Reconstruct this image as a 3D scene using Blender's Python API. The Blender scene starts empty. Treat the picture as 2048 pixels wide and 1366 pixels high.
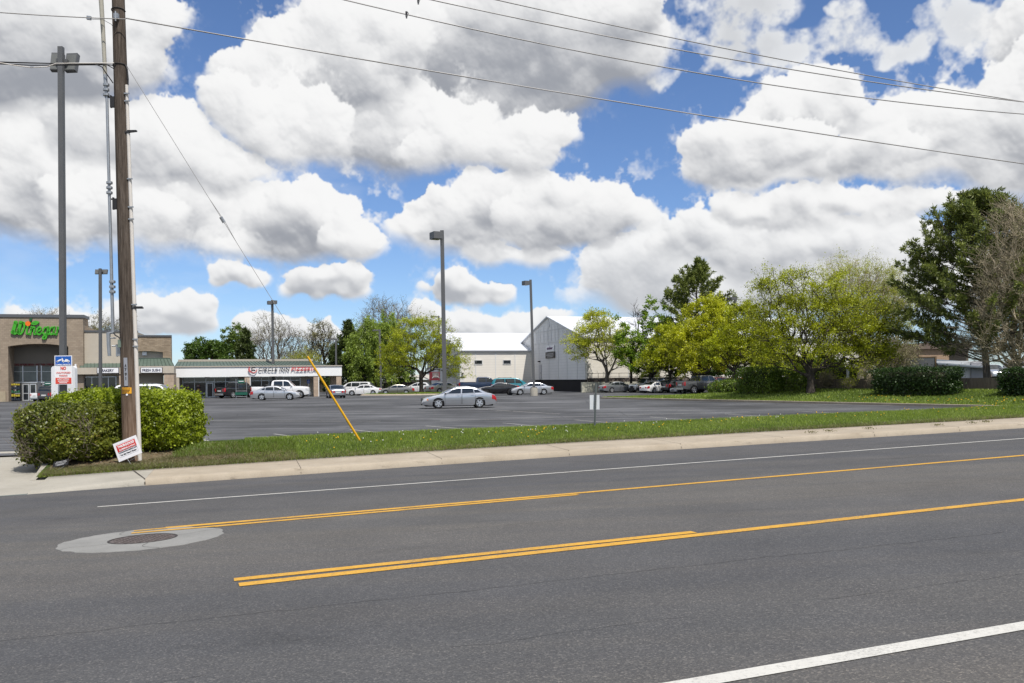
import bpy, math, random
import numpy as np
from mathutils import Vector, Matrix
PI = math.pi; R = math.radians
SC = bpy.context.scene; COL = SC.collection

# ------------------------------------------------------------------ camera, sky, sun, exposure
CZ, FPX, CX, HY, ROLL = 1.95, 1750.0, 1024.0, 757.0, 0.011
cam = bpy.data.objects.new('camera', bpy.data.cameras.new('camera')); COL.objects.link(cam)
cam.data.sensor_width = 36; cam.data.lens = 36*FPX/2048; cam.data.shift_y = (HY-683)/2048
cam.data.clip_start = .1; cam.data.clip_end = 6000
cam.matrix_world = Matrix.Translation((0, 0, CZ)) @ Matrix.Rotation(PI/2, 4, 'X') @ Matrix.Rotation(-ROLL, 4, 'Z')
SC.camera = cam
SC.view_settings.view_transform = 'Standard'; SC.view_settings.look = 'None'
SC.view_settings.exposure = 0.0; SC.view_settings.gamma = 1; SC.view_settings.use_curve_mapping = False
SC.render.film_transparent = False
try:
    SC.cycles.use_denoising = True; SC.cycles.max_bounces = 5; SC.cycles.diffuse_bounces = 3
    SC.cycles.transparent_max_bounces = 6; SC.cycles.transmission_bounces = 4; SC.cycles.caustics_reflective = False
except Exception: pass
SUN_EL, SUN_AZ = R(60), R(31)         # high, from behind the camera's right shoulder
SDIR = Vector((math.sin(SUN_AZ)*math.cos(SUN_EL), -math.cos(SUN_AZ)*math.cos(SUN_EL), math.sin(SUN_EL)))
sun = bpy.data.objects.new('sun', bpy.data.lights.new('sun', 'SUN')); COL.objects.link(sun)
sun.data.energy = 4.9; sun.data.angle = R(.55); sun.data.color = (1, .955, .89)
sun.rotation_euler = SDIR.to_track_quat('Z', 'Y').to_euler()
def make_sky(W=2400, H=900, seed=5):
    """cloud layer on the dome: azimuth -60..60 deg, elevation 0..45 deg, 20 px per degree"""
    PD = W/120.0
    rng = np.random.RandomState(seed)
    def blur(a, s):
        # separable gaussian by repeated box filters
        r = max(1, int(s*0.94))
        for ax in (0, 1):
            for _ in range(3):
                c = np.cumsum(np.concatenate([np.repeat(a.take([0], ax), r+1, ax), a, np.repeat(a.take([-1], ax), r, ax)], ax), axis=ax)
                n = a.shape[ax]
                hi = c.take(range(2*r+1, 2*r+1+n), ax); lo = c.take(range(0, n), ax)
                a = ((hi-lo)/(2*r+1)).astype(np.float32)
        return a
    def vnoise(cell, sx=1.0):
        gw, gh = int(W/(cell*sx))+4, int(H/cell)+4
        g = rng.rand(gh, gw).astype(np.float32)
        x = np.arange(W)/(cell*sx); y = np.arange(H)/cell
        xi = x.astype(int); yi = y.astype(int)
        fx = x-xi; fy = y-yi
        fx = (fx*fx*fx*(fx*(fx*6-15)+10)).astype(np.float32); fy = (fy*fy*fy*(fy*(fy*6-15)+10)).astype(np.float32)
        a = g[yi][:, xi]; b = g[yi][:, xi+1]; c = g[yi+1][:, xi]; d = g[yi+1][:, xi+1]
        fx = fx[None, :]; fy = fy[:, None]
        return a+(b-a)*fx+(c-a)*fy+(a-b-c+d)*fx*fy
    def fbm(cell, oct=5, gain=.5, sx=1.0):
        t = 0; amp = 1; s = 0
        for i in range(oct):
            if cell < 1.5: break
            t = t+amp*(vnoise(cell, sx)-.5)*2; s += amp; amp *= gain; cell *= .5
        return t/s
    # photo pixel -> dome pixel
    def P(x, y):
        az = math.atan((x-1024)/1750.0); el = math.atan((757-y)/1750.0*math.cos(az))
        return W/2+math.degrees(az)*PD, math.degrees(el)*PD
    # clouds, far ones first: (x, y, rx, ry) ellipses in units of the photograph, base fade, greyness
    far, mid, near = [], [], []
    far += [([(120,640,90,26),(60,632,40,20),(320,625,105,42),(390,612,50,30),(290,610,40,30),(350,650,90,22)],.25,1.1),
            ([(500,640,48,30),(545,650,70,22),(640,660,60,24),(700,670,60,16)],.25,1.0),
            ([(860,625,50,26),(960,655,95,28),(1060,650,60,30),(1100,640,50,24),(900,650,60,24)],.3,1.1),
            ([(1140,600,36,18),(1240,560,70,66),(1300,540,90,70),(1380,600,120,50),(1470,590,120,60),(1600,570,130,80),(1750,560,130,80),(1900,570,100,70),(1220,610,70,40)],.45,1.5)]
    mid += [([(470,543,58,24),(440,560,30,14),(500,548,40,20)],.15,.7),
            ([(650,560,84,36),(710,540,46,26),(600,570,40,20),(690,585,50,14)],.3,1.0),
            ([(915,565,42,34),(985,585,44,24),(850,570,22,10),(940,595,70,18),(1000,600,30,12)],.35,1.1),
            ([(980,508,60,22),(1090,515,60,24),(1030,520,90,20)],.6,.8),
            ([(1420,470,110,50),(1550,480,130,50),(1700,500,130,50),(1820,480,90,40),(1480,520,150,50),(1330,510,50,36)],.55,1.4)]
    near += [([(1000,420,130,66),(900,415,90,52),(820,450,54,36),(1000,480,220,34),(900,500,80,20)],.45,.8),
             ([(1110,440,120,58),(1210,440,84,56),(1060,400,60,40),(1090,510,60,20),(1130,480,110,34)],.45,.75),
             ([(1560,440,120,30),(1860,410,70,26),(1760,425,140,36)],.5,.5),
             ([(1600,425,190,44),(1480,405,60,24)],.5,.75),
             ([(380,400,120,70),(460,430,120,66),(330,470,100,40),(540,440,110,66)],.4,.9),
             ([(640,430,110,76),(600,375,66,26),(560,490,160,34),(540,420,60,40)],.4,1.0),
             ([(700,470,60,44),(720,490,60,24),(680,440,40,30)],.4,.45),
             ([(60,300,170,90),(100,400,190,70),(30,460,60,26),(180,470,110,24),(-60,350,120,100)],.4,1.0),
             ([(260,430,150,50),(200,380,120,60)],.4,.8),
             ([(300,280,150,80),(420,330,110,50),(360,220,50,40),(440,310,66,34),(520,340,70,18),(220,260,110,60)],.4,.75),
             ([(1850,270,140,60),(1960,240,110,70),(2030,190,60,50),(1950,320,140,50),(2050,330,120,60),(2130,250,120,110),(1740,310,130,50)],.4,.85),
             ([(1640,350,190,34),(1720,310,130,50)],.4,.9),
             ([(1660,220,110,56),(1600,170,52,34),(1560,240,60,50),(1740,250,70,26)],.4,.6),
             ([(1460,300,84,54),(1420,340,56,30),(1560,300,130,56),(1500,345,110,30)],.4,.8),
             ([(100,60,210,110),(285,60,90,66),(235,140,105,50),(60,160,160,60),(-60,60,140,140),(350,14,60,40),(160,20,180,60)],.35,1.25),
             ([(900,70,230,120),(1130,70,170,120),(1230,60,80,100),(1000,180,210,90),(1230,130,80,60)],.4,1.3),
             ([(760,300,130,34),(820,250,200,80),(700,250,180,60)],.4,1.25),
             ([(700,100,170,90),(780,40,120,60),(620,50,70,44),(560,160,120,90),(520,90,66,50),(640,180,120,60)],.4,.75),
             ([(560,240,130,70),(480,200,70,64),(620,280,90,40)],.4,.9),
             ([(1060,300,96,60),(930,290,110,56),(1110,260,60,50),(840,310,60,30)],.4,.55)]
    wisp = [(1420,30,80,40),(1500,20,90,40),(1440,90,100,40),(1380,85,50,25),(1560,110,110,30),(1720,70,74,46),(1790,100,70,34),(1680,110,60,22),(1840,80,50,26),(1690,20,36,18),(1980,90,60,36),(2030,70,40,30),(1940,40,40,30),(1400,150,60,14),(1330,165,40,20),(1480,130,80,25),(1850,30,60,20)]
    # the rest of the dome, beyond the photograph
    for k in range(14):
        az = rng.uniform(41, 60)*(1 if k % 2 else -1); el = rng.uniform(3, 24)
        s = 3+el*.4
        L = []
        x0 = 1024+1750*math.tan(math.radians(az)); y0 = 757-1750*math.tan(math.radians(el))/math.cos(math.radians(az)); s *= 30
        for j in range(7): L.append((x0+rng.normal()*s*.9, y0+rng.normal()*s*.22, s*rng.uniform(.4, .9), s*rng.uniform(.25, .45)))
        near.insert(0, (L, .45, .9))
    for k in range(14):
        az = rng.uniform(-60, 60); el = rng.uniform(28, 45); s = 150
        L = []
        x0 = az; y0 = el
        for j in range(7): L.append(('d', az+rng.normal()*4, el+rng.normal()*1.6, rng.uniform(2, 6), rng.uniform(1.2, 2.6)))
        near.insert(0, (L, .4, 1.0))
    yy, xx = np.mgrid[0:H, 0:W].astype(np.float32)
    w1x, w1y = fbm(60, 5, .55), fbm(60, 5, .55)
    w2x, w2y = fbm(16, 4, .65), fbm(16, 4, .65); w3x, w3y = fbm(6, 2, .7), fbm(6, 2, .7)
    bil = 1-np.abs(fbm(46, 6, .58))*2.2
    soft = fbm(120, 5, .55, 1.5); ragf = fbm(30, 6, .66)
    col = np.zeros((H, W, 3), np.float32); alpha = np.zeros((H, W), np.float32)
    Ldir = np.array([.34, .80, .50])
    white = np.array([1.0, 1.0, 1.0]); grey = np.array([.37, .39, .435])
    def cloud(ells, fade, greyness, far_f):
        nonlocal col, alpha
        E = []
        for e in ells:
            if e[0] == 'd':
                cx, cy, rx, ry = W/2+e[1]*PD, e[2]*PD, e[3]*PD, e[4]*PD
            else:
                cx, cy = P(e[0], e[1]); k = PD*57.3/1750*math.cos(math.atan((e[0]-1024)/1750))
                rx, ry = e[2]*k, e[3]*k
            E.append((cx, cy, rx, ry))
        x0 = int(max(0, min(c[0]-c[2] for c in E)-60)); x1 = int(min(W, max(c[0]+c[2] for c in E)+60))
        y0 = int(max(0, min(c[1]-c[3] for c in E)-50)); y1 = int(min(H, max(c[1]+c[3] for c in E)+50))
        if x1-x0 < 8 or y1-y0 < 8: return
        sl = (slice(y0, y1), slice(x0, x1))
        sc = min(1.0, np.mean([c[3] for c in E])/40)
        wx = xx[sl]+w1x[sl]*34*sc+w2x[sl]*13*sc+w3x[sl]*4; wy = yy[sl]+w1y[sl]*26*sc+w2y[sl]*11*sc+w3y[sl]*4
        Hh = np.zeros(wx.shape, np.float32)-9
        puffs = []
        for cx, cy, rx, ry in E:
            puffs.append((cx, cy, rx*.9, ry*.9, 0.0, 1))
            n = int(10+rx*ry/90)
            for _ in range(min(n, 120)):
                a = rng.uniform(0, 2*math.pi); q = math.sqrt(rng.rand())
                px, py = cx+rx*q*math.cos(a)*.92, cy+ry*q*math.sin(a)*.92
                r = ry*(.16+.42*rng.rand()**2.2)
                zb = math.sqrt(max(0, 1-q*q))*ry*.75
                puffs.append((px, py, r*1.12, r, zb, 0))
        for (px, py, rx, ry, zb, big) in list(puffs):
            if big or py < min(c[1] for c in E)-4: continue
            for _ in range(5):
                a = rng.uniform(-.35, math.pi+.35); r = ry*rng.uniform(.16, .42)
                puffs.append((px+rx*math.cos(a)*.9, py+ry*math.sin(a)*.9, r*1.1, r, zb+ry*.15, 0))
        for px, py, rx, ry, zb, big in puffs:
            m = 46
            a0, a1 = int(px-rx-m-x0), int(px+rx+m-x0); b0, b1 = int(py-ry-m-y0), int(py+ry+m-y0)
            a0 = max(a0, 0); b0 = max(b0, 0); a1 = min(a1, x1-x0); b1 = min(b1, y1-y0)
            if a1 <= a0 or b1 <= b0: continue
            s2 = (slice(b0, b1), slice(a0, a1))
            d = 1-((wx[s2]-px)/rx)**2-((wy[s2]-py)/ry)**2
            h = np.where(d > 0, np.sqrt(np.maximum(d, 0))*ry*(.75 if big else 1)+zb, -9)
            Hh[s2] = np.maximum(Hh[s2], h)
        # coverage: soft towards the base, crisp at the top
        inside = (Hh > -5).astype(np.float32)
        Hc = np.maximum(Hh, 0)
        Hs = blur(Hc, 1.2)+bil[sl]*3.0*sc*inside
        a_f = blur(inside, 1.3); a_s = blur(inside, 12*sc)
        ycen = np.array([c[1] for c in E]); ytop = max(c[1]+c[3]*.8 for c in E); ybot = min(c[1]-c[3]*.8 for c in E)
        # height in the local column
        loc = np.clip(blur(inside, 26*sc+4), .02, 1)
        above = np.zeros_like(inside)
        for q in (10, 22, 38, 58, 84, 116):
            qq = max(1, int(q*sc))
            sh = np.zeros_like(inside); sh[:-qq] = inside[qq:] if qq < inside.shape[0] else 0
            above += sh
        above = blur(above/6, 9*sc+2)
        below = np.zeros_like(inside)
        for q in (8, 18, 32, 50):
            qq = max(1, int(q*sc))
            sh = np.zeros_like(inside); sh[qq:] = inside[:-qq]
            below += sh
        below = blur(below/4, 8*sc+2)
        t = np.clip(below*1.6, 0, 1)                      # 0 at the base, 1 well above it
        rag = ragf[sl]*np.clip((1.02-blur(inside, 11*sc+2))*3.2, 0, 1)
        Ft = blur(inside, 6.0*sc+1.5)-.5+rag*(.80+.2*(1-t))
        Fs = blur(inside, 10*sc+2)-.5+rag*.55
        A = np.clip(Ft*t*8+.5, 0, 1)*t+(1-t)*np.clip(Fs*2.6+.45, 0, 1)
        thin = np.clip((blur(inside, 13*sc+3)-.22+rag*1.1)*1.6, 0, .80)*np.clip(w1x[sl]*2.2+.6, 0, 1)
        A = np.maximum(A, thin)
        bl = np.zeros_like(inside)
        for q in (14, 34, 60, 92):
            qq = max(1, int(q*sc*fade*1.6))
            sh = np.zeros_like(inside); sh[qq:] = inside[:-qq]
            bl += sh
        bl = blur(bl/4, 13*sc+2)
        A *= np.clip(.55+loc*1.3, 0, 1)*np.clip(bl*2.4+.10+.35*w1x[sl], .0, 1)
        # shading
        def nl(hh, k):
            gy, gx = np.gradient(hh)
            nx, ny, nz = -gx*k, -gy*k, np.ones_like(hh)
            l = 1/np.sqrt(nx*nx+ny*ny+nz*nz)
            return (nx*Ldir[0]+ny*Ldir[1]+nz*Ldir[2])*l
        n1 = nl(Hs+ragf[sl]*7*sc, .60); n2 = nl(blur(Hc, 7*sc+1), .9); n3 = nl(blur(Hc, 22*sc+2), 1.2)
        lit = .27*n1+.37*n2+.36*n3
        thick = np.clip(blur(Hc, 10*sc+1)/(55*sc), 0, 1)
        dark = np.clip(above*1.05-.14, 0, 1)*greyness*(.45+.55*thick)
        v = .925+.48*(lit-.42)-.66*dark*(1-.45*np.clip(n2, 0, 1))+(.24*soft[sl]+.15*w1y[sl]+.14*ragf[sl])*np.clip(dark*2.4, .25, 1)
        v = np.where(v < .35, .35-.25*np.tanh((.35-v)/.25), v)
        v = np.where(v > .80, .80+.20*np.tanh((v-.80)/.20), v)
        v = v+(1-v)*far_f*.25
        c = grey+(white-grey)*np.clip((v-.12)/.84, 0, 1.03)[..., None]
        c = c*(1-far_f*.12)+np.array([.80, .86, .93])*far_f*.12
        A = A[..., None]
        col[sl] = col[sl]*(1-A)+c*A
        alpha[sl] = alpha[sl]*(1-A[..., 0])+A[..., 0]
    for L in far: cloud(*L, 1.0)
    for L in mid: cloud(*L, .5)
    # thin torn cloud
    F = np.zeros((H, W), np.float32)
    for e in wisp:
        cx, cy = P(e[0], e[1]); rx, ry = e[2]*1.0*PD*57.3/1750*.9, e[3]*PD*57.3/1750*.9
        F = np.maximum(F, 1-((xx-cx+w1x*26)/(rx*1.35))**2-((yy-cy+w1y*20)/(ry*1.35))**2)
    wf = fbm(70, 7, .62, 1.2)
    A = np.clip((F*1.0+2.1*wf+.9*ragf-.14)*.95, 0, .93)*np.clip(F*5+.2, 0, 1)*np.clip(F*3, 0, 1)
    thickw = blur(A, 10)
    c = np.ones((H, W, 3), np.float32)*(.96-.22*np.clip(thickw-.45, 0, 1)-.10*np.clip(-w1y*2, 0, 1))[..., None]*np.array([.97, .985, 1.0])
    col = col*(1-A[..., None])+c*A[..., None]; alpha = alpha*(1-A)+A
    for L in near: cloud(*L, .0)
    # faint cirrus veil
    v = np.clip(fbm(130, 7, .60, 3.0)*1.7-.02, 0, 1)*.36
    col = col+(1-alpha[..., None])*v[..., None]*np.array([.9, .95, 1.0]); alpha = alpha+(1-alpha)*v
    return col, alpha
def build_world():
    col, alpha = make_sky()
    H, W = alpha.shape
    img = bpy.data.images.new('cloud_layer', W, H, alpha=True, float_buffer=True)
    img.colorspace_settings.name = 'Linear Rec.709'
    img.alpha_mode = 'CHANNEL_PACKED'
    px = np.empty((H, W, 4), np.float32); px[..., :3] = col/np.maximum(alpha, 1e-3)[..., None]; px[..., 3] = alpha
    img.pixels.foreach_set(px.ravel()); img.update()
    w = bpy.data.worlds.new('World'); SC.world = w; w.use_nodes = True
    nt = w.node_tree; N = nt.nodes; Lk = nt.links; N.clear()
    def node(t, **k):
        n = N.new(t)
        for a, b in k.items(): setattr(n, a, b)
        return n
    def math_(op, a, b=None, clamp=False):
        n = node('ShaderNodeMath', operation=op, use_clamp=clamp)
        for i, v in enumerate((a, b)):
            if v is None: continue
            if isinstance(v, (int, float)): n.inputs[i].default_value = v
            else: Lk.new(v, n.inputs[i])
        return n.outputs[0]
    tc = node('ShaderNodeTexCoord'); sep = node('ShaderNodeSeparateXYZ'); Lk.new(tc.outputs['Generated'], sep.inputs[0])
    az = math_('ARCTAN2', sep.outputs[0], sep.outputs[1]); el = math_('ARCSINE', sep.outputs[2])
    u = math_('ADD', math_('MULTIPLY', az, 180/PI/120), .5); v = math_('MULTIPLY', el, 180/PI/45)
    cmb = node('ShaderNodeCombineXYZ'); Lk.new(u, cmb.inputs[0]); Lk.new(math_('MAXIMUM', v, 0.001), cmb.inputs[1])
    ti = node('ShaderNodeTexImage', extension='MIRROR', interpolation='Cubic'); ti.image = img; Lk.new(cmb.outputs[0], ti.inputs[0])
    sky = node('ShaderNodeTexSky'); sky.sky_type = 'NISHITA'; sky.sun_disc = False
    sky.sun_elevation = SUN_EL; sky.sun_rotation = PI-SUN_AZ
    sky.air_density = 1.0; sky.dust_density = .6; sky.ozone_density = 2.2; sky.altitude = 1300
    tn = node('ShaderNodeMix', data_type='RGBA', blend_type='MULTIPLY'); tn.inputs[0].default_value = 1; Lk.new(sky.outputs[0], tn.inputs[6]); tn.inputs[7].default_value = (.84, .97, 1.18, 1)
    bg = node('ShaderNodeBackground'); Lk.new(tn.outputs[2], bg.inputs[0]); bg.inputs[1].default_value = SKY_STRENGTH
    bc = node('ShaderNodeBackground'); Lk.new(ti.outputs[0], bc.inputs[0]); bc.inputs[1].default_value = CLOUD_STRENGTH
    mx = node('ShaderNodeMixShader'); Lk.new(ti.outputs[1], mx.inputs[0]); Lk.new(bg.outputs[0], mx.inputs[1]); Lk.new(bc.outputs[0], mx.inputs[2])
    out = node('ShaderNodeOutputWorld'); Lk.new(mx.outputs[0], out.inputs[0])
    w.cycles.sampling_method = 'MANUAL'; w.cycles.sample_map_resolution = 512
SKY_STRENGTH, CLOUD_STRENGTH = .113, .92
build_world()

# ------------------------------------------------------------------ from the photograph to the place
def deroll(px, py):
    dx, dy = px-CX, py-HY
    return dx-ROLL*dy, dy+ROLL*dx
def at(px, py, Y):
    x, y = deroll(px, py)
    return Vector((x/FPX*Y, Y, CZ-y/FPX*Y))
def lot(px, py, z=0.0):
    x, y = deroll(px, py)
    Y = (CZ-z)*FPX/y
    return Vector((x/FPX*Y, Y, z))
RA, RB, RH = .033, -.0243, 1.5
def zroad(X, Y): return CZ+RA*X+RB*Y-RH
def road(px, py, up=0.0):
    x, y = deroll(px, py)
    Y = FPX*(RH-up)/(y+RA*x+RB*FPX)
    return Vector((x/FPX*Y, Y, zroad(x/FPX*Y, Y)+up))
# ------------------------------------------------------------------ materials
MATS = {}
def mat(name, col, rough=.7, metal=0.0, var=0.0, vscale=4.0, bump=0.0, bscale=40.0, spec=.4, stretch=(1, 1, 1), col2=None, coat=0.0, emit=None, detail=4):
    if name in MATS: return MATS[name]
    m = bpy.data.materials.new(name); m.use_nodes = True; MATS[name] = m
    nt = m.node_tree; N = nt.nodes; Lk = nt.links
    b = N['Principled BSDF']
    b.inputs['Base Color'].default_value = (*col, 1); b.inputs['Roughness'].default_value = rough
    b.inputs['Metallic'].default_value = metal; b.inputs['Specular IOR Level'].default_value = spec
    if coat: b.inputs['Coat Weight'].default_value = coat; b.inputs['Coat Roughness'].default_value = .06
    if emit: b.inputs['Emission Color'].default_value = (*emit, 1); b.inputs['Emission Strength'].default_value = 1
    if var or bump or col2:
        tc = N.new('ShaderNodeTexCoord'); mp = N.new('ShaderNodeMapping'); mp.inputs['Scale'].default_value = stretch
        Lk.new(tc.outputs['Object'], mp.inputs[0])
        if var or col2:
            nz = N.new('ShaderNodeTexNoise'); nz.inputs['Scale'].default_value = vscale; nz.inputs['Detail'].default_value = detail; nz.inputs['Roughness'].default_value = .62
            Lk.new(mp.outputs[0], nz.inputs[0])
            cr = N.new('ShaderNodeValToRGB'); cr.color_ramp.elements[0].position = .3; cr.color_ramp.elements[1].position = .7
            c2 = col2 or tuple(min(1, c*(1+var)) for c in col)
            cr.color_ramp.elements[0].color = (*(tuple(c*(1-var) for c in col) if not col2 else col), 1)
            cr.color_ramp.elements[1].color = (*c2, 1)
            Lk.new(nz.outputs[0], cr.inputs[0]); Lk.new(cr.outputs[0], b.inputs['Base Color'])
        if bump:
            nb = N.new('ShaderNodeTexNoise'); nb.inputs['Scale'].default_value = bscale; nb.inputs['Detail'].default_value = 3
            Lk.new(mp.outputs[0], nb.inputs[0])
            bp = N.new('ShaderNodeBump'); bp.inputs['Strength'].default_value = bump; bp.inputs['Distance'].default_value = .02
            Lk.new(nb.outputs[0], bp.inputs['Height']); Lk.new(bp.outputs[0], b.inputs['Normal'])
    return m
class NG:
    """small helper to write node materials"""
    def __init__(s, name):
        s.m = bpy.data.materials.new(name); s.m.use_nodes = True; MATS[name] = s.m
        s.N = s.m.node_tree.nodes; s.L = s.m.node_tree.links; s.b = s.N['Principled BSDF']
        s.tc = s.N.new('ShaderNodeTexCoord'); s.obj = s.tc.outputs['Object']
    def mapping(s, rot=0, scale=(1, 1, 1), loc=(0, 0, 0)):
        n = s.N.new('ShaderNodeMapping'); n.inputs['Rotation'].default_value = (0, 0, rot); n.inputs['Scale'].default_value = scale; n.inputs['Location'].default_value = loc
        s.L.new(s.obj, n.inputs[0]); return n.outputs[0]
    def noise(s, vec, scale, detail=4, rough=.6):
        n = s.N.new('ShaderNodeTexNoise'); n.inputs['Scale'].default_value = scale; n.inputs['Detail'].default_value = detail; n.inputs['Roughness'].default_value = rough
        s.L.new(vec, n.inputs[0]); return n.outputs[0]
    def voronoi(s, vec, scale, feature='F1', out=0):
        n = s.N.new('ShaderNodeTexVoronoi'); n.feature = feature; n.inputs['Scale'].default_value = scale
        s.L.new(vec, n.inputs[0]); return n.outputs[out]
    def ramp(s, v, stops):
        n = s.N.new('ShaderNodeValToRGB'); e = n.color_ramp.elements
        while len(e) < len(stops): e.new(.5)
        for el, (p, c) in zip(e, stops):
            el.position = p; el.color = (*c, 1) if len(c) == 3 else (c[0],)*3+(1,)
        s.L.new(v, n.inputs[0]); return n.outputs[0]
    def mix(s, f, a, b, mode='MIX'):
        n = s.N.new('ShaderNodeMix'); n.data_type = 'RGBA'; n.blend_type = mode
        for i, v in ((0, f), (6, a), (7, b)):
            if hasattr(v, 'is_linked'): s.L.new(v, n.inputs[i])
            elif i == 0: n.inputs[0].default_value = v
            else: n.inputs[i].default_value = (*v, 1)
        return n.outputs[2]
    def math(s, op, a, b=0.0, clamp=False):
        n = s.N.new('ShaderNodeMath'); n.operation = op; n.use_clamp = clamp
        for i, v in enumerate((a, b)):
            if hasattr(v, 'is_linked'): s.L.new(v, n.inputs[i])
            else: n.inputs[i].default_value = v
        return n.outputs[0]
    def xyz(s, vec):
        n = s.N.new('ShaderNodeSeparateXYZ'); s.L.new(vec, n.inputs[0]); return n.outputs
    def bump(s, h, strength, dist=.01):
        n = s.N.new('ShaderNodeBump'); n.inputs['Strength'].default_value = strength; n.inputs['Distance'].default_value = dist
        s.L.new(h, n.inputs['Height']); s.L.new(n.outputs[0], s.b.inputs['Normal'])
    def done(s, col, rough=.8, spec=.3):
        s.L.new(col, s.b.inputs['Base Color'])
        if hasattr(rough, 'is_linked'): s.L.new(rough, s.b.inputs['Roughness'])
        else: s.b.inputs['Roughness'].default_value = rough
        s.b.inputs['Specular IOR Level'].default_value = spec
        return s.m
# ------------------------------------------------------------------ mesh helpers
def tag(o, label=None, cat=None, group=None, kind=None):
    if label: o['label'] = label
    if cat: o['category'] = cat
    if group: o['group'] = group
    if kind: o['kind'] = kind
    return o
def thing(name, label, cat, loc=(0, 0, 0), rz=0.0, group=None):
    o = bpy.data.objects.new(name, None); COL.objects.link(o); o.empty_display_size = .2
    o.location = loc; o.rotation_euler = (0, 0, rz)
    return tag(o, label, cat, group)
class MB:
    def __init__(s): s.v = []; s.f = []; s.mi = []; s.cur = 0
    def add(s, V, F):
        n = len(s.v); s.v += [tuple(p) for p in V]; s.f += [tuple(i+n for i in f) for f in F]; s.mi += [s.cur]*len(F); return s
    def box(s, c, d, rz=0.0, rx=0.0, ry=0.0):
        M = Matrix.Translation(c) @ Matrix.Rotation(rz, 4, 'Z') @ Matrix.Rotation(ry, 4, 'Y') @ Matrix.Rotation(rx, 4, 'X')
        V = [M @ Vector((d[0]/2*a, d[1]/2*b, d[2]/2*e)) for e in (-1, 1) for b in (-1, 1) for a in (-1, 1)]
        return s.add(V, [(0, 2, 3, 1), (4, 5, 7, 6), (0, 1, 5, 4), (2, 6, 7, 3), (0, 4, 6, 2), (1, 3, 7, 5)])
    def bx(s, x0, x1, y0, y1, z0, z1): return s.box(((x0+x1)/2, (y0+y1)/2, (z0+z1)/2), (abs(x1-x0), abs(y1-y0), abs(z1-z0)))
    def quad(s, a, b, c, d): return s.add([a, b, c, d], [(0, 1, 2, 3)])
    def poly(s, P): return s.add(P, [tuple(range(len(P)))])
    def prism(s, P, off):
        """polygon P (3-D points) pushed along the vector off"""
        n = len(P); off = Vector(off); Q = [Vector(p)+off for p in P]
        return s.add(list(P)+Q, [tuple(range(n))[::-1], tuple(range(n, 2*n))]+[(i, (i+1) % n, n+(i+1) % n, n+i) for i in range(n)])
    def tube(s, P, r, n=8, cap=True):
        P = [Vector(p) for p in P]; m = len(P)
        if not hasattr(r, '__len__'): r = [r]*m
        V = []; up = None
        for i, p in enumerate(P):
            t = (P[min(i+1, m-1)]-P[max(i-1, 0)]).normalized()
            if up is None: up = Vector((0, 0, 1)) if abs(t.z) < .9 else Vector((1, 0, 0))
            a = t.cross(up).normalized(); b = t.cross(a).normalized(); up = -b if False else up
            for k in range(n):
                th = 2*PI*k/n; V.append(p+(a*math.cos(th)+b*math.sin(th))*r[i])
        F = [(i*n+k, i*n+(k+1) % n, (i+1)*n+(k+1) % n, (i+1)*n+k) for i in range(m-1) for k in range(n)]
        if cap: F += [tuple(range(n))[::-1], tuple(range((m-1)*n, m*n))]
        return s.add(V, F)
    def lathe(s, prof, n=16, M=None):
        """profile of (radius, z) turned about z"""
        V = []; m = len(prof)
        for (r, z) in prof:
            for k in range(n):
                p = Vector((r*math.cos(2*PI*k/n), r*math.sin(2*PI*k/n), z)); V.append(M @ p if M else p)
        F = [(i*n+k, i*n+(k+1) % n, (i+1)*n+(k+1) % n, (i+1)*n+k) for i in range(m-1) for k in range(n)]
        F += [tuple(range(n))[::-1], tuple(range((m-1)*n, m*n))]
        return s.add(V, F)
    def build(s, name, mats, parent=None, smooth=None, loc=None):
        me = bpy.data.meshes.new(name); me.from_pydata(s.v, [], s.f); me.update()
        if not isinstance(mats, (list, tuple)): mats = [mats]
        for m in mats: me.materials.append(m)
        if len(mats) > 1: me.polygons.foreach_set('material_index', s.mi)
        if smooth is not None:
            me.polygons.foreach_set('use_smooth', [True]*len(me.polygons)); me.set_sharp_from_angle(angle=R(smooth))
        return link(name, me, parent, loc)
def link(name, me, parent=None, loc=None):
    o = bpy.data.objects.new(name, me); COL.objects.link(o)
    if parent is not None: o.parent = parent
    if loc is not None: o.location = loc
    return o
def npmesh(name, V, F, mats, parent=None, smooth=False, mi=None):
    """mesh from numpy arrays, F of shape (n, 3) or (n, 4)"""
    me = bpy.data.meshes.new(name); V = np.ascontiguousarray(V, np.float32); F = np.ascontiguousarray(F, np.int32); n, k = F.shape
    me.vertices.add(len(V)); me.vertices.foreach_set('co', V.ravel())
    me.loops.add(n*k); me.loops.foreach_set('vertex_index', F.ravel())
    me.polygons.add(n); me.polygons.foreach_set('loop_start', np.arange(0, n*k, k, dtype=np.int32))
    if smooth: me.polygons.foreach_set('use_smooth', np.ones(n, bool))
    if not isinstance(mats, (list, tuple)): mats = [mats]
    for m in mats: me.materials.append(m)
    if mi is not None: me.polygons.foreach_set('material_index', np.ascontiguousarray(mi, np.int32))
    me.update(calc_edges=True)
    return link(name, me, parent)
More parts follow.
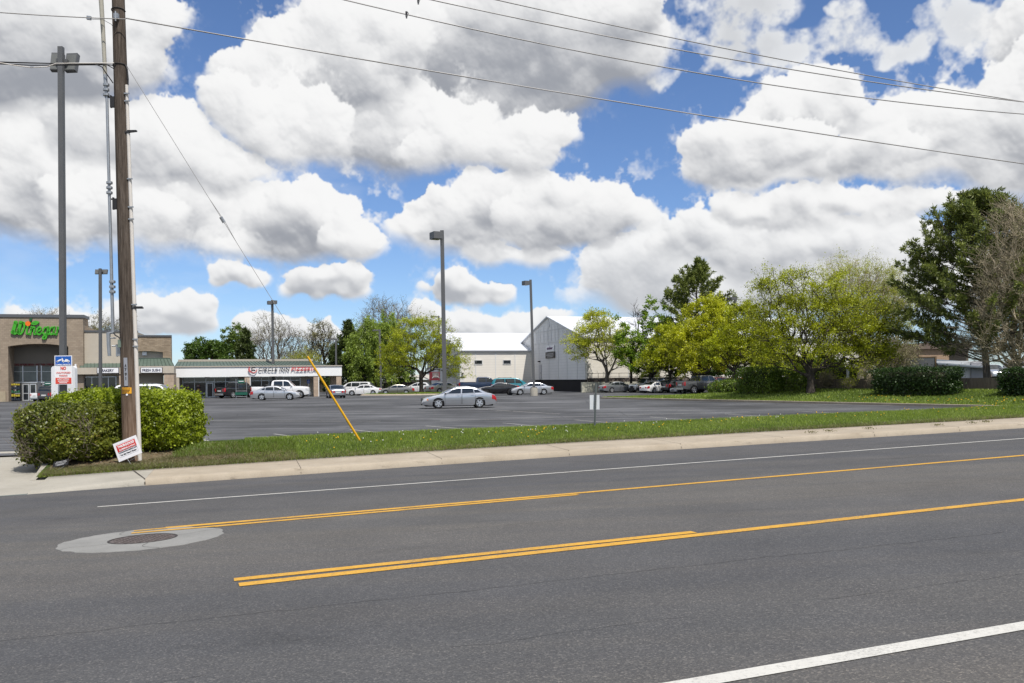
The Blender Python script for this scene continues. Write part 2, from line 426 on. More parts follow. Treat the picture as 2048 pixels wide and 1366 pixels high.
def text_mesh(txt, width, height, depth=.01, shear=0.0, bold=0.0, spacing=1.0):
    """letters as a flat mesh in x (right) / z (up), facing -y, centred, fitted to width x height"""
    cu = bpy.data.curves.new('lettering', 'FONT'); cu.body = txt; cu.size = 1; cu.extrude = .02; cu.shear = shear; cu.offset = bold; cu.space_character = spacing
    cu.resolution_u = 3
    o = bpy.data.objects.new('lettering', cu)
    me = bpy.data.meshes.new_from_object(o)
    bpy.data.objects.remove(o)
    n = len(me.vertices); co = np.empty(n*3, np.float32); me.vertices.foreach_get('co', co); co = co.reshape(-1, 3)
    a, b = co.min(0), co.max(0); c = (a+b)/2; sz = np.maximum(b-a, 1e-6)
    q = np.empty_like(co)
    q[:, 0] = (co[:, 0]-c[0])/sz[0]*width; q[:, 2] = (co[:, 1]-c[1])/sz[1]*height; q[:, 1] = -(co[:, 2]-c[2])/sz[2]*depth
    me.vertices.foreach_set('co', q.ravel()); me.update()
    return me
def lettering(txt, c, width, height, m, parent, depth=.02, name='lettering', rot=None, **k):
    me = text_mesh(txt, width, height, depth, **k); me.materials.append(m)
    o = link(name, me, parent); o.location = c
    if rot is not None: o.rotation_euler = rot
    return o
def frame(mb, x0, x1, y, z0, z1, w, d):
    """a rectangular frame in the x-z plane, its face at y, depth d behind it"""
    mb.bx(x0, x1, y, y+d, z0, z0+w); mb.bx(x0, x1, y, y+d, z1-w, z1)
    mb.bx(x0, x0+w, y, y+d, z0+w, z1-w); mb.bx(x1-w, x1, y, y+d, z0+w, z1-w)
# ------------------------------------------------------------------ setting materials
def road_material():
    g = NG('road_asphalt'); v = g.mapping()
    rt = g.mapping(rot=-RDA)                                   # x runs along the road
    st = g.mapping(rot=-RDA, scale=(.035, 1, 1))
    fine = g.voronoi(v, 95, out='Color'); f1 = g.xyz(fine)[0]
    fine2 = g.noise(v, 38, 3, .7); big = g.noise(v, .7, 5, .6); band = g.noise(st, 1.1, 3, .55)
    c = g.ramp(fine2, [(.28, (.075, .075, .077)), (.72, (.135, .134, .132))])
    c = g.mix(.62, c, g.ramp(f1, [(0, (.062, .062, .064)), (.60, (.100, .100, .101)), (.88, (.145, .142, .137)), (1, (.26, .245, .225))]))
    warm = g.ramp(band, [(.40, (.92, .925, .94)), (.62, (1.11, 1.08, 1.04))])
    c = g.mix(1, c, warm, 'MULTIPLY')
    c = g.mix(1, c, g.ramp(big, [(.3, (.88,)), (.7, (1.1,))]), 'MULTIPLY')
    yv = g.math('SUBTRACT', g.xyz(rt)[1], ROAD_W0)
    lane = g.ramp(g.math('ADD', g.math('MULTIPLY', yv, -1/22), g.math('MULTIPLY', g.math('SUBTRACT', band, .5), .05)), [(0, (.95, .95, .97)), (.13, (.88, .88, .90)), (.17, (.84, .845, .86)), (.26, (.90, .90, .92)), (.35, (1.0, .99, .97)), (.37, (1.09, 1.07, 1.03)), (.45, (1.12, 1.09, 1.04)), (.53, (1.04, 1.02, 1.0)), (.57, (.93, .935, .955)), (.64, (.88, .885, .91)), (.70, (.97, .97, .97)), (.77, (1.10, 1.06, 1.0)), (.85, (.98, .975, .96))])
    c = g.mix(1, c, lane, 'MULTIPLY')
    oil = g.ramp(g.noise(g.mapping(rot=-RDA, scale=(.35, 1, 1), loc=(5, 2, 0)), .9, 6, .7), [(.60, (1.0,)), (.74, (.70,))])
    c = g.mix(1, c, oil, 'MULTIPLY')
    # tar seams and a few cracks along the lanes
    x = g.xyz(rt); wob = g.math('MULTIPLY', g.math('SUBTRACT', g.noise(v, .9, 5, .7), .5), .35)
    for w0, wd, lim in ((ROAD_W0-13.6, .012, .46), (ROAD_W0-6.0, .009, .56), (ROAD_W0-10.3, .008, .6), (ROAD_W0-15.1, .007, .56), (ROAD_W0-2.2, .010, .5)):
        d = g.math('ABSOLUTE', g.math('ADD', g.math('SUBTRACT', x[1], w0), wob))
        m = g.math('MULTIPLY', g.math('LESS_THAN', d, wd), g.math('GREATER_THAN', g.noise(v, .45, 2, .5), lim-.06))
        c = g.mix(g.math('MULTIPLY', m, .6), c, (.03, .03, .03))
    c = g.mix(1, c, (.80, .80, .805), 'MULTIPLY')
    g.bump(g.math('ADD', f1, fine2), .5, .006)
    return g.done(c, g.ramp(band, [(.3, (.78,)), (.7, (.9,))]), .35)
def lot_material():
    g = NG('lot_asphalt'); v = g.mapping()
    fine = g.noise(v, 26, 3, .7); mid = g.noise(v, 1.3, 6, .66); big = g.noise(v, .11, 5, .6)
    st = g.noise(g.mapping(rot=.25, scale=(.12, 1.0, 1)), 1.0, 5, .65)
    c = g.ramp(fine, [(.3, (.055, .056, .06)), (.7, (.092, .093, .096))])
    c = g.mix(1, c, g.ramp(big, [(.36, (.62,)), (.5, (1.0,)), (.64, (1.5,))]), 'MULTIPLY')
    c = g.mix(1, c, g.ramp(st, [(.32, (.55,)), (.5, (1.0,)), (.68, (1.8,))]), 'MULTIPLY')
    c = g.mix(1, c, g.ramp(mid, [(.3, (.85,)), (.7, (1.15,))]), 'MULTIPLY')
    cr = g.voronoi(g.mapping(), .16, 'DISTANCE_TO_EDGE')
    m = g.math('MULTIPLY', g.math('LESS_THAN', g.math('ADD', cr, g.math('MULTIPLY', g.math('SUBTRACT', mid, .5), .02)), .0035), .5)
    c = g.mix(m, c, (.03, .03, .03))
    return g.done(c, .82, .3)
def concrete_material(name, a, b):
    g = NG(name); v = g.mapping()
    c = g.ramp(g.noise(v, 1.1, 6, .68), [(.3, a), (.7, b)])
    c = g.mix(1, c, g.ramp(g.noise(v, 60, 3, .7), [(.3, (.88,)), (.7, (1.08,))]), 'MULTIPLY')
    sc_ = g.noise(g.mapping(rot=-RDA, scale=(.22, 2.4, 2.4), loc=(1, 4, 0)), 1.5, 7, .72); c = g.mix(g.ramp(sc_, [(.58, (0,)), (.70, (.6,))]), c, tuple(q*.45 for q in a))
    st = g.noise(g.mapping(loc=(3, 8, 0)), 2.6, 7, .72)
    c = g.mix(g.ramp(st, [(.60, (0,)), (.72, (.5,))]), c, tuple(q*.55 for q in a))
    g.bump(g.noise(v, 90, 3), .25, .006)
    return g.done(c, .88, .25)
def grass_soil():
    g = NG('grass_soil'); v = g.mapping()
    c = g.ramp(g.noise(v, 3, 6, .7), [(.3, (.030, .048, .012)), (.7, (.060, .085, .022))])
    return g.done(c, .95, .1)
# ------------------------------------------------------------------ road, kerb, pavement, verge
P0 = road(265, 972.5).xy; P1 = road(2048, 856).xy
RU = (P1-P0).normalized(); RN = Vector((-RU.y, RU.x)); RDA = math.atan2(RU.y, RU.x)
ROAD_W0 = P0.dot(RN)
_bow = ([-60, -2.4, .2, 1.58, 3.5, 6.9, 10.2, 13.3, 16.4, 19.2, 24, 90], [-.44, -.44, 0, .06, .2, .42, .5, .4, .36, .19, 0, 0])
def KP(t, w):
    """t metres along the kerb, w metres behind it"""
    q = P0+RU*t+RN*(w+float(np.interp(t, *_bow)))
    return q
def rel(px, py):
    q = road(px, py).xy-P0; return q.dot(RU), q.dot(RN)
def proj(X, Y, Z):
    x = X/Y*FPX; y = (CZ-Z)/Y*FPX
    return CX+x+ROLL*y, HY+y-ROLL*x
_S = ([-400, 41, 265, 420, 1000, 1500, 2048, 2600], [985, 957, 942, 931.5, 893.5, 865, 835, 808])
_C = ([-400, 300, 400, 440, 700, 1000, 1190, 1600, 1960, 2048, 2600], [915, 890, 884, 880, 869, 857, 850, 831, 816, 812, 790])
def zfor(q, curve, z0):
    z = z0
    for _ in range(8):
        x, y = proj(q.x, q.y, z)
        yt = float(np.interp(x, *curve)); xd, yd = deroll(x, yt)
        z = CZ-yd/FPX*q.y
    return z
T0, T1 = -2.2, 27.0                        # the verge as far as the photograph shows it
def strip_z(t):
    """heights of the rows: kerb top, pavement back, verge crest"""
    tc = min(max(t, -1.5), T1)
    a = KP(tc, 2.0); b = KP(tc, 5.2); k = KP(tc, 0); dz = RU.y*RB*(t-tc)+RU.x*RA*(t-tc)
    k0 = zroad(k.x, k.y)
    return k0+dz, zfor(a, _S, k0+.2)+dz, max(zfor(b, _C, k0+.5), .03)+dz
_TT = np.linspace(-60, 95, 311); _ZZ = np.array([strip_z(t) for t in _TT])
for _k in range(3):                       # keep the surveyed heights smooth along the road
    _q = np.pad(_ZZ[:, _k], 6, 'edge'); _ZZ[:, _k] = np.convolve(_q, np.ones(13)/13, 'valid')
def kerb_h(t): return float(np.interp(t, [-2.3, -1.9, .0, .6], [.015, .03, .135, .145]))
def verge_z(t, w):
    z0, z1, z2 = (float(np.interp(t, _TT, _ZZ[:, k])) for k in range(3))
    if w <= 2.0: return z0+kerb_h(t)+(z1-z0-kerb_h(t))*max(0, w-.05)/1.95
    if w <= 5.2:
        s = (w-2)/3.2; return z1+(z2-z1)*(s*.75+.25*math.sin(s*PI/2))
    s = min(1, (w-5.2)/1.9); return z2+(0-z2)*(3*s*s-2*s*s*s)
M_ROAD = road_material(); M_LOT = lot_material()
M_PAVE = concrete_material('pavement_concrete', (.315, .265, .20), (.40, .345, .27)); M_PAVE2 = concrete_material('apron_concrete', (.31, .29, .245), (.385, .36, .31))
M_SOIL = grass_soil()
M_MULCH = mat('bark_mulch', (.075, .060, .036), .95, vscale=9, col2=(.19, .155, .085), bump=.8, bscale=30)
M_WHITE = NG('white_road_paint')
def _paint(g, a, b, wear):
    v = g.mapping(); c = g.ramp(g.noise(v, 7, 5, .7), [(.3, a), (.7, b)])
    w_ = g.math('ADD', g.math('MULTIPLY', g.noise(v, 42, 4, .75), .62), g.math('MULTIPLY', g.noise(v, 1.1, 5, .7), .38)); return g.done(g.mix(g.ramp(w_, [(.50, (0,)), (.60, (wear,))]), c, (.10, .098, .095)), .75, .25)
M_WHITE = _paint(M_WHITE, (.49, .48, .445), (.57, .56, .52), .35)
M_YELLOW = _paint(NG('yellow_road_paint'), (.50, .265, .034), (.61, .345, .05), .6)
M_FAINT = _paint(NG('faded_lot_paint'), (.30, .29, .27), (.46, .45, .42), 1.0)
def sheet(name, rows, m, label=None, smooth=True):
    """rows of points of equal length joined into one sheet"""
    V = np.array([[tuple(p) for p in r] for r in rows], np.float32); a, b = V.shape[:2]
    i = np.arange(a*b).reshape(a, b)
    F = np.stack([i[:-1, :-1], i[:-1, 1:], i[1:, 1:], i[1:, :-1]], -1).reshape(-1, 4)
    o = npmesh(name, V.reshape(-1, 3), F, m, smooth=smooth)
    return tag(o, label, kind='structure')
def rp(t, w, up=0.0):
    q = P0+RU*t+RN*w; return (q.x, q.y, zroad(q.x, q.y)+up)
ts = np.concatenate([[-260, -120], np.arange(-60, 95.1, 1.0), [150, 300]])
def kq(t, w): q = KP(t, w); return q
sheet('road', [[rp(t, -70) for t in ts], [(*kq(t, 0), zroad(*kq(t, 0))) for t in ts]], M_ROAD, 'dark grey asphalt road with lane lines')
far = 2500
o = sheet('ground', [[(*KP(t, 7.0), -.012) for t in ts], [(*(P0+RU*t*9+RN*far), -.012) for t in ts]], mat('far_ground', (.10, .09, .06), .95, vscale=.05, col2=(.07, .09, .04)), 'flat ground running to the horizon')
LT = np.linspace(-150, 160, 60)
sheet('parking_lot', [[(*KP(t, 6.9), 0) for t in LT], [(*(P0+RU*t+RN*150), 0) for t in LT]], M_LOT, 'large weathered asphalt parking lot')
# kerb and pavement (one slab row), the dropped apron to the left
tk = np.concatenate([np.arange(-1.95, .6, .15), np.arange(.6, 95, .8)])
for nm, tt, m, lb in (('pavement', tk[tk > .2], M_PAVE, 'pale concrete kerb and footpath along the road'), ('pavement_apron', tk[tk <= .25], M_PAVE2, 'grey dropped kerb slab beside the driveway')):
    tt = np.concatenate([[.25], tt]) if nm == 'pavement' else np.concatenate([tt[tt < .25], [.246]])
    rows = []
    for w, dz in ((-.02, -.06), (0, .01), (.035, None), (.09, None), (.35, 0), (1.0, 0), (1.6, 0), (2.04, 0), (2.06, -.15)):
        r = []
        for t in tt:
            q = KP(t, w)
            if w <= .0: z = zroad(q.x, q.y)+dz
            elif w == .035: z = verge_z(t, .05)-.022
            else: z = verge_z(t, max(w, .05))+(dz or 0)
            r.append((q.x, q.y, z))
        rows.append(r)
    sheet(nm, rows, m, lb, smooth=False)
td = np.concatenate([[-60, -40, -25, -15], np.arange(-10, -1.9, .4), [-1.955]])
rows = []
for w in (-.02, .02, .5, 1.2, 2.2, 3.5, 5.0, 6.6, 8.2):
    r = []
    for t in td:
        q = KP(t, w); z0 = zroad(*KP(t, 0)); s = max(0, w)/8.2; r.append((q.x, q.y, z0+.018+(0.02-z0-.018)*(s*.85+.15*s*s)))
    rows.append(r)
sheet('driveway', rows, M_PAVE2, 'grey concrete driveway apron')
# joints in the kerb and pavement
mb = MB()
for px, py in ((602, 949), (884, 929.5), (1139, 912.5), (1363, 898.5), (1567, 885.5), (1750, 874.5), (1921, 864)):
    t = rel(px, py)[0]
    for w0, w1, off in ((.0, .06, 0), (.06, 2.0, 0)):
        a, b = KP(t, w0), KP(t+.0, w1)
        za = zroad(*a)+.02 if w0 == 0 else verge_z(t, w0)
        d = RU*.006
        mb.prism([(a.x-d.x, a.y-d.y, za+.004), (a.x+d.x, a.y+d.y, za+.004), (b.x+d.x, b.y+d.y, verge_z(t, w1)+.004), (b.x-d.x, b.y-d.y, verge_z(t, w1)+.004)], -RN.to_3d()*.004)
t = .249
for w0, w1 in ((.0, .06), (.06, 2.0)):
    a, b = KP(t-.45*w0/2, w0), KP(t-.45*w1/2, w1); za = zroad(*a)+.02 if w0 == 0 else verge_z(t, w0); d = RU*.014
    mb.prism([(a.x-d.x, a.y-d.y, za+.004), (a.x+d.x, a.y+d.y, za+.004), (b.x+d.x, b.y+d.y, verge_z(t, w1)+.004), (b.x-d.x, b.y-d.y, verge_z(t, w1)+.004)], -RN.to_3d()*.005)
tag(mb.build('pavement_joint', mat('joint_dirt', (.07, .06, .05), .95)), 'dark joints across the concrete kerb', kind='structure')
# grass verge (soil sheet; the blades come later)
tv = np.concatenate([np.arange(T0, T1, .5), np.arange(T1, 95, 2)])
ws = (2.03, 2.1, 2.6, 3.2, 3.9, 4.6, 5.2, 5.6, 6.1, 6.6, 7.1, 7.3)
sheet('grass_verge', [[(*KP(t, w), verge_z(t, w)-(.03 if w > 7.15 else -.012)) for t in tv] for w in ws], M_SOIL, 'strip of lawn between the footpath and the parking lot')
# bare bed under the shrubs
rows = [[(*KP(t, w), verge_z(t, w)+.022) for t in np.arange(T0+.12, 2.3, .2)] for w in (2.45, 2.8, 3.3, 4, 4.8, 5.6, 6.3)]
sheet('planting_bed', rows, M_MULCH, 'bare mulch bed under the shrubs')
def smooth(x): x = min(1, max(0, x)); return x*x*(3-2*x)
# kerb along the driveway side of the bed
mb = MB()
for i in range(8):
    w0, w1 = 2.05+i*.7, 2.05+(i+1)*.7; a, b = KP(T0, w0), KP(T0, w1); z = [(lambda zd, zv, f: zd+(max(zv-zd, .03)+.02)*f)(zroad(*KP(T0, 0))+.018-zroad(*KP(T0, 0))*(w/8.2)*.92, verge_z(T0, w), smooth((w-1.95)/1.6)*.9+.1) for w in (w0, w1)]
    d = RU*.13
    mb.add([(a.x-d.x, a.y-d.y, z[0]-.4), (a.x, a.y, z[0]-.4), (a.x, a.y, z[0]), (a.x-d.x, a.y-d.y, z[0]), (b.x-d.x, b.y-d.y, z[1]-.4), (b.x, b.y, z[1]-.4), (b.x, b.y, z[1]), (b.x-d.x, b.y-d.y, z[1])],
           [(0, 4, 7, 3), (3, 7, 6, 2), (2, 6, 5, 1), (0, 3, 2, 1), (4, 5, 6, 7)])
tag(mb.build('bed_kerb', M_PAVE2), 'low concrete kerb between driveway and planting bed', kind='structure')
# ------------------------------------------------------------------ painted lines
def stripe(pa, pb, width, m, ext=0.0, up=.005, name='road_marking', n=24, label=None):
    a, b = Vector(road(*pa).xy), Vector(road(*pb).xy); d = (b-a).normalized(); b = b+d*ext; s = Vector((-d.y, d.x))*width/2
    L = [a+(b-a)*i/n for i in range(n+1)]
    r = random.Random(int(a.x*977))
    return sheet(name, [[(p.x-s.x*(1+r.uniform(-.06, .06)), p.y-s.y, zroad(p.x-s.x, p.y-s.y)+up) for p in L], [(p.x+s.x, p.y+s.y*(1+r.uniform(-.06, .06)), zroad(p.x+s.x, p.y+s.y)+up) for p in L]], m, label)
stripe((195, 1014), (2048, 877), .11, M_WHITE, 60, label='thin white edge line on the far side of the road')
stripe((331, 1056), (2048, 911), .165, M_YELLOW, 60, label='solid yellow line on the far side of the centre lane')
stripe((400, 1055.5), (1155, 989.5), .145, M_YELLOW, 0, label='yellow dash beside the far solid yellow line')
stripe((478, 1170), (2048, 999.5), .165, M_YELLOW, 40, label='solid yellow line on the near side of the centre lane')
stripe((468, 1160), (1388, 1064.5), .145, M_YELLOW, 0, label='yellow dash beside the near solid yellow line')
a = road(1340, 1374); stripe((1250, 1391), (2048, 1252), .135, M_WHITE, 40, label='broad white edge line nearest the camera')
# manhole in its concrete collar
mc = road(286, 1078)
th = thing('manhole', 'round manhole with pale concrete collar in the road', 'manhole', mc)
mb = MB(); n = 72; rr = random.Random(4)
V, F = [], []
for k in range(n):
    r1 = .95+rr.uniform(-.030, .012)+.012*math.sin(k*.9); c, s = math.cos(2*PI*k/n), math.sin(2*PI*k/n)
    for r, dz in ((.395, .004), (r1, .005), (r1+.01, -.02)): V.append((r*c, r*s, zroad(mc.x+r*c, mc.y+r*s)-mc.z+dz))
for k in range(n):
    a, b = 3*k, 3*((k+1) % n); F += [(a, a+1, b+1, b), (a+1, a+2, b+2, b+1)]
mb.add(V, F); mb.build('collar', concrete_material('collar_concrete', (.20, .20, .19), (.265, .262, .25)), th)
mb = MB()
V = [(.385*math.cos(2*PI*k/48), .385*math.sin(2*PI*k/48), zroad(mc.x+.385*math.cos(2*PI*k/48), mc.y+.385*math.sin(2*PI*k/48))-mc.z+.003) for k in range(48)]
mb.poly(V)
rz = lambda x, y, d: (x, y, zroad(mc.x+x, mc.y+y)-mc.z+d)
for i in range(-4, 5):
    for j in range(-4, 5):
        x, y = i*.075, j*.075
        if x*x+y*y < .105: mb.prism([rz(x-.02, y-.02, .003), rz(x+.02, y-.02, .003), rz(x+.02, y+.02, .003), rz(x-.02, y+.02, .003)], (0, 0, .006))
mb.build('cover', mat('rusty_iron', (.085, .070, .066), .8, .2, vscale=14, col2=(.145, .122, .115), bump=.4, bscale=60), th)
mb = MB(); V, F = [], []
for k in range(48):
    for r in (.372, .398): V.append(rz(r*math.cos(2*PI*k/48), r*math.sin(2*PI*k/48), .0075))
for k in range(48): a, b = 2*k, 2*((k+1) % 48); F.append((a, a+1, b+1, b))
mb.add(V, F); mb.build('rim', mat('dark_iron', (.035, .030, .028), .7), th)
for a0 in (.6, 2.3, 3.9, 5.2):
    mb = MB()
    P = [(r*math.cos(a0+.10*math.sin(r*9+a0)), r*math.sin(a0+.10*math.sin(r*9+a0))) for r in np.linspace(.40, .95, 9)]
    for (x0_, y0_), (x1_, y1_) in zip(P[:-1], P[1:]):
        d_ = Vector((y1_-y0_, x0_-x1_)).normalized()*.004; mb.quad(rz(x0_-d_.x, y0_-d_.y, .0085), rz(x0_+d_.x, y0_+d_.y, .0085), rz(x1_+d_.x, y1_+d_.y, .0085), rz(x1_-d_.x, y1_-d_.y, .0085))
    mb.build('crack', mat('crack_dark', (.12, .117, .11), .95), th)
# yellow paint carried over the collar
for pa, pb in (((263, 1067.5), (430, 1053.5)), ((268, 1063), (335, 1056.8))): stripe(pa, pb, .10, M_YELLOW, 0, up=.010, label='end of a yellow line painted over the manhole collar')
# parking bays
def lotline(pa, pb, w=.12, m=M_FAINT):
    a, b = lot(*pa), lot(*pb); d = (b-a).normalized(); s = Vector((-d.y, d.x, 0))*w/2; up = Vector((0, 0, .005)); n = 8
    sheet('bay_marking', [[a+(b-a)*i/n-s+up for i in range(n+1)], [a+(b-a)*i/n+s+up for i in range(n+1)]], m, 'faded white parking bay line')
for pa, pb in (((396, 877), (424, 884)), ((548, 868), (618, 877)), ((700, 859), (772, 867)), ((852, 852), (930, 858)), ((1005, 846), (1082, 853)), ((1150, 840), (1240, 847)), ((1300, 834), (1395, 841)), ((1450, 828), (1545, 834)), ((1590, 822), (1680, 827)), ((1100, 822), (990, 822.5)), ((640, 823.5), (850, 823.8)), ((1290, 822), (1400, 821)), ((1120, 828), (950, 818))):
    lotline(pa, pb)
lotline((400, 842), (760, 842.5), .16); lotline((880, 842), (1500, 823), .10)
# ------------------------------------------------------------------ the raised lawn on the right
EA = lot(1203, 797.5); EB = lot(1965, 815.5); EU = (EB-EA).normalized(); EN = Vector((-EU.y, EU.x, 0))
if EN.x < 0: EN = -EN
def smooth(x): x = min(1, max(0, x)); return x*x*(3-2*x)
def berm_depth(t): return min(70, 1.6+max(0, t)*.36) if t < 14 else min(70, 6.6+(t-14)*3.2)
def berm_z(t, d):
    z = .15+.62*smooth((d-.4)/7.0)*smooth((t-2)/12)+.10*smooth(d/2)*smooth(t/4)
    if t > 22: z += .62*smooth((d-11.4)/2.5)*smooth((t-26)/8)
    return z
rows = []
TB = np.concatenate([np.arange(0, 60, 1.5), np.arange(60, 90, 5)])
for s in (0, .02, .06, .12, .2, .3, .4, .5, .6, .7, .8, .9, .97, 1.0):
    r = []
    for t in TB:
        D = berm_depth(t); d = s*D if t < 20 else (s*24 if s < .9 else 24+(s-.9)*10*(D-24))
        p = EA+EU*t+EN*(d+.17); z = berm_z(t, d)-(.0 if s < 1 else .6 if t < 20 else 0)
        r.append((p.x, p.y, z))
    rows.append(r)
sheet('raised_lawn', rows, M_SOIL, 'raised lawn on the right between lot and fence')
mb = MB()
for i in range(len(TB)-1):
    a, b = EA+EU*TB[i], EA+EU*TB[i+1]
    mb.add([a+EN*e+Vector((0, 0, z)) for e, z in ((0, -.05), (0, .14), (.17, .155), (.17, -.05))]+[b+EN*e+Vector((0, 0, z)) for e, z in ((0, -.05), (0, .14), (.17, .155), (.17, -.05))], [(0, 4, 5, 1), (1, 5, 6, 2), (2, 6, 7, 3)])
p0, p1 = EA, EA+EN*(1.6)
mb.prism([p0-EU*.16+Vector((0, 0, -.05)), p1-EU*.16+Vector((0, 0, -.05)), p1+Vector((0, 0, -.05)), p0+Vector((0, 0, -.05))], (0, 0, .2))
tag(mb.build('lawn_kerb', M_PAVE), 'concrete kerb around the raised lawn', kind='structure')
# small island of grass under the middle tree
ic = lot(825, 789.5); rows = []
for s in (1.0, .97, .94, .6, .2, 0):
    rows.append([(ic.x+math.cos(k*PI/24)*7.2*s, ic.y+math.sin(k*PI/24)*3.2*s, {1.0: -.02, .97: .14}.get(s, .15 if s > .9 else .24)) for k in range(49)])
sheet('island_kerb', rows[:3], M_PAVE, 'kerb of the small grass island'); sheet('island_lawn', rows[2:], M_SOIL, 'small grass island in the parking lot')
# ------------------------------------------------------------------ buildings
def brick_mat(name, c1, c2, mortar, bw=.4, bh=.2, rough=.9, off=.5):
    g = NG(name); x = g.xyz(g.obj); cb = g.N.new('ShaderNodeCombineXYZ')
    g.L.new(g.math('ADD', x[0], x[1]), cb.inputs[0]); g.L.new(x[2], cb.inputs[1])
    b = g.N.new('ShaderNodeTexBrick'); b.offset = off; g.L.new(cb.outputs[0], b.inputs['Vector'])
    b.inputs['Color1'].default_value = (*c1, 1); b.inputs['Color2'].default_value = (*c2, 1); b.inputs['Mortar'].default_value = (*mortar, 1)
    b.inputs['Scale'].default_value = 1; b.inputs['Mortar Size'].default_value = .012; b.inputs['Brick Width'].default_value = bw; b.inputs['Row Height'].default_value = bh; b.inputs['Bias'].default_value = -.1
    n = g.noise(g.obj, .8, 5); c = g.mix(1, b.outputs[0], g.ramp(n, [(.3, (.86,)), (.7, (1.12,))]), 'MULTIPLY')
    return g.done(c, rough, .2)
M_BLOCK = brick_mat('tan_block', (.29, .232, .175), (.345, .28, .212), (.235, .19, .145))
M_BLOCK2 = brick_mat('tan_brick', (.24, .185, .13), (.36, .285, .205), (.22, .18, .13), .42, .14)
M_BLOCK3 = brick_mat('pink_block', (.40, .31, .235), (.47, .37, .28), (.30, .24, .18), .4, .4)
M_STUCCO = mat('beige_stucco', (.47, .42, .345), .92, var=.06, vscale=.8, bump=.2, bscale=60)
M_STUCCO_D = mat('taupe_stucco', (.20, .18, .155), .92, var=.06, vscale=.8)
M_COPING = mat('grey_coping', (.12, .125, .135), .5, .3)
M_GREEN = NG('green_metal_roof')
_n = M_GREEN.noise(M_GREEN.obj, 1.2, 4); M_GREEN = M_GREEN.done(M_GREEN.ramp(_n, [(.3, (.075, .105, .085)), (.7, (.105, .140, .112))]), .55, .35)
M_GREEN_D = mat('green_metal_seam', (.04, .06, .048), .5)
M_WHITEP = mat('white_panel', (.80, .80, .79), .6, var=.03, vscale=.7)
M_FRAME = mat('aluminium_frame', (.60, .61, .62), .4, .5)
M_GLASS = mat('window_glass', (.018, .022, .027), .04, spec=.7)
M_GLASS_L = mat('hazy_glass', (.10, .115, .115), .12, spec=.6, var=.3, vscale=.9)
M_BLACK = mat('black_plastic', (.014, .014, .016), .5)
M_RED = mat('red_sign', (.52, .018, .018), .45); M_NAVY = mat('navy_lettering', (.012, .015, .05), .5)
M_SIGNW = mat('white_sign_face', (.82, .82, .83), .45)
M_LETTER_D = mat('dark_lettering', (.022, .024, .03), .45); M_LETTER_G = mat('green_lettering', (.055, .36, .022), .4)
M_MAROON = mat('maroon_lettering', (.17, .012, .012), .5); M_ORANGE = mat('orange_paint', (.80, .16, .015), .45)
def spline(P, k=5):
    P = [Vector((*p, 0)) for p in P]; out = []
    for i in range(len(P)-1):
        a, b, c, d = P[max(i-1, 0)], P[i], P[i+1], P[min(i+2, len(P)-1)]
        for j in range(k):
            t = j/k; out.append(.5*((2*b)+(c-a)*t+(2*a-5*b+4*c-d)*t*t+(3*b-a-3*c+d)*t*t*t))
    return out+[P[-1]]
def strokes(mb, lines, f, r, depth):
    """thick rounded strokes in the facade plane; f maps drawing points to (x, z)"""
    for L in lines:
        L, w = (L[0], L[1]) if isinstance(L, tuple) else (L, 1)
        P = spline(L); n0 = len(mb.v)
        mb.tube([(f(p.x, p.y)[0], 0, f(p.x, p.y)[1]) for p in P], r*w, 8)
        for i in range(n0, len(mb.v)): x, y, z = mb.v[i]; mb.v[i] = (x, max(-depth, min(0, y*9)), z)
        for p in (P[0], P[-1]):
            x, z = f(p.x, p.y); mb.prism([(x+r*w*math.cos(k*PI/6), -depth, z+r*w*math.sin(k*PI/6)) for k in range(12)], (0, depth, 0))
UL = Vector((.96, .28, 0)).normalized(); UG = Vector((-UL.y, UL.x, 0))     # the street grid: along the fronts, and away from the road
LANG = math.atan2(UL.y, UL.x)
class Plane:
    """a facade along the street grid, the distance Y given at its anchor: photograph columns and rows to local x and z"""
    def __init__(s, Y, base): s.d = Y-base.y; s.b = base
    def x(s, px, py=735):
        k = deroll(px, py)[0]/FPX; o = s.b+UG*s.d
        return (k*o.y-o.x)/(UL.x-k*UL.y)
    def z(s, py, px=None):
        px = px or s.pm; Y = (s.b+UG*s.d+UL*s.x(px, py)).y
        return CZ-deroll(px, py)[1]/FPX*Y-s.b.z
# ---- grocery store with the arched entry
B = Vector((at(90, 735, 98).x, 98, 0)); F = Plane(98, B); F.pm = 90
store = thing('grocery_store', 'tan block grocery store with arched entrance and green script letters', 'store', B, LANG)
x0, x1, zt = F.x(-140), F.x(167), F.z(635); ax0, ax1 = F.x(16.5), F.x(137); zs, zc = F.z(693), F.z(687.5)
mb = MB()
arch = [(ax0+(ax1-ax0)*i/16, zs+(zc-zs)*math.sin(PI*i/16)**.8) for i in range(17)]
def wallface(y): return y
mb.prism([(x0, 0, -.3), (ax0, 0, -.3), (ax0, 0, zt), (x0, 0, zt)][::1], (0, 3.2, 0)); mb.prism([(ax1, 0, -.3), (x1, 0, -.3), (x1, 0, zt), (ax1, 0, zt)], (0, 3.2, 0))
for i in range(16):
    (a, za), (b, zb) = arch[i], arch[i+1]; mb.prism([(a, 0, za), (b, 0, zb), (b, 0, zt), (a, 0, zt)], (0, 3.2, 0))
mb.bx(x0, x1, 3.205, 26, -.3, zt-.9)
mb.build('wall', M_BLOCK, store)
mb = MB(); mb.bx(x0-.1, x1+.12, -.10, 3.4, zt+.004, zt+.34); mb.build('coping', M_COPING, store)
mb = MB(); mb.bx(ax0+.002, ax1-.002, 2.5, 3.19, 0, zc+.2); mb.build('recess_wall', M_STUCCO_D, store)
M_PLINTH = mat('sand_plinth', (.36, .30, .21), .9, var=.08)
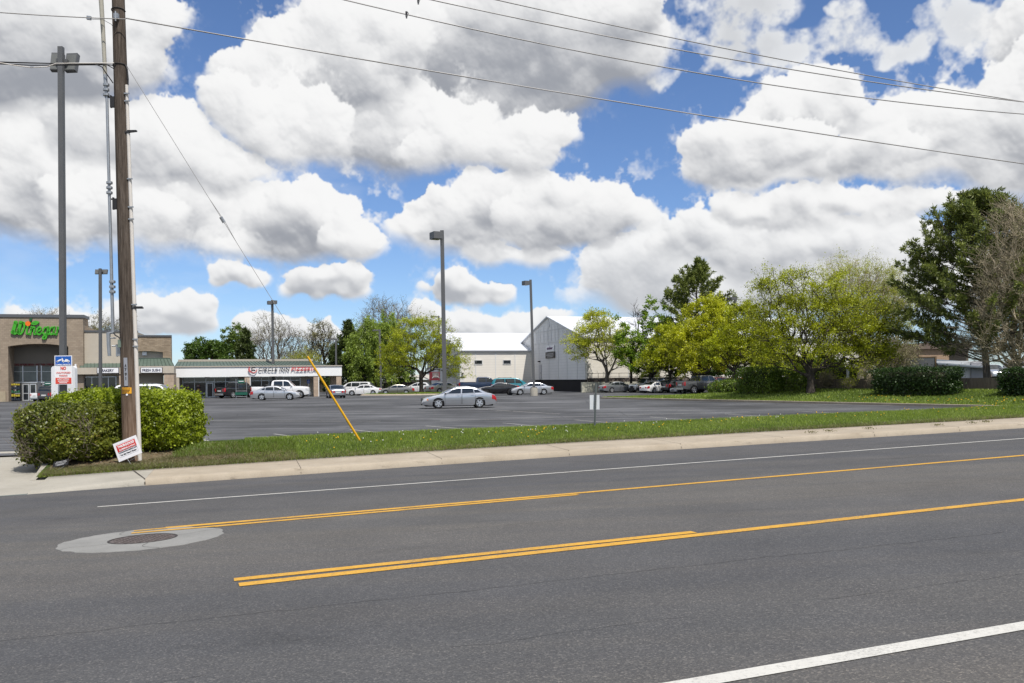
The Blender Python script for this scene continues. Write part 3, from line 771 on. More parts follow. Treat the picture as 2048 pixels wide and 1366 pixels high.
mb = MB(); mb.bx(x0, ax0-.25, -.16, -.004, 0, F.z(782)); mb.build('plinth', M_PLINTH, store)
Fr = Plane(100.35, B); Fr.pm = 90
g = MB(); fr = MB()
yw = 2.44
for a, b in ((17, 44), (45, 72.5), (83, 118), (119, 136)): g.bx(Fr.x(a), Fr.x(b), yw, yw+.03, Fr.z(762), Fr.z(733))
for a in (16.6, 44.3, 72.8, 81.5, 118.3): fr.bx(Fr.x(a), Fr.x(a)+.11, yw-.06, yw+.05, Fr.z(763), Fr.z(731))
fr.bx(Fr.x(16.6), Fr.x(136), yw-.05, yw+.05, Fr.z(766), Fr.z(763)-.003); fr.bx(Fr.x(16.6), Fr.x(136), yw-.05, yw+.05, Fr.z(743.3), Fr.z(742.6))
w = fr.build('window', M_FRAME, store); g.build('pane', M_GLASS_L, w)
for a, b in ((30, 43.7), (44.6, 58), (59, 72.3), (84.5, 100), (101, 116)):
    fr = MB(); frame(fr, Fr.x(a), Fr.x(b), yw-.12, .02, Fr.z(767.5), .10, .08); fr.bx(Fr.x(a)+.1, Fr.x(b)-.1, yw-.11, yw-.04, Fr.z(787), Fr.z(785.5))
    d = fr.build('door', M_FRAME, store); g = MB(); g.bx(Fr.x(a)+.08, Fr.x(b)-.08, yw-.07, yw-.05, .1, Fr.z(768)); g.build('pane', M_GLASS, d)
fr = MB(); fr.bx(Fr.x(74), Fr.x(81.3), yw-.08, yw, 0, Fr.z(764)); d = fr.build('door_panel', M_COPING, store)
# script letters
def fw(cx, cy): return F.x(cx/6.21, 600+cy/6.21), F.z(600+cy/6.21)
Wn = [([(200, 284), (183, 340), (166, 402)], 1.25), ([(166, 402), (178, 426), (206, 414), (236, 368)], .62), ([(263, 284), (247, 340), (231, 402)], 1.2), ([(231, 402), (246, 427), (278, 408), (305, 345), (303, 294), (288, 286)], .75),
      [(347, 338), (334, 400), (342, 426), (366, 424)], [(398, 336), (380, 428)], [(388, 372), (414, 340), (434, 350), (424, 408), (434, 428), (456, 420)],
      [(470, 392), (506, 374), (506, 344), (482, 342), (462, 382), (468, 418), (492, 430), (524, 408)],
      [(592, 346), (562, 342), (540, 384), (546, 420), (566, 428), (592, 396)], [(604, 336), (588, 420), (572, 474), (546, 484), (536, 462), (560, 444), (606, 424)],
      [(668, 346), (642, 342), (620, 384), (626, 420), (646, 428), (670, 396)], [(682, 336), (668, 408), (680, 428), (704, 420)],
      [(722, 340), (706, 428)], [(714, 382), (736, 348), (758, 350)], [(796, 346), (772, 352), (778, 382), (794, 404), (780, 428), (756, 428)]]
mb = MB(); strokes(mb, Wn[:4], fw, .175, .16); strokes(mb, Wn[4:], fw, .110, .16)
leaf = [fw(386+i*110/10, 297-i*2.0-26*math.sin(PI*i/10)**.8) for i in range(11)]+[fw(496-i*110/10, 277+i*2.0+26*math.sin(PI*i/10)**.8) for i in range(1, 10)]
mb.prism([(x, -.17, z) for x, z in leaf][::-1], (0, .16, 0))
mb.build('lettering', M_LETTER_G, store, loc=(0, -.06, 0))
mb = MB(); cx, cz = fw(352, 296); mb.prism([(cx+.27*math.cos(k*PI/10), -.2, cz+.27*math.sin(k*PI/10)) for k in range(20)], (0, .16, 0)); mb.build('fruit_emblem', M_ORANGE, store)
mb = MB(); P = [fw(372, 270), fw(366, 248), fw(378, 228), fw(402, 224), fw(404, 246), fw(390, 272)]; mb.prism([(x, -.2, z) for x, z in P], (0, .16, 0)); P = [fw(400, 298), fw(445, 286), fw(448, 291)]; mb.prism([(x, -.24, z) for x, z in P], (0, .05, 0)); mb.build('leaf_emblem', mat('dark_green_paint', (.015, .085, .03), .5), store)
lettering('STORE HOURS MON - SAT 7AM-11PM SUNDAY', (Fr.x(73), 2.46, Fr.z(729)), Fr.x(122)-Fr.x(24.5), Fr.z(726.6)-Fr.z(730.8), M_MAROON, store, .06, bold=.02)
for px, py in ((152, 732), (-2, 733)):
    mb = MB(); mb.box((F.x(px), -.16, F.z(py)), (.16, .3, .38)); mb.lathe([(.1, -.5), (.15, -.42), (.15, -.2)], 10, Matrix.Translation((F.x(px), -.22, F.z(py)+.1))); mb.build('wall_lamp', M_SIGNW, store)
# ---- produce rack by the door
mb = MB(); xr = (F.x(17)+F.x(29))/2
rk = thing('display_rack', 'dark display rack of packages left of the store doors', 'rack', B+UL*xr+UG*1.4, LANG)
for i in range(5): mb.bx(-.62, .62, -.25, .25, .08+i*.42, .12+i*.42)
for s in (-.6, .6): mb.bx(s-.03, s+.03, -.22, .22, 0, 2.1)
mb.build('shelf', M_BLACK, rk)
for i in range(5):
    mb = MB(); r = random.Random(i)
    for k in range(5): mb.bx(-.55+k*.22, -.37+k*.22, -.2, .1, .125+i*.42, .125+i*.42+r.uniform(.16, .3))
    mb.build('package', mat('package%d' % (i % 3), [(.02, .03, .05), (.45, .36, .03), (.03, .12, .06)][i % 3], .6), rk)
# ---- middle building: stucco wing, brick tower, green awnings
B = Vector((at(250, 735, 101).x, 101, 0)); F = Plane(101, B); F2 = Plane(99.7, B); F3 = Plane(98, B); F.pm = F2.pm = F3.pm = 250
mid = thing('shop_wing', 'beige stucco shop wing with brick tower and green awnings', 'shops', B, LANG)
mb = MB(); mb.bx(F.x(160), F.x(276), 0, 20, -.3, F.z(664)); mb.build('stucco_wall', M_STUCCO, mid)
mb = MB(); mb.bx(F.x(160), F.x(276.3), -.1, .4, F.z(664)+.003, F.z(661)); mb.bx(F.x(276.6), F.x(344.6), -.65, -.1, F.z(673.5), F.z(670.4)); mb.build('coping', M_COPING, mid)
tx0, tx1, tz = F.x(276.5), F.x(344), F.z(673.5)-.003
hx0, hx1 = F.x(256), F.x(327); hz = F.z(717)
mb = MB(); mb.bx(tx1-(tx1-hx1), tx1, -.55, .3, hz-2, tz)
for i in range(12):
    a, b = tx0+(hx1-tx0)*i/12, tx0+(hx1-tx0)*(i+1)/12
    f = lambda x: F.z(702.5)-(F.z(702.5)-F.z(704.8))*((x-F.x(293))/(hx1-F.x(293)))**2
    mb.prism([(a, -.55, f(a)), (b, -.55, f(b)), (b, -.55, tz), (a, -.55, tz)], (0, .5, 0))
mb.build('tower_wall', M_BLOCK2, mid)
mb = MB(); mb.bx(F.x(254), hx1+.1, -.045, .25, F.z(722), F.z(699)); mb.build('arch_panel', M_STUCCO, mid)
mb = MB(); mb.bx(F.x(285.5), F.x(294.2), -.26, -.004, F.z(711), F.z(703.5)); mb.build('wall_lamp', M_SIGNW, mid)
def awning(mb, sm, x0, x1, y0, z0, y1, z1, n, x0b=None, x1b=None):
    """sloping standing seam metal: top edge at (y0, z0), lower edge at (y1, z1)"""
    x0b = x0 if x0b is None else x0b; x1b = x1 if x1b is None else x1b
    mb.prism([(x0b, y1, z1), (x1b, y1, z1), (x1, y0, z0), (x0, y0, z0)], (0, .1, -.08))
    for i in range(n+1):
        s = i/n; a = Vector((x0b+(x1b-x0b)*s, y1, z1)); b = Vector((x0+(x1-x0)*s, y0, z0)); up = Vector((0, -.03, .05))
        sm.prism([a+Vector((-.02, 0, 0)), a+Vector((.02, 0, 0)), b+Vector((.02, 0, 0)), b+Vector((-.02, 0, 0))], up)
mb, sm = MB(), MB()
awning(mb, sm, F.x(160), F.x(276), -.05, F.z(726.5), -1.3, F2.z(734.5), 16, F2.x(160), F2.x(276))
awning(mb, sm, F.x(276.6), F.x(341), -.6, F.z(717.5), -3.0, F3.z(732), 10, F3.x(270), F3.x(348))
mb.bx(F.x(276.6), F.x(341), -.72, -.56, F.z(717.6), F.z(716.2))
a = mb.build('awning', M_GREEN, mid); sm.build('seam', M_GREEN_D, a)
mb = MB(); mb.bx(F2.x(150), F2.x(244), -1.3, -.01, F2.z(748), F2.z(734.8)); mb.bx(F3.x(245.2), F3.x(348), -3.0, -.56, F3.z(747), F3.z(732.4)); mb.build('fascia', M_STUCCO, mid)
for c in ((F2.x(238), F2.x(245.5), -1.2, .2, 0, F2.z(748)-.004), (F3.x(327.5), F3.x(347.5), -2.9, .2, 0, F3.z(747)-.004)): mb = MB(); mb.bx(*c); mb.build('column', M_BLOCK3, mid)
mb = MB(); mb.bx(F.x(278), F.x(327.3), -.35, -.2, 0, F.z(747)); mb.build('recess_wall', M_STUCCO, mid)
fr, g = MB(), MB(); frame(fr, F.x(168), F.x(233), -.12, .3, F.z(752.5), .1, .1)
for px in (183, 200, 216): fr.bx(F.x(px), F.x(px)+.08, -.11, -.03, .4, F.z(754))
g.bx(F.x(168.5), F.x(232.5), -.06, -.03, .38, F.z(753)); w = fr.build('window', M_FRAME, mid); g.build('pane', M_GLASS, w)
for a, b, y, txt, c, wd in ((194.5, 238.5, -1.3, 'BAKERY', 216.5, 24), (281.5, 325.2, -3.0, 'FRESH SUSHI', 303.2, 36)):
    G = F2 if y > -2 else F3
    mb = MB(); mb.bx(G.x(a), G.x(b), y-.22, y-.004, G.z(746.2), G.z(735.2)); s = mb.build('shop_sign', M_NAVY, mid)
    mb = MB(); mb.bx(G.x(a)+.06, G.x(b)-.06, y-.235, y-.223, G.z(745.6), G.z(735.8)); mb.build('sign_face', M_SIGNW, s)
    lettering(txt, (G.x(c)-(.0 if txt[0] == 'F' else .0), y-.245, G.z(740.8)), G.x(c+wd/2)-G.x(c-wd/2), G.z(738)-G.z(743.6), M_NAVY, s, .014, bold=.025)
mb = MB(); x = F.x(198.5); P = [(x-.1, y, z) for y, z in ()]
strokes(mb, [[(0, 0), (1, 2), (2.5, 2.2), (2.6, .8), (1.2, .6)]], lambda a, b: (F2.x(204)-.3+a*.05, F2.z(741.5)+b*.09), .03, .02); mb.build('emblem', M_NAVY, mid, loc=(0, -1.535, 0))
# ---- pizzeria strip
B = Vector((at(515, 745, 106).x, 106, 0)); F = Plane(106, B); Fb = Plane(108.9, B); Fr2 = Plane(111, B); F.pm = Fb.pm = Fr2.pm = 515
piz = thing('pizzeria', 'low strip mall unit with white fascia and red and black letters', 'restaurant', B, LANG)
xa, xb = F.x(349), F.x(683.5)
mb = MB(); mb.bx(xa, xb, 0, .5, F.z(753.0), F.z(733.6)); mb.build('fascia', M_WHITEP, piz)
mb = MB(); mb.bx(xa-.05, xb+.06, -.1, .7, F.z(733.6)+.004, F.z(731.4)); mb.bx(xa, Fr2.x(626), 5.0, 5.6, Fr2.z(722.6), Fr2.z(718.4)); mb.build('coping', mat('beige_coping', (.42, .38, .32), .8), piz)
mb, sm = MB(), MB(); awning(mb, sm, xa, Fr2.x(628), 5.0, Fr2.z(722.8), .75, F.z(731.6), 44, xa, F.x(655)); a = mb.build('roof', M_GREEN, piz); sm.build('seam', M_GREEN_D, a)
mb = MB(); mb.bx(xa, F.x(648), .6, 12, F.z(731.4)-.5, F.z(731.4)-.15)
mb.bx(xa, Fr2.x(625.5), 5.05, 9, F.z(731.4)-.1, Fr2.z(722.6)-.01); mb.build('roof_deck', M_STUCCO, piz)
mb = MB(); mb.bx(xa, F.x(640), 3.0, 12, -.2, F.z(753)-.01); mb.bx(xa, xa+.5, .02, 3, -.2, F.z(753)-.01); mb.build('back_wall', M_STUCCO, piz)
mb = MB(); mb.bx(xa+.5, xb, .51, 3, F.z(753)+.02, F.z(753)+.2); mb.build('soffit', M_WHITEP, piz)
for a, b in ((489, 499.5), (627, 636.5), (672.5, 682.5)):
    mb = MB(); mb.bx(F.x(a), F.x(b), .06, .75, 0, F.z(753.2)); mb.build('column', M_BLOCK3, piz)
for a, b in ((499.5, 501), (636.5, 638), (352.2, 353.4)): mb = MB(); mb.bx(F.x(a), F.x(b)-.01, .05, .2, 0, F.z(753.2)); mb.build('downpipe', M_WHITEP, piz)
mb = MB(); mb.bx(Fb.x(660), Fb.x(672), 1.8, 3.0, 0, F.z(753)-.02); mb.build('side_wall', M_BLOCK3, piz)
def storefront(px0, px1, cuts, zmid, door=None):
    fr, g = MB(), MB(); y = 2.9
    frame(fr, Fb.x(px0), Fb.x(px1), y, .05, Fb.z(753.6), .09, .09)
    for c in cuts: fr.bx(Fb.x(c), Fb.x(c)+.08, y+.005, y+.085, .14, Fb.z(753.6)-.09)
    fr.bx(Fb.x(px0)+.09, Fb.x(px1)-.09, y+.008, y+.08, Fb.z(zmid), Fb.z(zmid)+.09); fr.bx(Fb.x(px0)+.09, Fb.x(px1)-.09, y+.008, y+.08, .55, .62)
    g.bx(Fb.x(px0)+.05, Fb.x(px1)-.05, y+.05, y+.06, .1, Fb.z(754))
    w = fr.build('window', M_FRAME, piz); g.build('pane', M_GLASS, w)
storefront(364.5, 476, (388, 411, 428, 450), 763.5)
storefront(500.8, 601, (522, 537, 552, 566, 580), 762)
fr = MB(); frame(fr, Fb.x(412.5), Fb.x(426.5), 2.8, .03, Fb.z(764.3), .12, .09); d = fr.build('door', M_FRAME, piz); g = MB(); g.bx(Fb.x(412.5)+.1, Fb.x(426.5)-.1, 2.84, 2.86, .12, Fb.z(765)); g.build('pane', M_GLASS, d)
for px in (374, 396.5):                        # posters behind the glass
    mb = MB(); mb.bx(Fb.x(px-4), Fb.x(px+4), 2.885, 2.898, Fb.z(781), Fb.z(767.5)); p = mb.build('poster', mat('poster_paper', (.06, .045, .045), .6), piz)
    mb = MB(); mb.bx(Fb.x(px-3.4), Fb.x(px+3.4), 2.87, 2.88, Fb.z(771.5), Fb.z(768.3)); mb.build('poster_heading', mat('poster_pale', (.46, .42, .42), .6, col2=(.26, .07, .06), vscale=6), p)
    mb = MB(); mb.prism([(Fb.x(px)+.2*math.cos(k*PI/8), 2.86, Fb.z(778.5)+.17*math.sin(k*PI/8)) for k in range(16)], (0, .015, 0)); mb.build('poster_picture', mat('poster_pizza', (.52, .24, .10), .6, var=.4, vscale=9), p)
sy = -.17
lettering('CIRCLE INN', (F.x(548.3), sy, F.z(739.0)), F.x(579.5)-F.x(517), F.z(735.6)-F.z(742.4), M_LETTER_D, piz, .05, shear=.25, bold=.02, spacing=1.12)
lettering('PIZZERIA', (F.x(607), sy, F.z(738.6)), F.x(632)-F.x(582), F.z(735.2)-F.z(742), M_RED, piz, .05, shear=.25, bold=.02, spacing=1.12)
lettering('C', (F.x(506.5), sy, F.z(738.2)), .50, F.z(734.6)-F.z(742.2), M_LETTER_D, piz, .05, bold=.04)
mb = MB(); fz = lambda a, b: (F.x(506)+a, F.z(739)+b)
strokes(mb, [[(-.42, .28), (-.40, -.05), (-.2, -.30)], [(-.12, -.36), (.2, -.4), (.42, -.12), (.46, .02)], [(-.52, .1), (-.48, -.16), (-.3, -.34)]], fz, .045, .05); mb.build('emblem', M_RED, piz, loc=(0, sy, 0))
# ---- sheds: lap sided, steel roofed
def siding(name, col, gap=.75):
    g = NG(name); x = g.xyz(g.obj)
    fr = g.math('FRACT', g.math('MULTIPLY', x[2], 1/.42)); ln = g.math('LESS_THAN', fr, .10)
    c = g.ramp(g.noise(g.obj, .35, 4), [(.3, tuple(q*.95 for q in col)), (.7, tuple(min(1, q*1.04) for q in col))])
    c = g.mix(g.math('MULTIPLY', ln, .30), c, tuple(q*.55 for q in col))
    return g.done(c, .75, .25)
M_SIDING = siding('cream_siding', (.74, .70, .63)); M_SIDING_G = siding('grey_siding', (.78, .775, .765))
M_STEEL = mat('white_steel_roof', (.66, .675, .70), .45, .1, var=.02, vscale=.5)
M_TRIM = mat('white_trim', (.64, .64, .63), .6); M_FOUND = mat('dark_foundation', (.012, .012, .014), .9, var=.3)
M_STEEL_R = mat('steel_edge', (.42, .44, .46), .5)
def shed(name, label, corner, glen, llen, zb, ze, zr, seams_g, seams_l, grey, long_m):
    """corner nearest the camera; local x along the long wall, local y along the gable"""
    o = thing(name, label, 'warehouse', corner, LANG)
    mb = MB(); mb.prism([(0, 0, zb), (0, glen, zb), (0, glen, ze), (0, glen/2, zr), (0, 0, ze)][::-1], (.3, 0, 0)); mb.build('gable_wall', grey, o)
    for a, b in ((.003, .3), (glen-.3, glen)): mb = MB(); mb.bx(.3, llen, a, b, zb, ze-.02); mb.build('long_wall', long_m, o)
    mb = MB(); h = .14
    for a, b in ((-.35, glen/2), (glen+.35, glen/2)):
        za = ze-(zr-ze)/(glen/2)*.35
        mb.prism([(-.35, a, za+.02), (llen, a, za+.02), (llen, b, zr+.02), (-.35, b, zr+.02)], (0, 0, h))
    mb.build('roof', M_STEEL, o)
    mb = MB()
    for s in seams_g:
        z1 = ze+(zr-ze)*(1-abs(s-glen/2)/(glen/2)); mb.bx(-.04, -.004, s-.06, s+.06, zb, z1-.05)
    mb.bx(-.05, -.006, .05, glen-.05, ze-.1, ze+.02)
    for s in seams_l: mb.bx(s-.07, s+.07, -.04, .0, zb, ze-.25)
    mb.bx(.05, llen, -.12, -.005, ze-.28, ze-.05); mb.bx(-.05, .22, -.06, -.004, zb, ze-.3)
    mb.build('trim', M_TRIM, o)
    mb = MB(); mb.bx(.12, llen, .12, glen-.12, -.6, zb-.003); mb.build('foundation', M_FOUND, o)
    return o
c2 = Vector((10.1, 120, 0)); G2 = 31.2
w2 = shed('warehouse', 'big gabled warehouse, grey gable end in shade, behind parked cars', c2, G2, 46, 1.7, 7.42, 11.35, (3.2, 7.4, 11.2, G2/2, 20.5, 25, 28.5), [3+i*3.4 for i in range(13)], M_SIDING_G, M_SIDING)
mb = MB()
for s in np.linspace(9, G2-8, 9): mb.bx(-.07, -.045, s-.04, s+.04, 7.6, 7.42+(11.35-7.42)*(1-abs(s-G2/2)/(G2/2))-.7)
mb.bx(-.07, -.045, 8.6, G2-8.8, 9.2, 9.32); mb.build('gable_batten', M_TRIM, w2)
mb = MB(); mb.prism([(-.08, G2/2+.5*math.cos(k*PI/8), 10.15+.5*math.sin(k*PI/8)) for k in range(16)], (.075, 0, 0)); mb.build('gable_vent', M_TRIM, w2)
def gable_y(px, py, c, glen):
    """position along a gable seen at a photograph column"""
    x, _ = deroll(px, py); r = x/FPX
    return (r*c.y-c.x)/(UG.x-r*UG.y)
ya, yb = gable_y(1094, 700, c2, G2), gable_y(1109.5, 700, c2, G2)
mb = MB(); mb.bx(-.16, -.05, yb, ya, 6.0, 6.95); s = mb.build('banner', M_SIGNW, w2)
purple = mat('purple_print', (.10, .03, .12), .6)
me = text_mesh('amhar', (ya-yb)*.72, .46, .02, bold=.03); me.materials.append(purple); o = link('lettering', me, s); o.location = (-.18, (ya+yb)/2, 6.55); o.rotation_euler = (0, 0, -PI/2)
mb = MB(); mb.bx(-.16, -.05, yb-.3, ya+.3, 5.0, 5.94); s = mb.build('lower_banner', M_BLACK, w2)
mb = MB()
for z, a in ((5.66, .9), (5.44, .96), (5.2, .7)): mb.bx(-.18, -.162, yb+(ya-yb)*(1-a)/2, ya-(ya-yb)*(1-a)/2, z-.05, z+.05)
mb.build('banner_line', mat('pale_print', (.4, .4, .41), .6), s)
ya = gable_y(1081, 750, c2, G2); mb = MB(); mb.bx(-.09, -.05, ya-.6, ya+.6, 1.75, 4.1); d = mb.build('door', mat('grey_door', (.50, .505, .52), .6), w2); mb = MB(); mb.bx(-.14, -.09, ya-.5, ya-.42, 2.7, 2.85); mb.build('handle', M_BLACK, d)
mb = MB(); mb.box((-.2, ya+.1, 4.6), (.3, .4, .2)); mb.build('wall_lamp', M_BLACK, w2)
y1 = at(920, 740, 140); c1 = Vector((y1.x, 140, 0)); G1 = 28
w1 = shed('warehouse', 'cream lap sided warehouse with white roof, left of the gabled one', c1, G1, 26, 1.1, 6.5, 9.95, (3.5, 7, 10.5, 14, 18, 22), (2.6, 5.9, 9.2, 12.6), M_SIDING_G, M_SIDING)
def long_x(px, py, c):
    x, _ = deroll(px, py); r = x/FPX
    return (r*c.y-c.x)/(UL.x-r*UL.y)
for p0, p1 in ((948, 965), (1005.5, 1022)):
    a, b = long_x(p0, 721, c1), long_x(p1, 721, c1); fr, g = MB(), MB(); frame(fr, a, b, -.08, 4.25, 5.0, .09, .07); w = fr.build('window', M_TRIM, w1); g.bx(a+.08, b-.08, -.04, -.02, 4.3, 4.95); g.build('pane', M_GLASS, w)
a, b = long_x(920.5, 757, c1), long_x(928, 757, c1); mb = MB(); mb.bx(a+.1, b, -.07, -.004, 0.2, 2.2); mb.build('door', M_TRIM, w1)
mb = MB(); mb.bx(a+.0, b+.1, -.14, -.07, 2.2, 2.32); mb.build('door_lintel', M_BLACK, w1); mb = MB(); mb.bx((a+b)/2-.1, (a+b)/2+.2, -.3, -.02, 2.75, 2.95); mb.build('wall_lamp', M_BLACK, w1)
mb = MB(); mb.bx(-.08, -.05, 2.2, 8.8, .3, 2.6); mb.build('garage_door', M_TRIM, w1)
mb = MB(); mb.bx(-.5, -.1, 9.5, 14, .2, 1.6)
for k in range(7): mb.bx(-1.3, -1.26, 9.4+k*.8, 9.44+k*.8, 0, 2.0)
mb.bx(-1.3, -1.26, 9.4, 14.3, 1.9, 1.96); mb.build('loading_rail', mat('grey_rail', (.09, .10, .12), .6), w1)
# red painted board in front of the left shed
p = at(868.5, 752, 126); sg = thing('billboard', 'red picture board on posts below the left warehouse', 'sign board', (p.x, 126, 0))
mb = MB(); mb.bx(-.72, .78, -.04, .04, p.z-.62, p.z+.58); mb.build('board', mat('dull_red', (.17, .02, .03), .6, var=.25, vscale=2), sg)
mb = MB(); mb.bx(-.25, .66, -.06, -.045, p.z-.28, p.z+.5); mb.build('picture', mat('board_picture', (.10, .075, .08), .6, col2=(.28, .25, .25), vscale=3.4), sg)
mb = MB(); strokes(mb, [[(-.3, -.34), (-.1, -.08), (.25, -.02), (.6, -.12), (.7, -.3)]], lambda a, b: (a, p.z+b), .03, .02); mb.build('arc_mark', M_TRIM, sg, loc=(0, -.055, 0))
for s in (-.6, .66): mb = MB(); mb.bx(s-.04, s+.04, .045, .12, 0, p.z+.5); mb.build('post', M_BLACK, sg)
# ---- stone wall, railing and low concrete wall below the long wall
sa, sb = at(1176, 760, 118.9), at(1300, 757, 121.6)
sw = thing('stone_wall', 'rough stone retaining wall with black railing below the warehouse', 'wall', (sa.x, sa.y, 0), math.atan2(sb.y-sa.y, sb.x-sa.x))
L = (sb-sa).length+6
g = NG('field_stone'); c = g.voronoi(g.obj, 2.2, 'F1', 'Color'); e = g.voronoi(g.obj, 2.2, 'DISTANCE_TO_EDGE')
c = g.mix(g.math('LESS_THAN', e, .05), g.ramp(g.xyz(c)[0], [(0, (.05, .05, .055)), (.5, (.13, .105, .09)), (1, (.20, .17, .15))]), (.03, .03, .03)); M_STONE = g.done(c, .9, .2)
mb = MB(); mb.bx(0, L, 0, .4, -.2, 1.9); mb.build('masonry', M_STONE, sw)
mb = MB(); mb.bx(0, L, .17, .21, 2.5, 2.55)
for i in range(9): mb.bx(i*1.55, i*1.55+.05, .17, .22, 1.9, 2.5)
mb.bx(0, L, .17, .21, 2.0, 2.04); mb.build('railing', M_BLACK, sw)
p = at(1163.5, 773, 116.2); q = at(1290, 772, 118.8)
lw = thing('low_wall', 'low cream concrete wall in front of the stone wall', 'wall', (p.x, p.y, 0), math.atan2(q.y-p.y, q.x-p.x)); mb = MB(); mb.bx(0, (q-p).length, 0, .3, -.1, 1.35); mb.build('panel', mat('cream_concrete', (.46, .45, .37), .9, var=.06), lw)
# brick rubble and dark step by the gable
p = lot(1120, 779.5); st = thing('loading_step', 'low reddish brick step under the dark warehouse foundation', 'step', (p.x-2.6, p.y+2, 0))
mb = MB(); mb.bx(-.5, 6.2, 0, 1, 0, .5); mb.bx(4.4, 6.0, -.6, 0, 0, .35); mb.build('masonry', brick_mat('red_brick', (.16, .06, .035), (.24, .11, .07), (.10, .07, .06), .3, .1), st)
# ---- dark fence behind the cars on the left
p, q = at(684, 775, 131), at(835, 775, 134)
fe = thing('timber_fence', 'long weathered dark timber fence behind the parked cars', 'fence', (p.x, p.y, 0), math.atan2(q.y-p.y, q.x-p.x))
mb = MB(); r = random.Random(3); x = 0
while x < (q-p).length: mb.bx(x, x+.24, 0, .04, 0, 1.55+r.uniform(-.06, .06)); x += .26
mb.build('board', mat('fence_wood', (.035, .028, .024), .95, var=.4, vscale=3), fe)
for i in range(5): mb = MB(); mb.bx(i*2.8, i*2.8+.09, -.08, -.01, 0, 1.75); mb.build('post', mat('fence_post', (.09, .08, .075), .95), fe)
# small house roof behind the middle tree
p = at(828, 757, 142); hs = thing('small_house', 'small pale roofed house just visible behind the middle tree', 'house', (p.x, p.y, 0))
mb = MB(); mb.bx(-3.4, 2.4, 0, 5, 0, 1.9); mb.build('wall', M_STUCCO, hs); mb = MB(); mb.prism([(-3.8, -.4, 2.0), (-3.8, 5.4, 2.0), (-3.2, 2.5, 2.75)], (6.4, 0, 0)); mb.build('roof', mat('pale_roof', (.42, .40, .36), .9), hs)
# ---- things beyond the lawn on the right
def lawn_z(X, Y):
    q = Vector((X, Y, 0))-EA; return berm_z(q.dot(EU), max(0, q.dot(EN)-.17))
def on_lawn(px, py):
    """point of the raised lawn seen at a pixel"""
    x, y = deroll(px, py); lo = 40.0; best = None
    for Y in np.arange(40, 110, .25):
        X = x/FPX*Y; q = Vector((X, Y, 0))-EA; d = q.dot(EN)
        if d < .2: continue
        z = lawn_z(X, Y)
        if CZ-y/FPX*Y <= z: return Vector((X, Y, z))
    return Vector((x/FPX*70, 70, lawn_z(x/FPX*70, 70)))
p, q = on_lawn(1640, 781), on_lawn(2120, 783)
fd = (q-p).normalized(); fp = p+EN*1.6
M_FENCE2 = mat('brown_fence', (.15, .122, .095), .95, var=.25, vscale=2, stretch=(6, 6, .6))
fe = thing('board_fence', 'low brown board fence along the back of the raised lawn', 'fence', (fp.x, fp.y, 0), math.atan2(fd.y, fd.x))
mb = MB(); x = -6
while x < 26:
    X, Y = fp.x+fd.x*x, fp.y+fd.y*x; z = lawn_z(X, Y); mb.bx(x, x+.28, 0, .05, z-.1, z+.78); x += .29
mb.build('board', M_FENCE2, fe)
for i in range(-2, 10): X, Y = fp.x+fd.x*i*2.6, fp.y+fd.y*i*2.6; z = lawn_z(X, Y); mb = MB(); mb.bx(i*2.6, i*2.6+.1, -.07, -.003, z-.1, z+.74); mb.build('post', M_FENCE2, fe)
p = at(1716, 748, 66); wb = thing('white_bollard', 'short white pipe bollard behind the brown fence', 'bollard', (p.x, p.y+2, .7)); mb = MB(); mb.lathe([(.09, 0), (.09, 1.62), (.07, 1.68)], 12); mb.build('pipe', M_SIGNW, wb)
# brown building and sheds behind the pine
p = at(1895, 716, 88); bb = thing('brick_building', 'orange brown stucco building seen under the large pine', 'building', (p.x, p.y, 0))
ztop = CZ-(deroll(1895, 684)[1])/FPX*88
mb = MB(); mb.bx(at(1838, 715, 88).x-p.x, at(1898, 715, 88).x-p.x, 0, 10, 0, ztop-.7); mb.build('wall', mat('tan_render', (.36, .25, .17), .9, var=.12), bb)
mb = MB(); mb.bx(at(1898, 715, 88).x-p.x+.01, at(1940, 715, 88).x-p.x, .3, 10, 0, ztop-.695); mb.build('side_wall', mat('dark_render', (.16, .13, .10), .9), bb)
mb = MB(); mb.bx(at(1835, 715, 88).x-p.x, at(1942, 715, 88).x-p.x, -.3, 10.3, ztop-.69, ztop-.1); mb.build('roof', mat('red_roof', (.16, .12, .10), .9), bb)
p = at(1838, 728, 76); ut = thing('utility_trailer', 'dark grey box panel standing behind the evergreen hedge', 'container', (p.x, p.y, 1.0))
w = at(1870, 728, 76).x-at(1807, 728, 76).x; zt = p.z-1+(.55)
mb = MB(); mb.bx(-w/2, w/2, 0, 1.6, 0, zt); mb.build('body', mat('slate_panel', (.085, .09, .10), .7), ut)
mb = MB(); mb.bx(w/2+.004, w/2+.14, -.05, 1.5, 0, zt+.1); mb.bx(-w/2, w/2, -.03, 1.6, zt+.003, zt+.08); mb.build('edge_post', mat('rusty_post', (.16, .11, .07), .9), ut)
p = at(1920, 738, 80); sh = thing('white_shed', 'white wall of a small shed right of the evergreen hedge', 'shed', (p.x, p.y, 1.0))
mb = MB(); xl, xr = at(1873, 735, 80).x-p.x, at(1972, 735, 80).x-p.x; mb.bx(xl, xr, 0, 4, 0, 2.1); mb.build('wall', mat('shed_white', (.60, .61, .63), .8, var=.05), sh)
mb = MB(); mb.prism([(xl-.2, -.7, 1.75), (xl+4.6, -.7, 1.35), (xl+4.6, 2, 1.9), (xl-.2, 2, 2.3)], (0, 0, .12)); mb.build('lean_to_roof', mat('slate_roof', (.10, .12, .14), .7), sh)
mb = MB(); mb.bx(at(1941, 735, 80).x-p.x, at(1972, 735, 80).x-p.x, -.14, -.01, 0, 1.95); mb.build('block_panel', mat('grey_block', (.33, .33, .36), .85), sh)
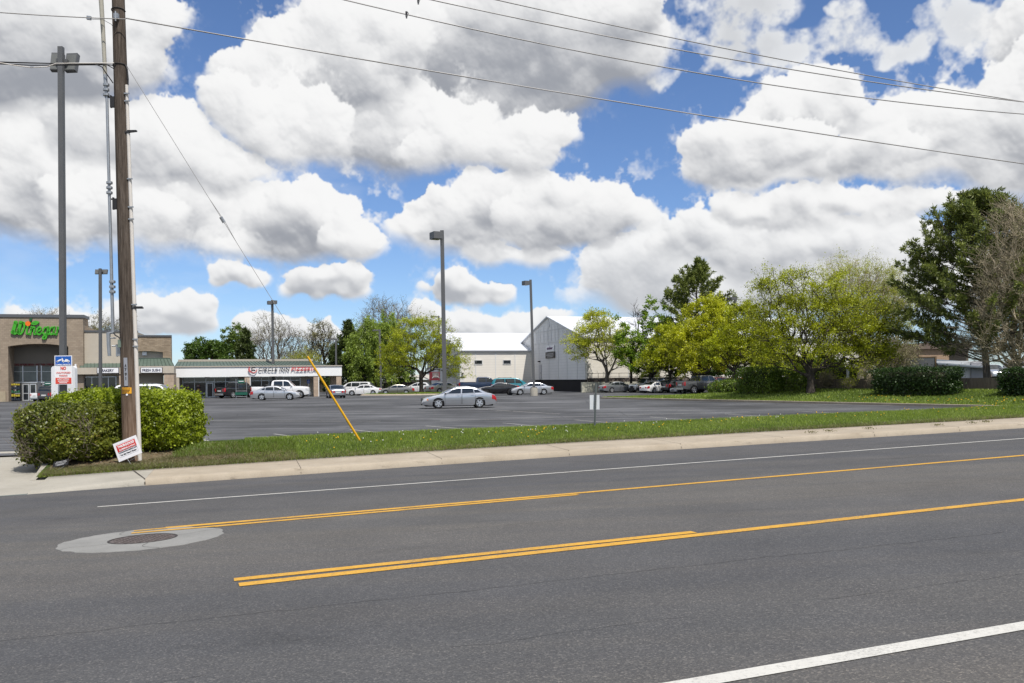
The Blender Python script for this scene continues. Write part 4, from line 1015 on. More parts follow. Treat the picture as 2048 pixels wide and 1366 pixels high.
# ------------------------------------------------------------------ vehicles
M_TYRE = mat('tyre_rubber', (.016, .016, .017), .85); M_RIM = mat('alloy_rim', (.55, .56, .58), .35, .7); M_RIM_D = mat('black_rim', (.03, .03, .032), .4)
M_CARGLASS = mat('car_glass', (.016, .021, .024), .03, spec=.8); M_UNDER = mat('underbody', (.008, .008, .009), .9)
M_LAMP = mat('headlamp_glass', (.55, .56, .57), .12, spec=.8); M_AMBER = mat('amber_lens', (.75, .22, .03), .2); M_TAIL = mat('red_lens', (.42, .010, .014), .15, spec=.7)
M_CHROME = mat('chrome', (.62, .63, .65), .18, .9); M_PLATE = mat('licence_plate', (.62, .62, .60), .5); M_TRIMB = mat('black_trim', (.018, .018, .02), .55)
def paint(name, c, metal=.25, rough=.32): return mat('paint_'+name, c, rough, metal, coat=1.0, spec=.5)
PAINTS = dict(silver=paint('silver', (.56, .58, .61), .82, .28), light_silver=paint('light_silver', (.62, .635, .66), .75, .28), white=paint('white', (.78, .78, .78), 0), black=paint('black', (.008, .008, .010), 0, .2),
              grey=paint('grey', (.17, .175, .18), .5), taupe=paint('taupe', (.27, .26, .235), .7), champagne=paint('champagne', (.50, .48, .44), .7), navy=paint('navy', (.012, .030, .075), .1),
              teal=paint('teal', (.012, .21, .27), .1), steel=paint('steel', (.36, .38, .41), .75), orange=paint('orange', (.55, .10, .022), 0), maroon=paint('maroon', (.10, .012, .012), 0), dark_grey=paint('dark_grey', (.045, .045, .048), .2))
def itp(P, x):
    P = sorted(P); return float(np.interp(x, [p[0] for p in P], [p[1] for p in P]))
def smooth_itp(P, x):
    """monotone piecewise cubic through profile points"""
    P = sorted(P); n = len(P)
    if x <= P[0][0]: return P[0][1]
    if x >= P[-1][0]: return P[-1][1]
    i = max(k for k in range(n-1) if P[k][0] <= x)
    d = [(P[k+1][1]-P[k][1])/(P[k+1][0]-P[k][0]) for k in range(n-1)]
    def m(k):
        if k == 0: return d[0]
        if k == n-1: return d[-1]
        return 0 if d[k-1]*d[k] <= 0 else 2*d[k-1]*d[k]/(d[k-1]+d[k])
    h = P[i+1][0]-P[i][0]; t = (x-P[i][0])/h
    return (P[i][1]*(1+2*t)*(1-t)**2+h*m(i)*t*(1-t)**2+P[i+1][1]*t*t*(3-2*t)+h*m(i+1)*t*t*(t-1))
SPECS = {
 # L length, W width, wb wheelbase, fo front overhang, R wheel radius; deck: hood/belt/boot line; roof: greenhouse line; low: underside line; x runs to the front, 0 at mid wheelbase
 'sedan': dict(L=4.95, W=1.82, wb=2.76, fo=.98, R=.335, low=.20, deck=[(2.36, .52), (2.30, .68), (2.15, .76), (1.5, .90), (1.02, .965), (.2, .96), (-1.0, .985), (-1.6, 1.01), (-2.2, .97), (-2.50, .90), (-2.56, .78)],
     roof=[(1.12, .94), (.65, 1.18), (.25, 1.375), (-.15, 1.43), (-.7, 1.42), (-1.15, 1.33), (-1.55, 1.17), (-1.95, .98)], ws=(1.08, .27), rw=(-1.0, -1.86), win=[(.98, .38, -.14, -.17), (-.22, -.25, -1.03, -.98), (-1.09, -1.05, -1.58, -1.28)], doors=[(.92, -.18), (-.20, -1.12)]),
 'jelly': dict(L=5.02, W=1.86, wb=2.76, fo=1.06, R=.335, low=.19, deck=[(2.44, .45), (2.40, .58), (2.25, .69), (1.95, .77), (1.45, .88), (1.0, .945), (.2, .95), (-1.0, .985), (-1.7, 1.0), (-2.15, .95), (-2.42, .86), (-2.52, .70), (-2.56, .55)],
     roof=[(1.22, .92), (.75, 1.17), (.30, 1.355), (-.1, 1.42), (-.6, 1.425), (-1.05, 1.36), (-1.45, 1.22), (-1.8, 1.05), (-1.98, .97)], ws=(1.18, .32), rw=(-1.12, -1.88), win=[(1.0, .42, -.12, -.15), (-.2, -.23, -1.0, -.96), (-1.05, -1.01, -1.62, -1.3)], doors=[(.96, -.16), (-.18, -1.10)]),
 'coupe': dict(L=4.78, W=1.90, wb=2.72, fo=.93, R=.35, low=.19, deck=[(2.27, .50), (2.2, .70), (2.0, .80), (1.4, .92), (.9, .965), (0, .96), (-1.0, 1.0), (-1.6, 1.05), (-2.2, 1.05), (-2.42, .98), (-2.48, .7)],
     roof=[(.82, .95), (.4, 1.17), (0, 1.34), (-.4, 1.38), (-.9, 1.33), (-1.5, 1.17), (-2.0, 1.05)], ws=(.78, .02), rw=(-.8, -1.9), win=[(.66, .12, -.45, -.5), (-.52, -.56, -1.2, -1.0)], doors=[(.72, -.62)]),
 'hatch': dict(L=4.05, W=1.72, wb=2.48, fo=.85, R=.31, low=.20, deck=[(2.06, .55), (2.0, .72), (1.7, .86), (1.2, .98), (.2, .98), (-1.0, 1.04), (-1.7, 1.08), (-1.92, 1.06), (-1.98, .7)],
     roof=[(1.28, .96), (.8, 1.2), (.35, 1.42), (-.1, 1.49), (-.9, 1.48), (-1.4, 1.42), (-1.7, 1.25), (-1.88, 1.05)], ws=(1.22, .38), rw=(-1.42, -1.86), win=[(1.02, .46, -.05, -.08), (-.12, -.15, -.92, -.92), (-.98, -.98, -1.5, -1.32)], doors=[(.95, -.08), (-.1, -.96)]),
 'suv': dict(L=4.60, W=1.84, wb=2.66, fo=.90, R=.37, low=.27, deck=[(2.22, .66), (2.15, .95), (1.9, 1.06), (1.3, 1.13), (.2, 1.12), (-1.0, 1.13), (-2.0, 1.14), (-2.18, 1.12), (-2.24, .7)],
     roof=[(1.12, 1.1), (.75, 1.4), (.42, 1.68), (.05, 1.74), (-1.5, 1.74), (-1.9, 1.68), (-2.12, 1.35), (-2.18, 1.13)], ws=(1.06, .44), rw=(-1.92, -2.16), win=[(.90, .50, -.05, -.07), (-.12, -.14, -.95, -.95), (-1.03, -1.03, -1.86, -1.72)], doors=[(.92, -.08), (-.1, -1.0)]),
 'van': dict(L=5.05, W=1.95, wb=3.0, fo=.98, R=.34, low=.22, deck=[(2.48, .58), (2.40, .80), (2.1, .94), (1.6, 1.05), (.4, 1.06), (-2.2, 1.08), (-2.45, 1.04), (-2.52, .7)],
     roof=[(1.78, 1.02), (1.2, 1.38), (.75, 1.62), (.3, 1.70), (-1.7, 1.69), (-2.15, 1.60), (-2.4, 1.25), (-2.47, 1.08)], ws=(1.7, .8), rw=(-2.17, -2.42), win=[(1.25, .85, .35, .32), (.27, .24, -.85, -.85), (-.93, -.93, -2.1, -1.95)], doors=[(1.15, .3), (.28, -.88)]),
 'pickup': dict(L=6.0, W=2.03, wb=3.75, fo=1.0, R=.41, low=.36, deck=[(2.86, .72), (2.80, 1.10), (2.5, 1.22), (1.55, 1.27), (.4, 1.25), (-1.0, 1.25), (-3.02, 1.27), (-3.10, 1.22), (-3.13, .75)],
     roof=[(1.42, 1.24), (1.05, 1.55), (.72, 1.83), (.3, 1.91), (-.7, 1.90), (-.92, 1.80), (-1.02, 1.28)], ws=(1.36, .74), rw=(-.9, -1.01), win=[(1.18, .78, .26, .24), (.18, .16, -.74, -.72)], doors=[(1.2, .22), (.2, -.86)]),
}
def car(name, label, cat, pos, yaw, spec, color, group=None, scale=1.0, rim='alloy', lift=0.0, black_low=False, detail=1, cover=False):
    S = SPECS[spec]; P = PAINTS[color]; W2 = S['W']/2; wb = S['wb']; Rw = S['R']+lift*.3
    o = thing(name, label, cat, pos, yaw, group); o.scale = (scale,)*3
    xf, xr = max(p[0] for p in S['deck']), min(p[0] for p in S['deck'])
    xs = set(np.linspace(xr, xf, 46).tolist()); Ra = Rw*1.17
    for c in (wb/2, -wb/2):
        for a in np.linspace(0, PI, 15): xs.add(c+Ra*math.cos(a))
        xs |= {c+Ra*1.002, c-Ra*1.002}
    for e in (.02, .05, .10, .18): xs |= {xr+e, xf-e}
    xs = sorted(xs)
    def plan(x):
        f = (x-(xf+xr)/2)/((xf-xr)/2); k = abs(f)
        return W2*(1-.055*k**2.2-.13*max(0, (k-.80)/.2)**2-.10*max(0, (k-.955)/.045)**2)
    def top(x): return smooth_itp(S['deck'], x)+lift
    def low(x):
        z = S['low']+lift*.8+.10*max(0, (x-(xf-.8))/.8)**2+.13*max(0, ((xr+.7)-x)/.7)**1.5
        for c in (wb/2, -wb/2):
            d = abs(x-c)
            if d < Ra*1.001: z = max(z, Rw+math.sqrt(max(0, Ra*Ra-d*d)))
        return min(z, top(x)-.06)
    def half(x, s):
        return plan(x)*(1-.07*(1-s)**3-.015*(1-s)-.05*max(0, (s-.72)/.28)**2)
    NS = 8; rows = []; sv = [0, .12, .28, .45, .6, .75, .88, 1]
    V, F = [], []
    for x in xs:
        a, b = low(x), top(x); base = S['low']+lift*.8; r = []
        for s in sv:
            z = a+(b-a)*s; r.append((half(x, max(0, (z-base)/(b-base))), z))
        wt = r[-1][0]
        prof = [(x, y, z) for y, z in r]+[(x, wt*q, r[-1][1]+.035*(1-q*q)*min(1, (b-.3)/.4)) for q in (.92, .6, 0, -.6, -.92)]+[(x, -y, z) for y, z in reversed(r)]
        V += prof; n = len(prof)
    m = len(xs)
    for i in range(m-1):
        for k in range(n-1): F.append((i*n+k, (i+1)*n+k, (i+1)*n+k+1, i*n+k+1))
        F.append((i*n+n-1, (i+1)*n+n-1, (i+1)*n, i*n))
    F += [tuple(range(n)), tuple(range((m-1)*n, m*n))[::-1]]
    mb = MB(); mb.add(V, F); mb.build('body', P, o, smooth=38)
    # greenhouse
    rf = S['roof']; gx0, gx1 = min(p[0] for p in rf), max(p[0] for p in rf)
    def rz(x): return max(smooth_itp(rf, x)+lift, top(x)-.03)
    tum = .30 if spec in ('sedan', 'jelly', 'coupe') else .16
    def gw(x, z):
        zb = top(x); return half(x, 1)*.985-tum*max(0, z-zb)-(.05*max(0, (z-zb-.30))**1.0)
    gxs = sorted(set(np.linspace(gx0, gx1, 36).tolist()))
    V, F = [], []; gs = [0, .25, .5, .75, .93, 1]
    for x in gxs:
        zb, zt = top(x)-.04, rz(x); r = [(gw(x, zb+(zt-zb)*s)-(.03 if s == 1 else 0), zb+(zt-zb)*s-(.0 if s < 1 else 0)) for s in gs]
        wt = r[-1][0]
        V += [(x, y, z) for y, z in r]+[(x, wt*q, r[-1][1]+.045*(1-q*q)) for q in (.85, .5, 0, -.5, -.85)]+[(x, -y, z) for y, z in reversed(r)]
    n = len(gs)*2+5; m = len(gxs)
    for i in range(m-1):
        for k in range(n-1): F.append((i*n+k, (i+1)*n+k, (i+1)*n+k+1, i*n+k+1))
    F += [tuple(range(n)), tuple(range((m-1)*n, m*n))[::-1]]
    mb = MB(); mb.add(V, F); mb.build('roof', P, o, smooth=40)
    # glass
    def side_patch(x0b, x0t, x1b, x1t, e, lo=.045, hi=.075, nx=7, nz=4):
        out = []
        for sd in (1, -1):
            V = []
            for j in range(nz+1):
                for i in range(nx+1):
                    u, v = i/nx, j/nz; x = (x0b+(x1b-x0b)*u)*(1-v)+(x0t+(x1t-x0t)*u)*v
                    zb, zt = top(x)+lo, rz(x)-hi; z = zb+(max(zt, zb+.01)-zb)*v; V.append((x, sd*(gw(x, z)+e), z))
            q = [(j*(nx+1)+i, j*(nx+1)+i+1, (j+1)*(nx+1)+i+1, (j+1)*(nx+1)+i) for j in range(nz) for i in range(nx)]
            out.append((V, q))
        return out
    for wdw in S['win']:
        for V, q in side_patch(*wdw, .010):
            mb = MB(); mb.add(V, q); mb.build('window', M_CARGLASS, o, smooth=60)
    def top_patch(x0, x1, inset, e, nx=10):
        V, q = [], []
        for i in range(nx+1):
            x = x0+(x1-x0)*i/nx; z = rz(x); dz = (rz(x+.01)-rz(x-.01))/.02; l = math.hypot(1, dz); nxv, nzv = -dz/l, 1/l
            w = gw(x, z)-.03-inset
            for k in range(7):
                s = 1-k/3; V.append((x+nxv*e, w*s, z+.045*(1-s*s)+nzv*e))
        for i in range(nx):
            for k in range(6): q.append((i*7+k, i*7+k+1, (i+1)*7+k+1, (i+1)*7+k))
        return V, q
    for nm, (a, b) in (('windshield', S['ws']), ('rear_window', S['rw'])):
        mb = MB(); mb.add(*top_patch(a, b, .05, .012)); mb.build(nm, M_CARGLASS, o, smooth=60)
    # wheels
    for cx, sd in ((wb/2, 1), (wb/2, -1), (-wb/2, 1), (-wb/2, -1)):
        yw = sd*(plan(cx)-.115); M = Matrix.Translation((cx, yw, Rw)) @ Matrix.Rotation(-sd*PI/2, 4, 'X')
        mb = MB(); mb.lathe([(Rw*.66, -.10), (Rw*.9, -.105), (Rw*.985, -.07), (Rw, 0), (Rw*.985, .07), (Rw*.9, .105), (Rw*.66, .10)], 26, M); wh = mb.build('wheel', M_TYRE, o, smooth=50)
        mb = MB(); mb.lathe([(Rw*.66, .06), (Rw*.67, .112), (Rw*.60, .112), (Rw*.57, .05)], 26, M); nsp = 5
        if cover: mb.lathe([(Rw*.58, .09), (Rw*.3, .12), (.02, .125)], 20, M)
        else:
            for k in range(nsp):
                mb.v, s0 = mb.v, len(mb.v); a = 2*PI*k/nsp+.3
                for r, w in ((.05, .06), (Rw*.60, .055)):
                    for e, zz in ((-w, .075), (w, .075), (w, .105), (-w, .105)):
                        mb.v.append(tuple(M @ Vector((r*math.cos(a)-e*math.sin(a), r*math.sin(a)+e*math.cos(a), zz))))
                fs = [(s0+i, s0+(i+1) % 4, s0+4+(i+1) % 4, s0+4+i) for i in range(4)]; mb.f += fs; mb.mi += [0]*4
            mb.lathe([(.075, .07), (.075, .115), (.02, .12)], 12, M)
        mb.build('rim', M_RIM if rim == 'alloy' else M_RIM_D, wh, smooth=40)
        mb = MB(); mb.lathe([(Rw*.62, .02), (Rw*.62, .045)], 16, M); mb.build('brake', M_UNDER, wh)
    mb = MB(); mb.bx(xr+.25, xf-.25, -W2*.80, W2*.80, S['low']+lift*.8-.05, top(0)-.3)
    for c in (wb/2, -wb/2): mb.bx(c-Ra*1.05, c+Ra*1.05, -W2*.9+.02, W2*.9-.02, Rw*.9, Rw+Ra+.015)
    mb.build('underbody', M_UNDER, o)
    # lamps, plate, grille, bumper strips: patches of the body surface
    def patch(x0, x1, s0, s1, e, sides=(1, -1), nx=5, ns=3):
        out = []
        for sd in sides:
            V = []
            for j in range(ns+1):
                for i in range(nx+1):
                    x = x0+(x1-x0)*i/nx; b = top(x); a = S['low']+lift*.8; z = a+(b-a)*(s0+(s1-s0)*j/ns)
                    V.append((x+(e if x > 0 else -e)*.6, sd*(half(x, (z-a)/(b-a))+e), z))
            out.append((V, [(j*(nx+1)+i, j*(nx+1)+i+1, (j+1)*(nx+1)+i+1, (j+1)*(nx+1)+i) for j in range(ns) for i in range(nx)]))
        return out
    def cap(x, y0, y1, z0, z1, m, nm, par=None, t=.02):
        mb = MB(); mb.bx(x-t, x+t, y0, y1, z0, z1); return mb.build(nm, m, par or o)
    a = S['low']+lift*.8
    big = spec in ('suv', 'van', 'pickup')
    hs = (.60, .86) if big else (.58, .93)
    for V, q in patch(xf-.36, xf-.01, hs[0], hs[1], .012):
        mb = MB(); mb.add(V, q); h = mb.build('headlight', M_LAMP, o, smooth=60)
    for V, q in patch(xf-.40, xf-.30, hs[0]+.10, hs[1]-.08, .017) if spec in ('jelly', 'suv') else ():
        mb = MB(); mb.add(V, q); mb.build('turn_signal', M_AMBER, o, smooth=60)
    ts_ = (.50, .96) if spec == 'pickup' else (.55, .95)
    for V, q in patch(xr+.02, xr+(.34 if not big else .14), ts_[0], ts_[1], .012):
        mb = MB(); mb.add(V, q); mb.build('taillight', M_TAIL, o, smooth=60)
    zt_r, zt_f = top(xr+.05), top(xf-.05); wr, wf = plan(xr)*.9, plan(xf)*.9
    for s in (1, -1):
        cap(xr+.012, s*wr*(.62 if not big else .80), s*wr*.99, a+(zt_r-a)*ts_[0]+.02, a+(zt_r-a)*ts_[1]-.04, M_TAIL, 'taillight')
        cap(xf-.012, s*wf*.60, s*wf*.98, a+(zt_f-a)*hs[0]+.02, a+(zt_f-a)*hs[1]-.03, M_LAMP, 'headlight')
    cap(xr-.006, -.26, .26, a+(zt_r-a)*.52, a+(zt_r-a)*.52+.14, M_PLATE, 'licence_plate')
    if spec == 'jelly':
        M = Matrix.Translation((xf-.0, 0, .575)) @ Matrix.Rotation(PI/2, 4, 'Y') @ Matrix.Scale(.42, 4, (1, 0, 0))
        mb = MB(); mb.lathe([(.30, -.03), (.30, .015), (.26, .03)], 20, M); mb.build('grille', M_TRIMB, o)
    else: cap(xf-.004, -wf*.55, wf*.55, a+(zt_f-a)*(.52 if not big else .45), a+(zt_f-a)*.86, M_TRIMB if spec != 'pickup' else M_CHROME, 'grille')
    cap(xf-.0, -wf*.62, wf*.62, a+.03, a+.12, M_TRIMB, 'air_intake')
    if spec == 'pickup':
        cap(xr-.06, -wr*.97, wr*.97, a+.02, a+.24, M_CHROME, 'rear_bumper', t=.07); cap(xf+.05, -wf*.97, wf*.97, a+.02, a+.24, M_CHROME, 'front_bumper', t=.07)
        mb = MB(); mb.bx(xr+.10, gx0-.03, -W2*.80, W2*.80, top(-2)+.030, top(-2)+.046); mb.build('dark_bed_sheet', M_UNDER, o)  # dark sheet on the closed deck stands in for the shaded open bed
    for V, q in patch(wb/2-Ra-.02, -wb/2+Ra+.02, 0, .12, .006, nx=6, ns=2):
        mb = MB(); mb.add(V, q); mb.build('sill', M_TRIMB if (black_low or big) else P, o, smooth=60)
    if black_low:
        for x0, x1 in ((xf-.6, xf-.01), (xr+.02, xr+.5)):
            for V, q in patch(x0, x1, 0, .42, .012):
                mb = MB(); mb.add(V, q); mb.build('bumper', M_TRIMB, o, smooth=60)
        cap(xf+.0, -wf*.95, wf*.95, a+.0, a+.34, M_TRIMB, 'bumper', t=.03)
    # doors with handles, mirrors
    for x0, x1 in S['doors']:
        for sd, (V, q) in zip((1, -1), patch(x0-.012, x1+.012, .03, .985, .003, nx=6, ns=6)):
            V2, q2 = patch(x0-.03, x1+.03, .06, .97, .007, (sd,), 6, 6)[0]
            mb = MB(); mb.add(V, q); gp = mb.build('door', M_UNDER, o, smooth=60); mb = MB(); mb.add(V2, q2); mb.build('door_skin', P, gp, smooth=60)
            xh = x1+.20; zh = a+(top(xh)-a)*.86
            mb = MB(); mb.box((xh, sd*(half(xh, .86)+.02), zh), (.17, .035, .032)); mb.build('handle', P if color != 'taupe' else M_CHROME, gp)
    xm = S['win'][0][0]-.10; zm = top(xm)+.10
    for sd in (1, -1):
        mb = MB(); c = Vector((xm, sd*(half(xm, 1)+.10), zm)); mb.lathe([(.03, -.075), (.078, -.05), (.09, 0), (.07, .05), (.03, .07)], 12, Matrix.Translation(c) @ Matrix.Scale(1.0, 4, (1, 0, 0)) @ Matrix.Rotation(PI/2, 4, 'Y') @ Matrix.Scale(.75, 4, (1, 0, 0)) @ Matrix.Scale(1.25, 4, (0, 1, 0)))
        mb.box((xm, sd*(half(xm, 1)+.0), zm-.05), (.06, .12, .04)); mb.build('mirror', P, o, smooth=60)
    if detail > 1:
        mb = MB()
        for sd in (1, -1):
            for V, q in patch(xf-.5, xr+.5, .44, .475, .014, (sd,), 24, 1): mb.add(V, q)
        mb.build('side_moulding', P, o, smooth=60)
        mb = MB(); mb.box((-1.95, -.2, top(-1.95)+.06), (.12, .1, .02)); mb.build('antenna_base', P, o)
    if spec in ('suv', 'van'):
        mb = MB()
        for s in (.62, -.62): mb.tube([(.0, s*.95, rz(0)+.03), (-.2, s*.95, rz(-.2)+.09), (-1.5, s*.95, rz(-1.5)+.09), (-1.7, s*.95, rz(-1.7)+.03)], .018, 6)
        mb.build('roof_rail', M_TRIMB, o)
    return o
def park(px, py, dy=.85, dx=0.0):
    p = lot(px, py); return Vector((p.x+dx, p.y+dy, 0))
CARS = 'cars parked in the lot'
car('silver_sedan', 'rounded silver sedan with amber lamps parked alone, nearest of the cars', 'car', park(914, 816.5, .75), R(190), 'jelly', 'silver', CARS, 1.0, detail=2)
car('sedan', 'silver sedan in front of the white pickup by the pizzeria', 'car', park(549, 800.5), R(8), 'sedan', 'light_silver', CARS)
car('pickup_truck', 'white double cab pickup behind a silver sedan, facing right', 'pickup', park(559, 797.5, 1.2), R(7), 'pickup', 'white', CARS, 1.06)
car('pickup_truck', 'black pickup seen from behind at the pizzeria windows', 'pickup', park(466, 796.5, 2.0), R(64), 'pickup', 'black', CARS, .98)
car('sedan', 'dark sedan left of the black pickup by the glass front', 'car', park(437, 793.5, 1.2), R(100), 'sedan', 'dark_grey', CARS)
car('sedan', 'grey sedan seen from behind beside the right end pillar', 'car', park(667, 796, 1.2), R(108), 'sedan', 'steel', CARS)
car('minivan', 'white minivan half hidden behind a white sedan', 'van', park(706, 789.5, 2), R(172), 'van', 'white', CARS)
car('sedan', 'small white sedan facing left past the pizzeria end', 'car', park(724, 791), R(183), 'sedan', 'white', CARS, .96)
car('sedan', 'taupe sedan parked left of the grass island', 'car', park(789, 790.2), R(192), 'sedan', 'taupe', CARS, .94)
car('hatchback', 'small white hatchback behind the trunk on the grass island', 'car', park(836, 785.5), R(168), 'hatch', 'white', CARS)
car('sedan', 'champagne sedan seen from behind above the silver hood', 'car', park(888, 787.5, 1.2), R(40), 'sedan', 'champagne', CARS, 1.1)
car('pickup_truck', 'dark blue pickup parked along the cream warehouse', 'pickup', Vector((at(968, 770, 126).x, 126, 0)), R(5), 'pickup', 'navy', CARS, 1.16)
car('van', 'teal van with side windows right of the dark blue pickup', 'van', Vector((at(1024, 770, 123).x, 123, 0)), R(4), 'van', 'teal', CARS, 1.18)
car('coupe', 'low black coupe with black wheels behind the silver sedan', 'car', park(995, 790.3), R(186), 'coupe', 'black', CARS, 1.06, rim='black')
car('sedan', 'silver sedan behind the lamp post with concrete base', 'car', park(1062, 790), R(189), 'sedan', 'light_silver', CARS, 1.02)
car('sedan', 'silver grey sedan in front of the low cream wall', 'car', park(1238, 785.2), R(22), 'sedan', 'steel', CARS, .98)
car('suv', 'silver off-roader with black bumper beside the white sedan', 'car', park(1297, 785, .9), R(206), 'suv', 'silver', CARS, 1.06, black_low=True)
car('sedan', 'white sedan in dappled tree shade, tail towards the road', 'car', park(1314, 785.5, .2), R(38), 'sedan', 'white', CARS, .94)
car('hatchback', 'black hatchback with lit red tail lamp under the trees', 'car', park(1346, 785, .3), R(48), 'hatch', 'black', CARS, 1.05)
car('sedan', 'silver grey car nose showing left of the dark grey pickup', 'car', park(1376, 787, .6), R(205), 'sedan', 'steel', CARS, .84)
car('pickup_truck', 'lifted dark grey pickup with chrome bumper in tree shade', 'pickup', park(1408, 787, .8), R(26), 'pickup', 'grey', CARS, 1.02, lift=.12)
car('pickup_truck', 'maroon pickup beyond the lifted grey pickup', 'pickup', park(1446, 785, 3.0), R(28), 'pickup', 'maroon', CARS, .95)
car('pickup_truck', 'orange pickup bed showing left of the clipped hedge', 'pickup', park(1476, 786, .6), R(24), 'pickup', 'orange', CARS, .9)
car('sedan', 'silver sedan nose above the brown fence by the pine trunk', 'car', Vector((at(2003, 750, 84).x, 84+1.8, 1.35)), R(262), 'sedan', 'light_silver', CARS, 1.0)
car('suv', 'white off-roader at the right edge beyond the brown fence', 'car', Vector((at(2052, 750, 84).x, 85, 1.35)), R(262), 'suv', 'white', CARS, 1.0)
car('pickup_truck', 'white pickup tail near the glass doors of the store', 'pickup', park(76, 803, 2.2), R(80), 'pickup', 'white', CARS, .72)
car('suv', 'dark off-roader partly hidden by the shrub near the store', 'car', park(97, 804.5, 1.5), R(86), 'suv', 'dark_grey', CARS, .96)
car('suv', 'white car roof and pillars showing above the clipped shrub', 'car', Vector((at(299, 780, 52).x, 52.8, 0)), R(10), 'suv', 'white', CARS, 1.05)
# ------------------------------------------------------------------ poles, signs, wires
M_LAMPP = mat('bronze_pole', (.115, .117, .12), .5, .2, var=.06); M_GALV = mat('galvanised_steel', (.34, .36, .38), .45, .6, var=.1, vscale=6)
M_PVC = mat('weathered_conduit', (.62, .58, .53), .7, var=.06, vscale=3); M_PVC2 = mat('tan_conduit', (.38, .36, .30), .7, var=.08)
M_WIRE = mat('aluminium_cable', (.34, .33, .32), .55, .3); M_CABLE = mat('black_cable', (.02, .02, .022), .6)
g = NG('pole_wood'); v = g.mapping(scale=(1, 1, .06)); n1 = g.noise(v, 26, 5, .7); n2 = g.noise(g.mapping(scale=(1, 1, .18)), 4, 5, .65)
c = g.ramp(n1, [(.25, (.030, .023, .018)), (.5, (.088, .070, .056)), (.75, (.165, .138, .115))])
z = g.xyz(g.obj)[2]
c = g.mix(1, c, g.ramp(n2, [(.3, (.62,)), (.7, (1.28,))]), 'MULTIPLY')
c = g.mix(g.ramp(g.math('MULTIPLY', z, .1), [(.0, (.75,)), (.11, (.45,)), (.30, (0,))]), c, g.ramp(n1, [(.3, (.15, .085, .05)), (.7, (.36, .25, .175))]))
g.bump(n1, .9, .02); M_POLE = g.done(c, .9, .15)
pb = at(264, 930, 21.6); pt = at(236.5, 0, 21.6)
pdir = (pt-pb)/(pt.z-pb.z)
gz = verge_z(0.2, 3.0)
up_ = thing('utility_pole', 'tall weathered wooden utility pole with number plate and conduits', 'utility pole', (pb.x, pb.y, gz))
base = Vector((pb.x, pb.y, gz)); HP = 13.2
def onpole(z): return pdir*z                      # local axis of the leaning pole at height z
def prad(z): return .212-.0056*z
mb = MB(); mb.tube([onpole(z) for z in np.linspace(-.4, HP, 30)], [prad(max(0, z)) for z in np.linspace(-.4, HP, 30)], 28); mb.build('shaft', M_POLE, up_, smooth=50)
def ploc(px, py, dy=0.0):
    p = at(px, py, 21.6+dy)-base; return p
def zpx(py): return at(250, py, 21.6).z-gz
# crossarm with insulators above the picture
zc = HP-.5; mb = MB(); mb.box(onpole(zc)+Vector((0, -.26, 0)), (.12, 2.6, .14), rz=RDA-PI/2+0.0); mb.build('crossarm', M_POLE, up_)
for s in (-1.1, -.35, 1.1):
    mb = MB(); q = onpole(zc)+Vector((RN.x*s, RN.y*s-.26, .07)); mb.lathe([(.03, 0), (.03, .1), (.07, .12), (.07, .17), (.04, .2), (.04, .26)], 10, Matrix.Translation(q)); mb.build('insulator', M_GALV, up_)
# white conduit up the right side
cz = [-.3, zpx(910), zpx(700), zpx(430), zpx(270), zpx(172)]
mb = MB(); P = [onpole(z)+Vector((prad(max(z, 0))+.012, -.07, 0)) for z in cz]; mb.tube(P, [.052, .052, .050, .045, .042, .036], 12); mb.build('conduit', M_PVC, up_, smooth=50)
mb = MB(); P = [onpole(zpx(y))+Vector((prad(zpx(y))+.02+o, -.06, 0)) for y, o in ((172, .02), (160, .03), (140, .015), (132, -.02))]; mb.tube(P, .018, 6); mb.build('cable_tail', M_CABLE, up_)
for y in (617, 266):
    mb = MB(); z = zpx(y); q = onpole(z)+Vector((prad(z)+.09, -.1, 0)); mb.box(q, (.30, .05, .035), ry=R(-6 if y == 266 else 0)); mb.box(q+Vector((.02, 0, .03)), (.22, .04, .02)); mb.build('standoff_bracket', M_CABLE, up_)
mb = MB()
for y in (679, 693, 610, 440, 416, 360, 205, 190): z = zpx(y); mb.box(onpole(z)+Vector((prad(z)+.03, -.12, 0)), (.13, .03, .03))
mb.build('conduit_strap', M_GALV, up_)
# galvanised riser on stand-off arms to the left
LR = [(226, 668, .040, 0), (225.5, 640, .040, 0), (224, 590, .040, 0), (221.5, 480, .036, 0), (219, 400, .036, 0), (214, 200, .034, 0), (212, 176, .034, 0)]
mb = MB(); mb.tube([ploc(x, y, -.1) for x, y, r, _ in LR], [r for *_, r, _ in LR], 10); rs = mb.build('riser_pipe', M_GALV, up_, smooth=50)
mb = MB(); mb.tube([ploc(210.5, 150, -.1), ploc(206, 60, -.1), ploc(201, -20, -.1)], [.045, .05, .055], 10); mb.build('upper_riser', M_PVC2, up_, smooth=50)
mb = MB(); mb.tube([ploc(212, 178, -.1), ploc(210.5, 149, -.1)], [.042, .048], 10); mb.build('riser_reducer', M_GALV, up_)
for i, (x, y) in enumerate(((212.5, 180), (219, 376), (224.8, 574))):
    mb = MB()
    for k in range(3): mb.lathe([(.055, -.03), (.075, -.02), (.075, .03), (.055, .04)], 10, Matrix.Translation(ploc(x, y-10+k*10, -.1)))
    mb.build('riser_coupling', M_GALV, up_)
for (x, y) in ((213, 194), (220, 398), (226.5, 706-14)):
    mb = MB(); a = ploc(x-3, y, -.1); z = a.z; b = onpole(z)+Vector((-prad(z)+.02, -.08, 0)); mb.tube([a, b+Vector((-.1, 0, 0))], .02, 6)
    mb.box(b+Vector((-.075, 0, -.11)), (.03, .06, .30)); mb.box(b+Vector((-.02, 0, -.12)), (.08, .08, .26)); mb.build('standoff_arm', M_CABLE if y != 692 else M_GALV, up_)
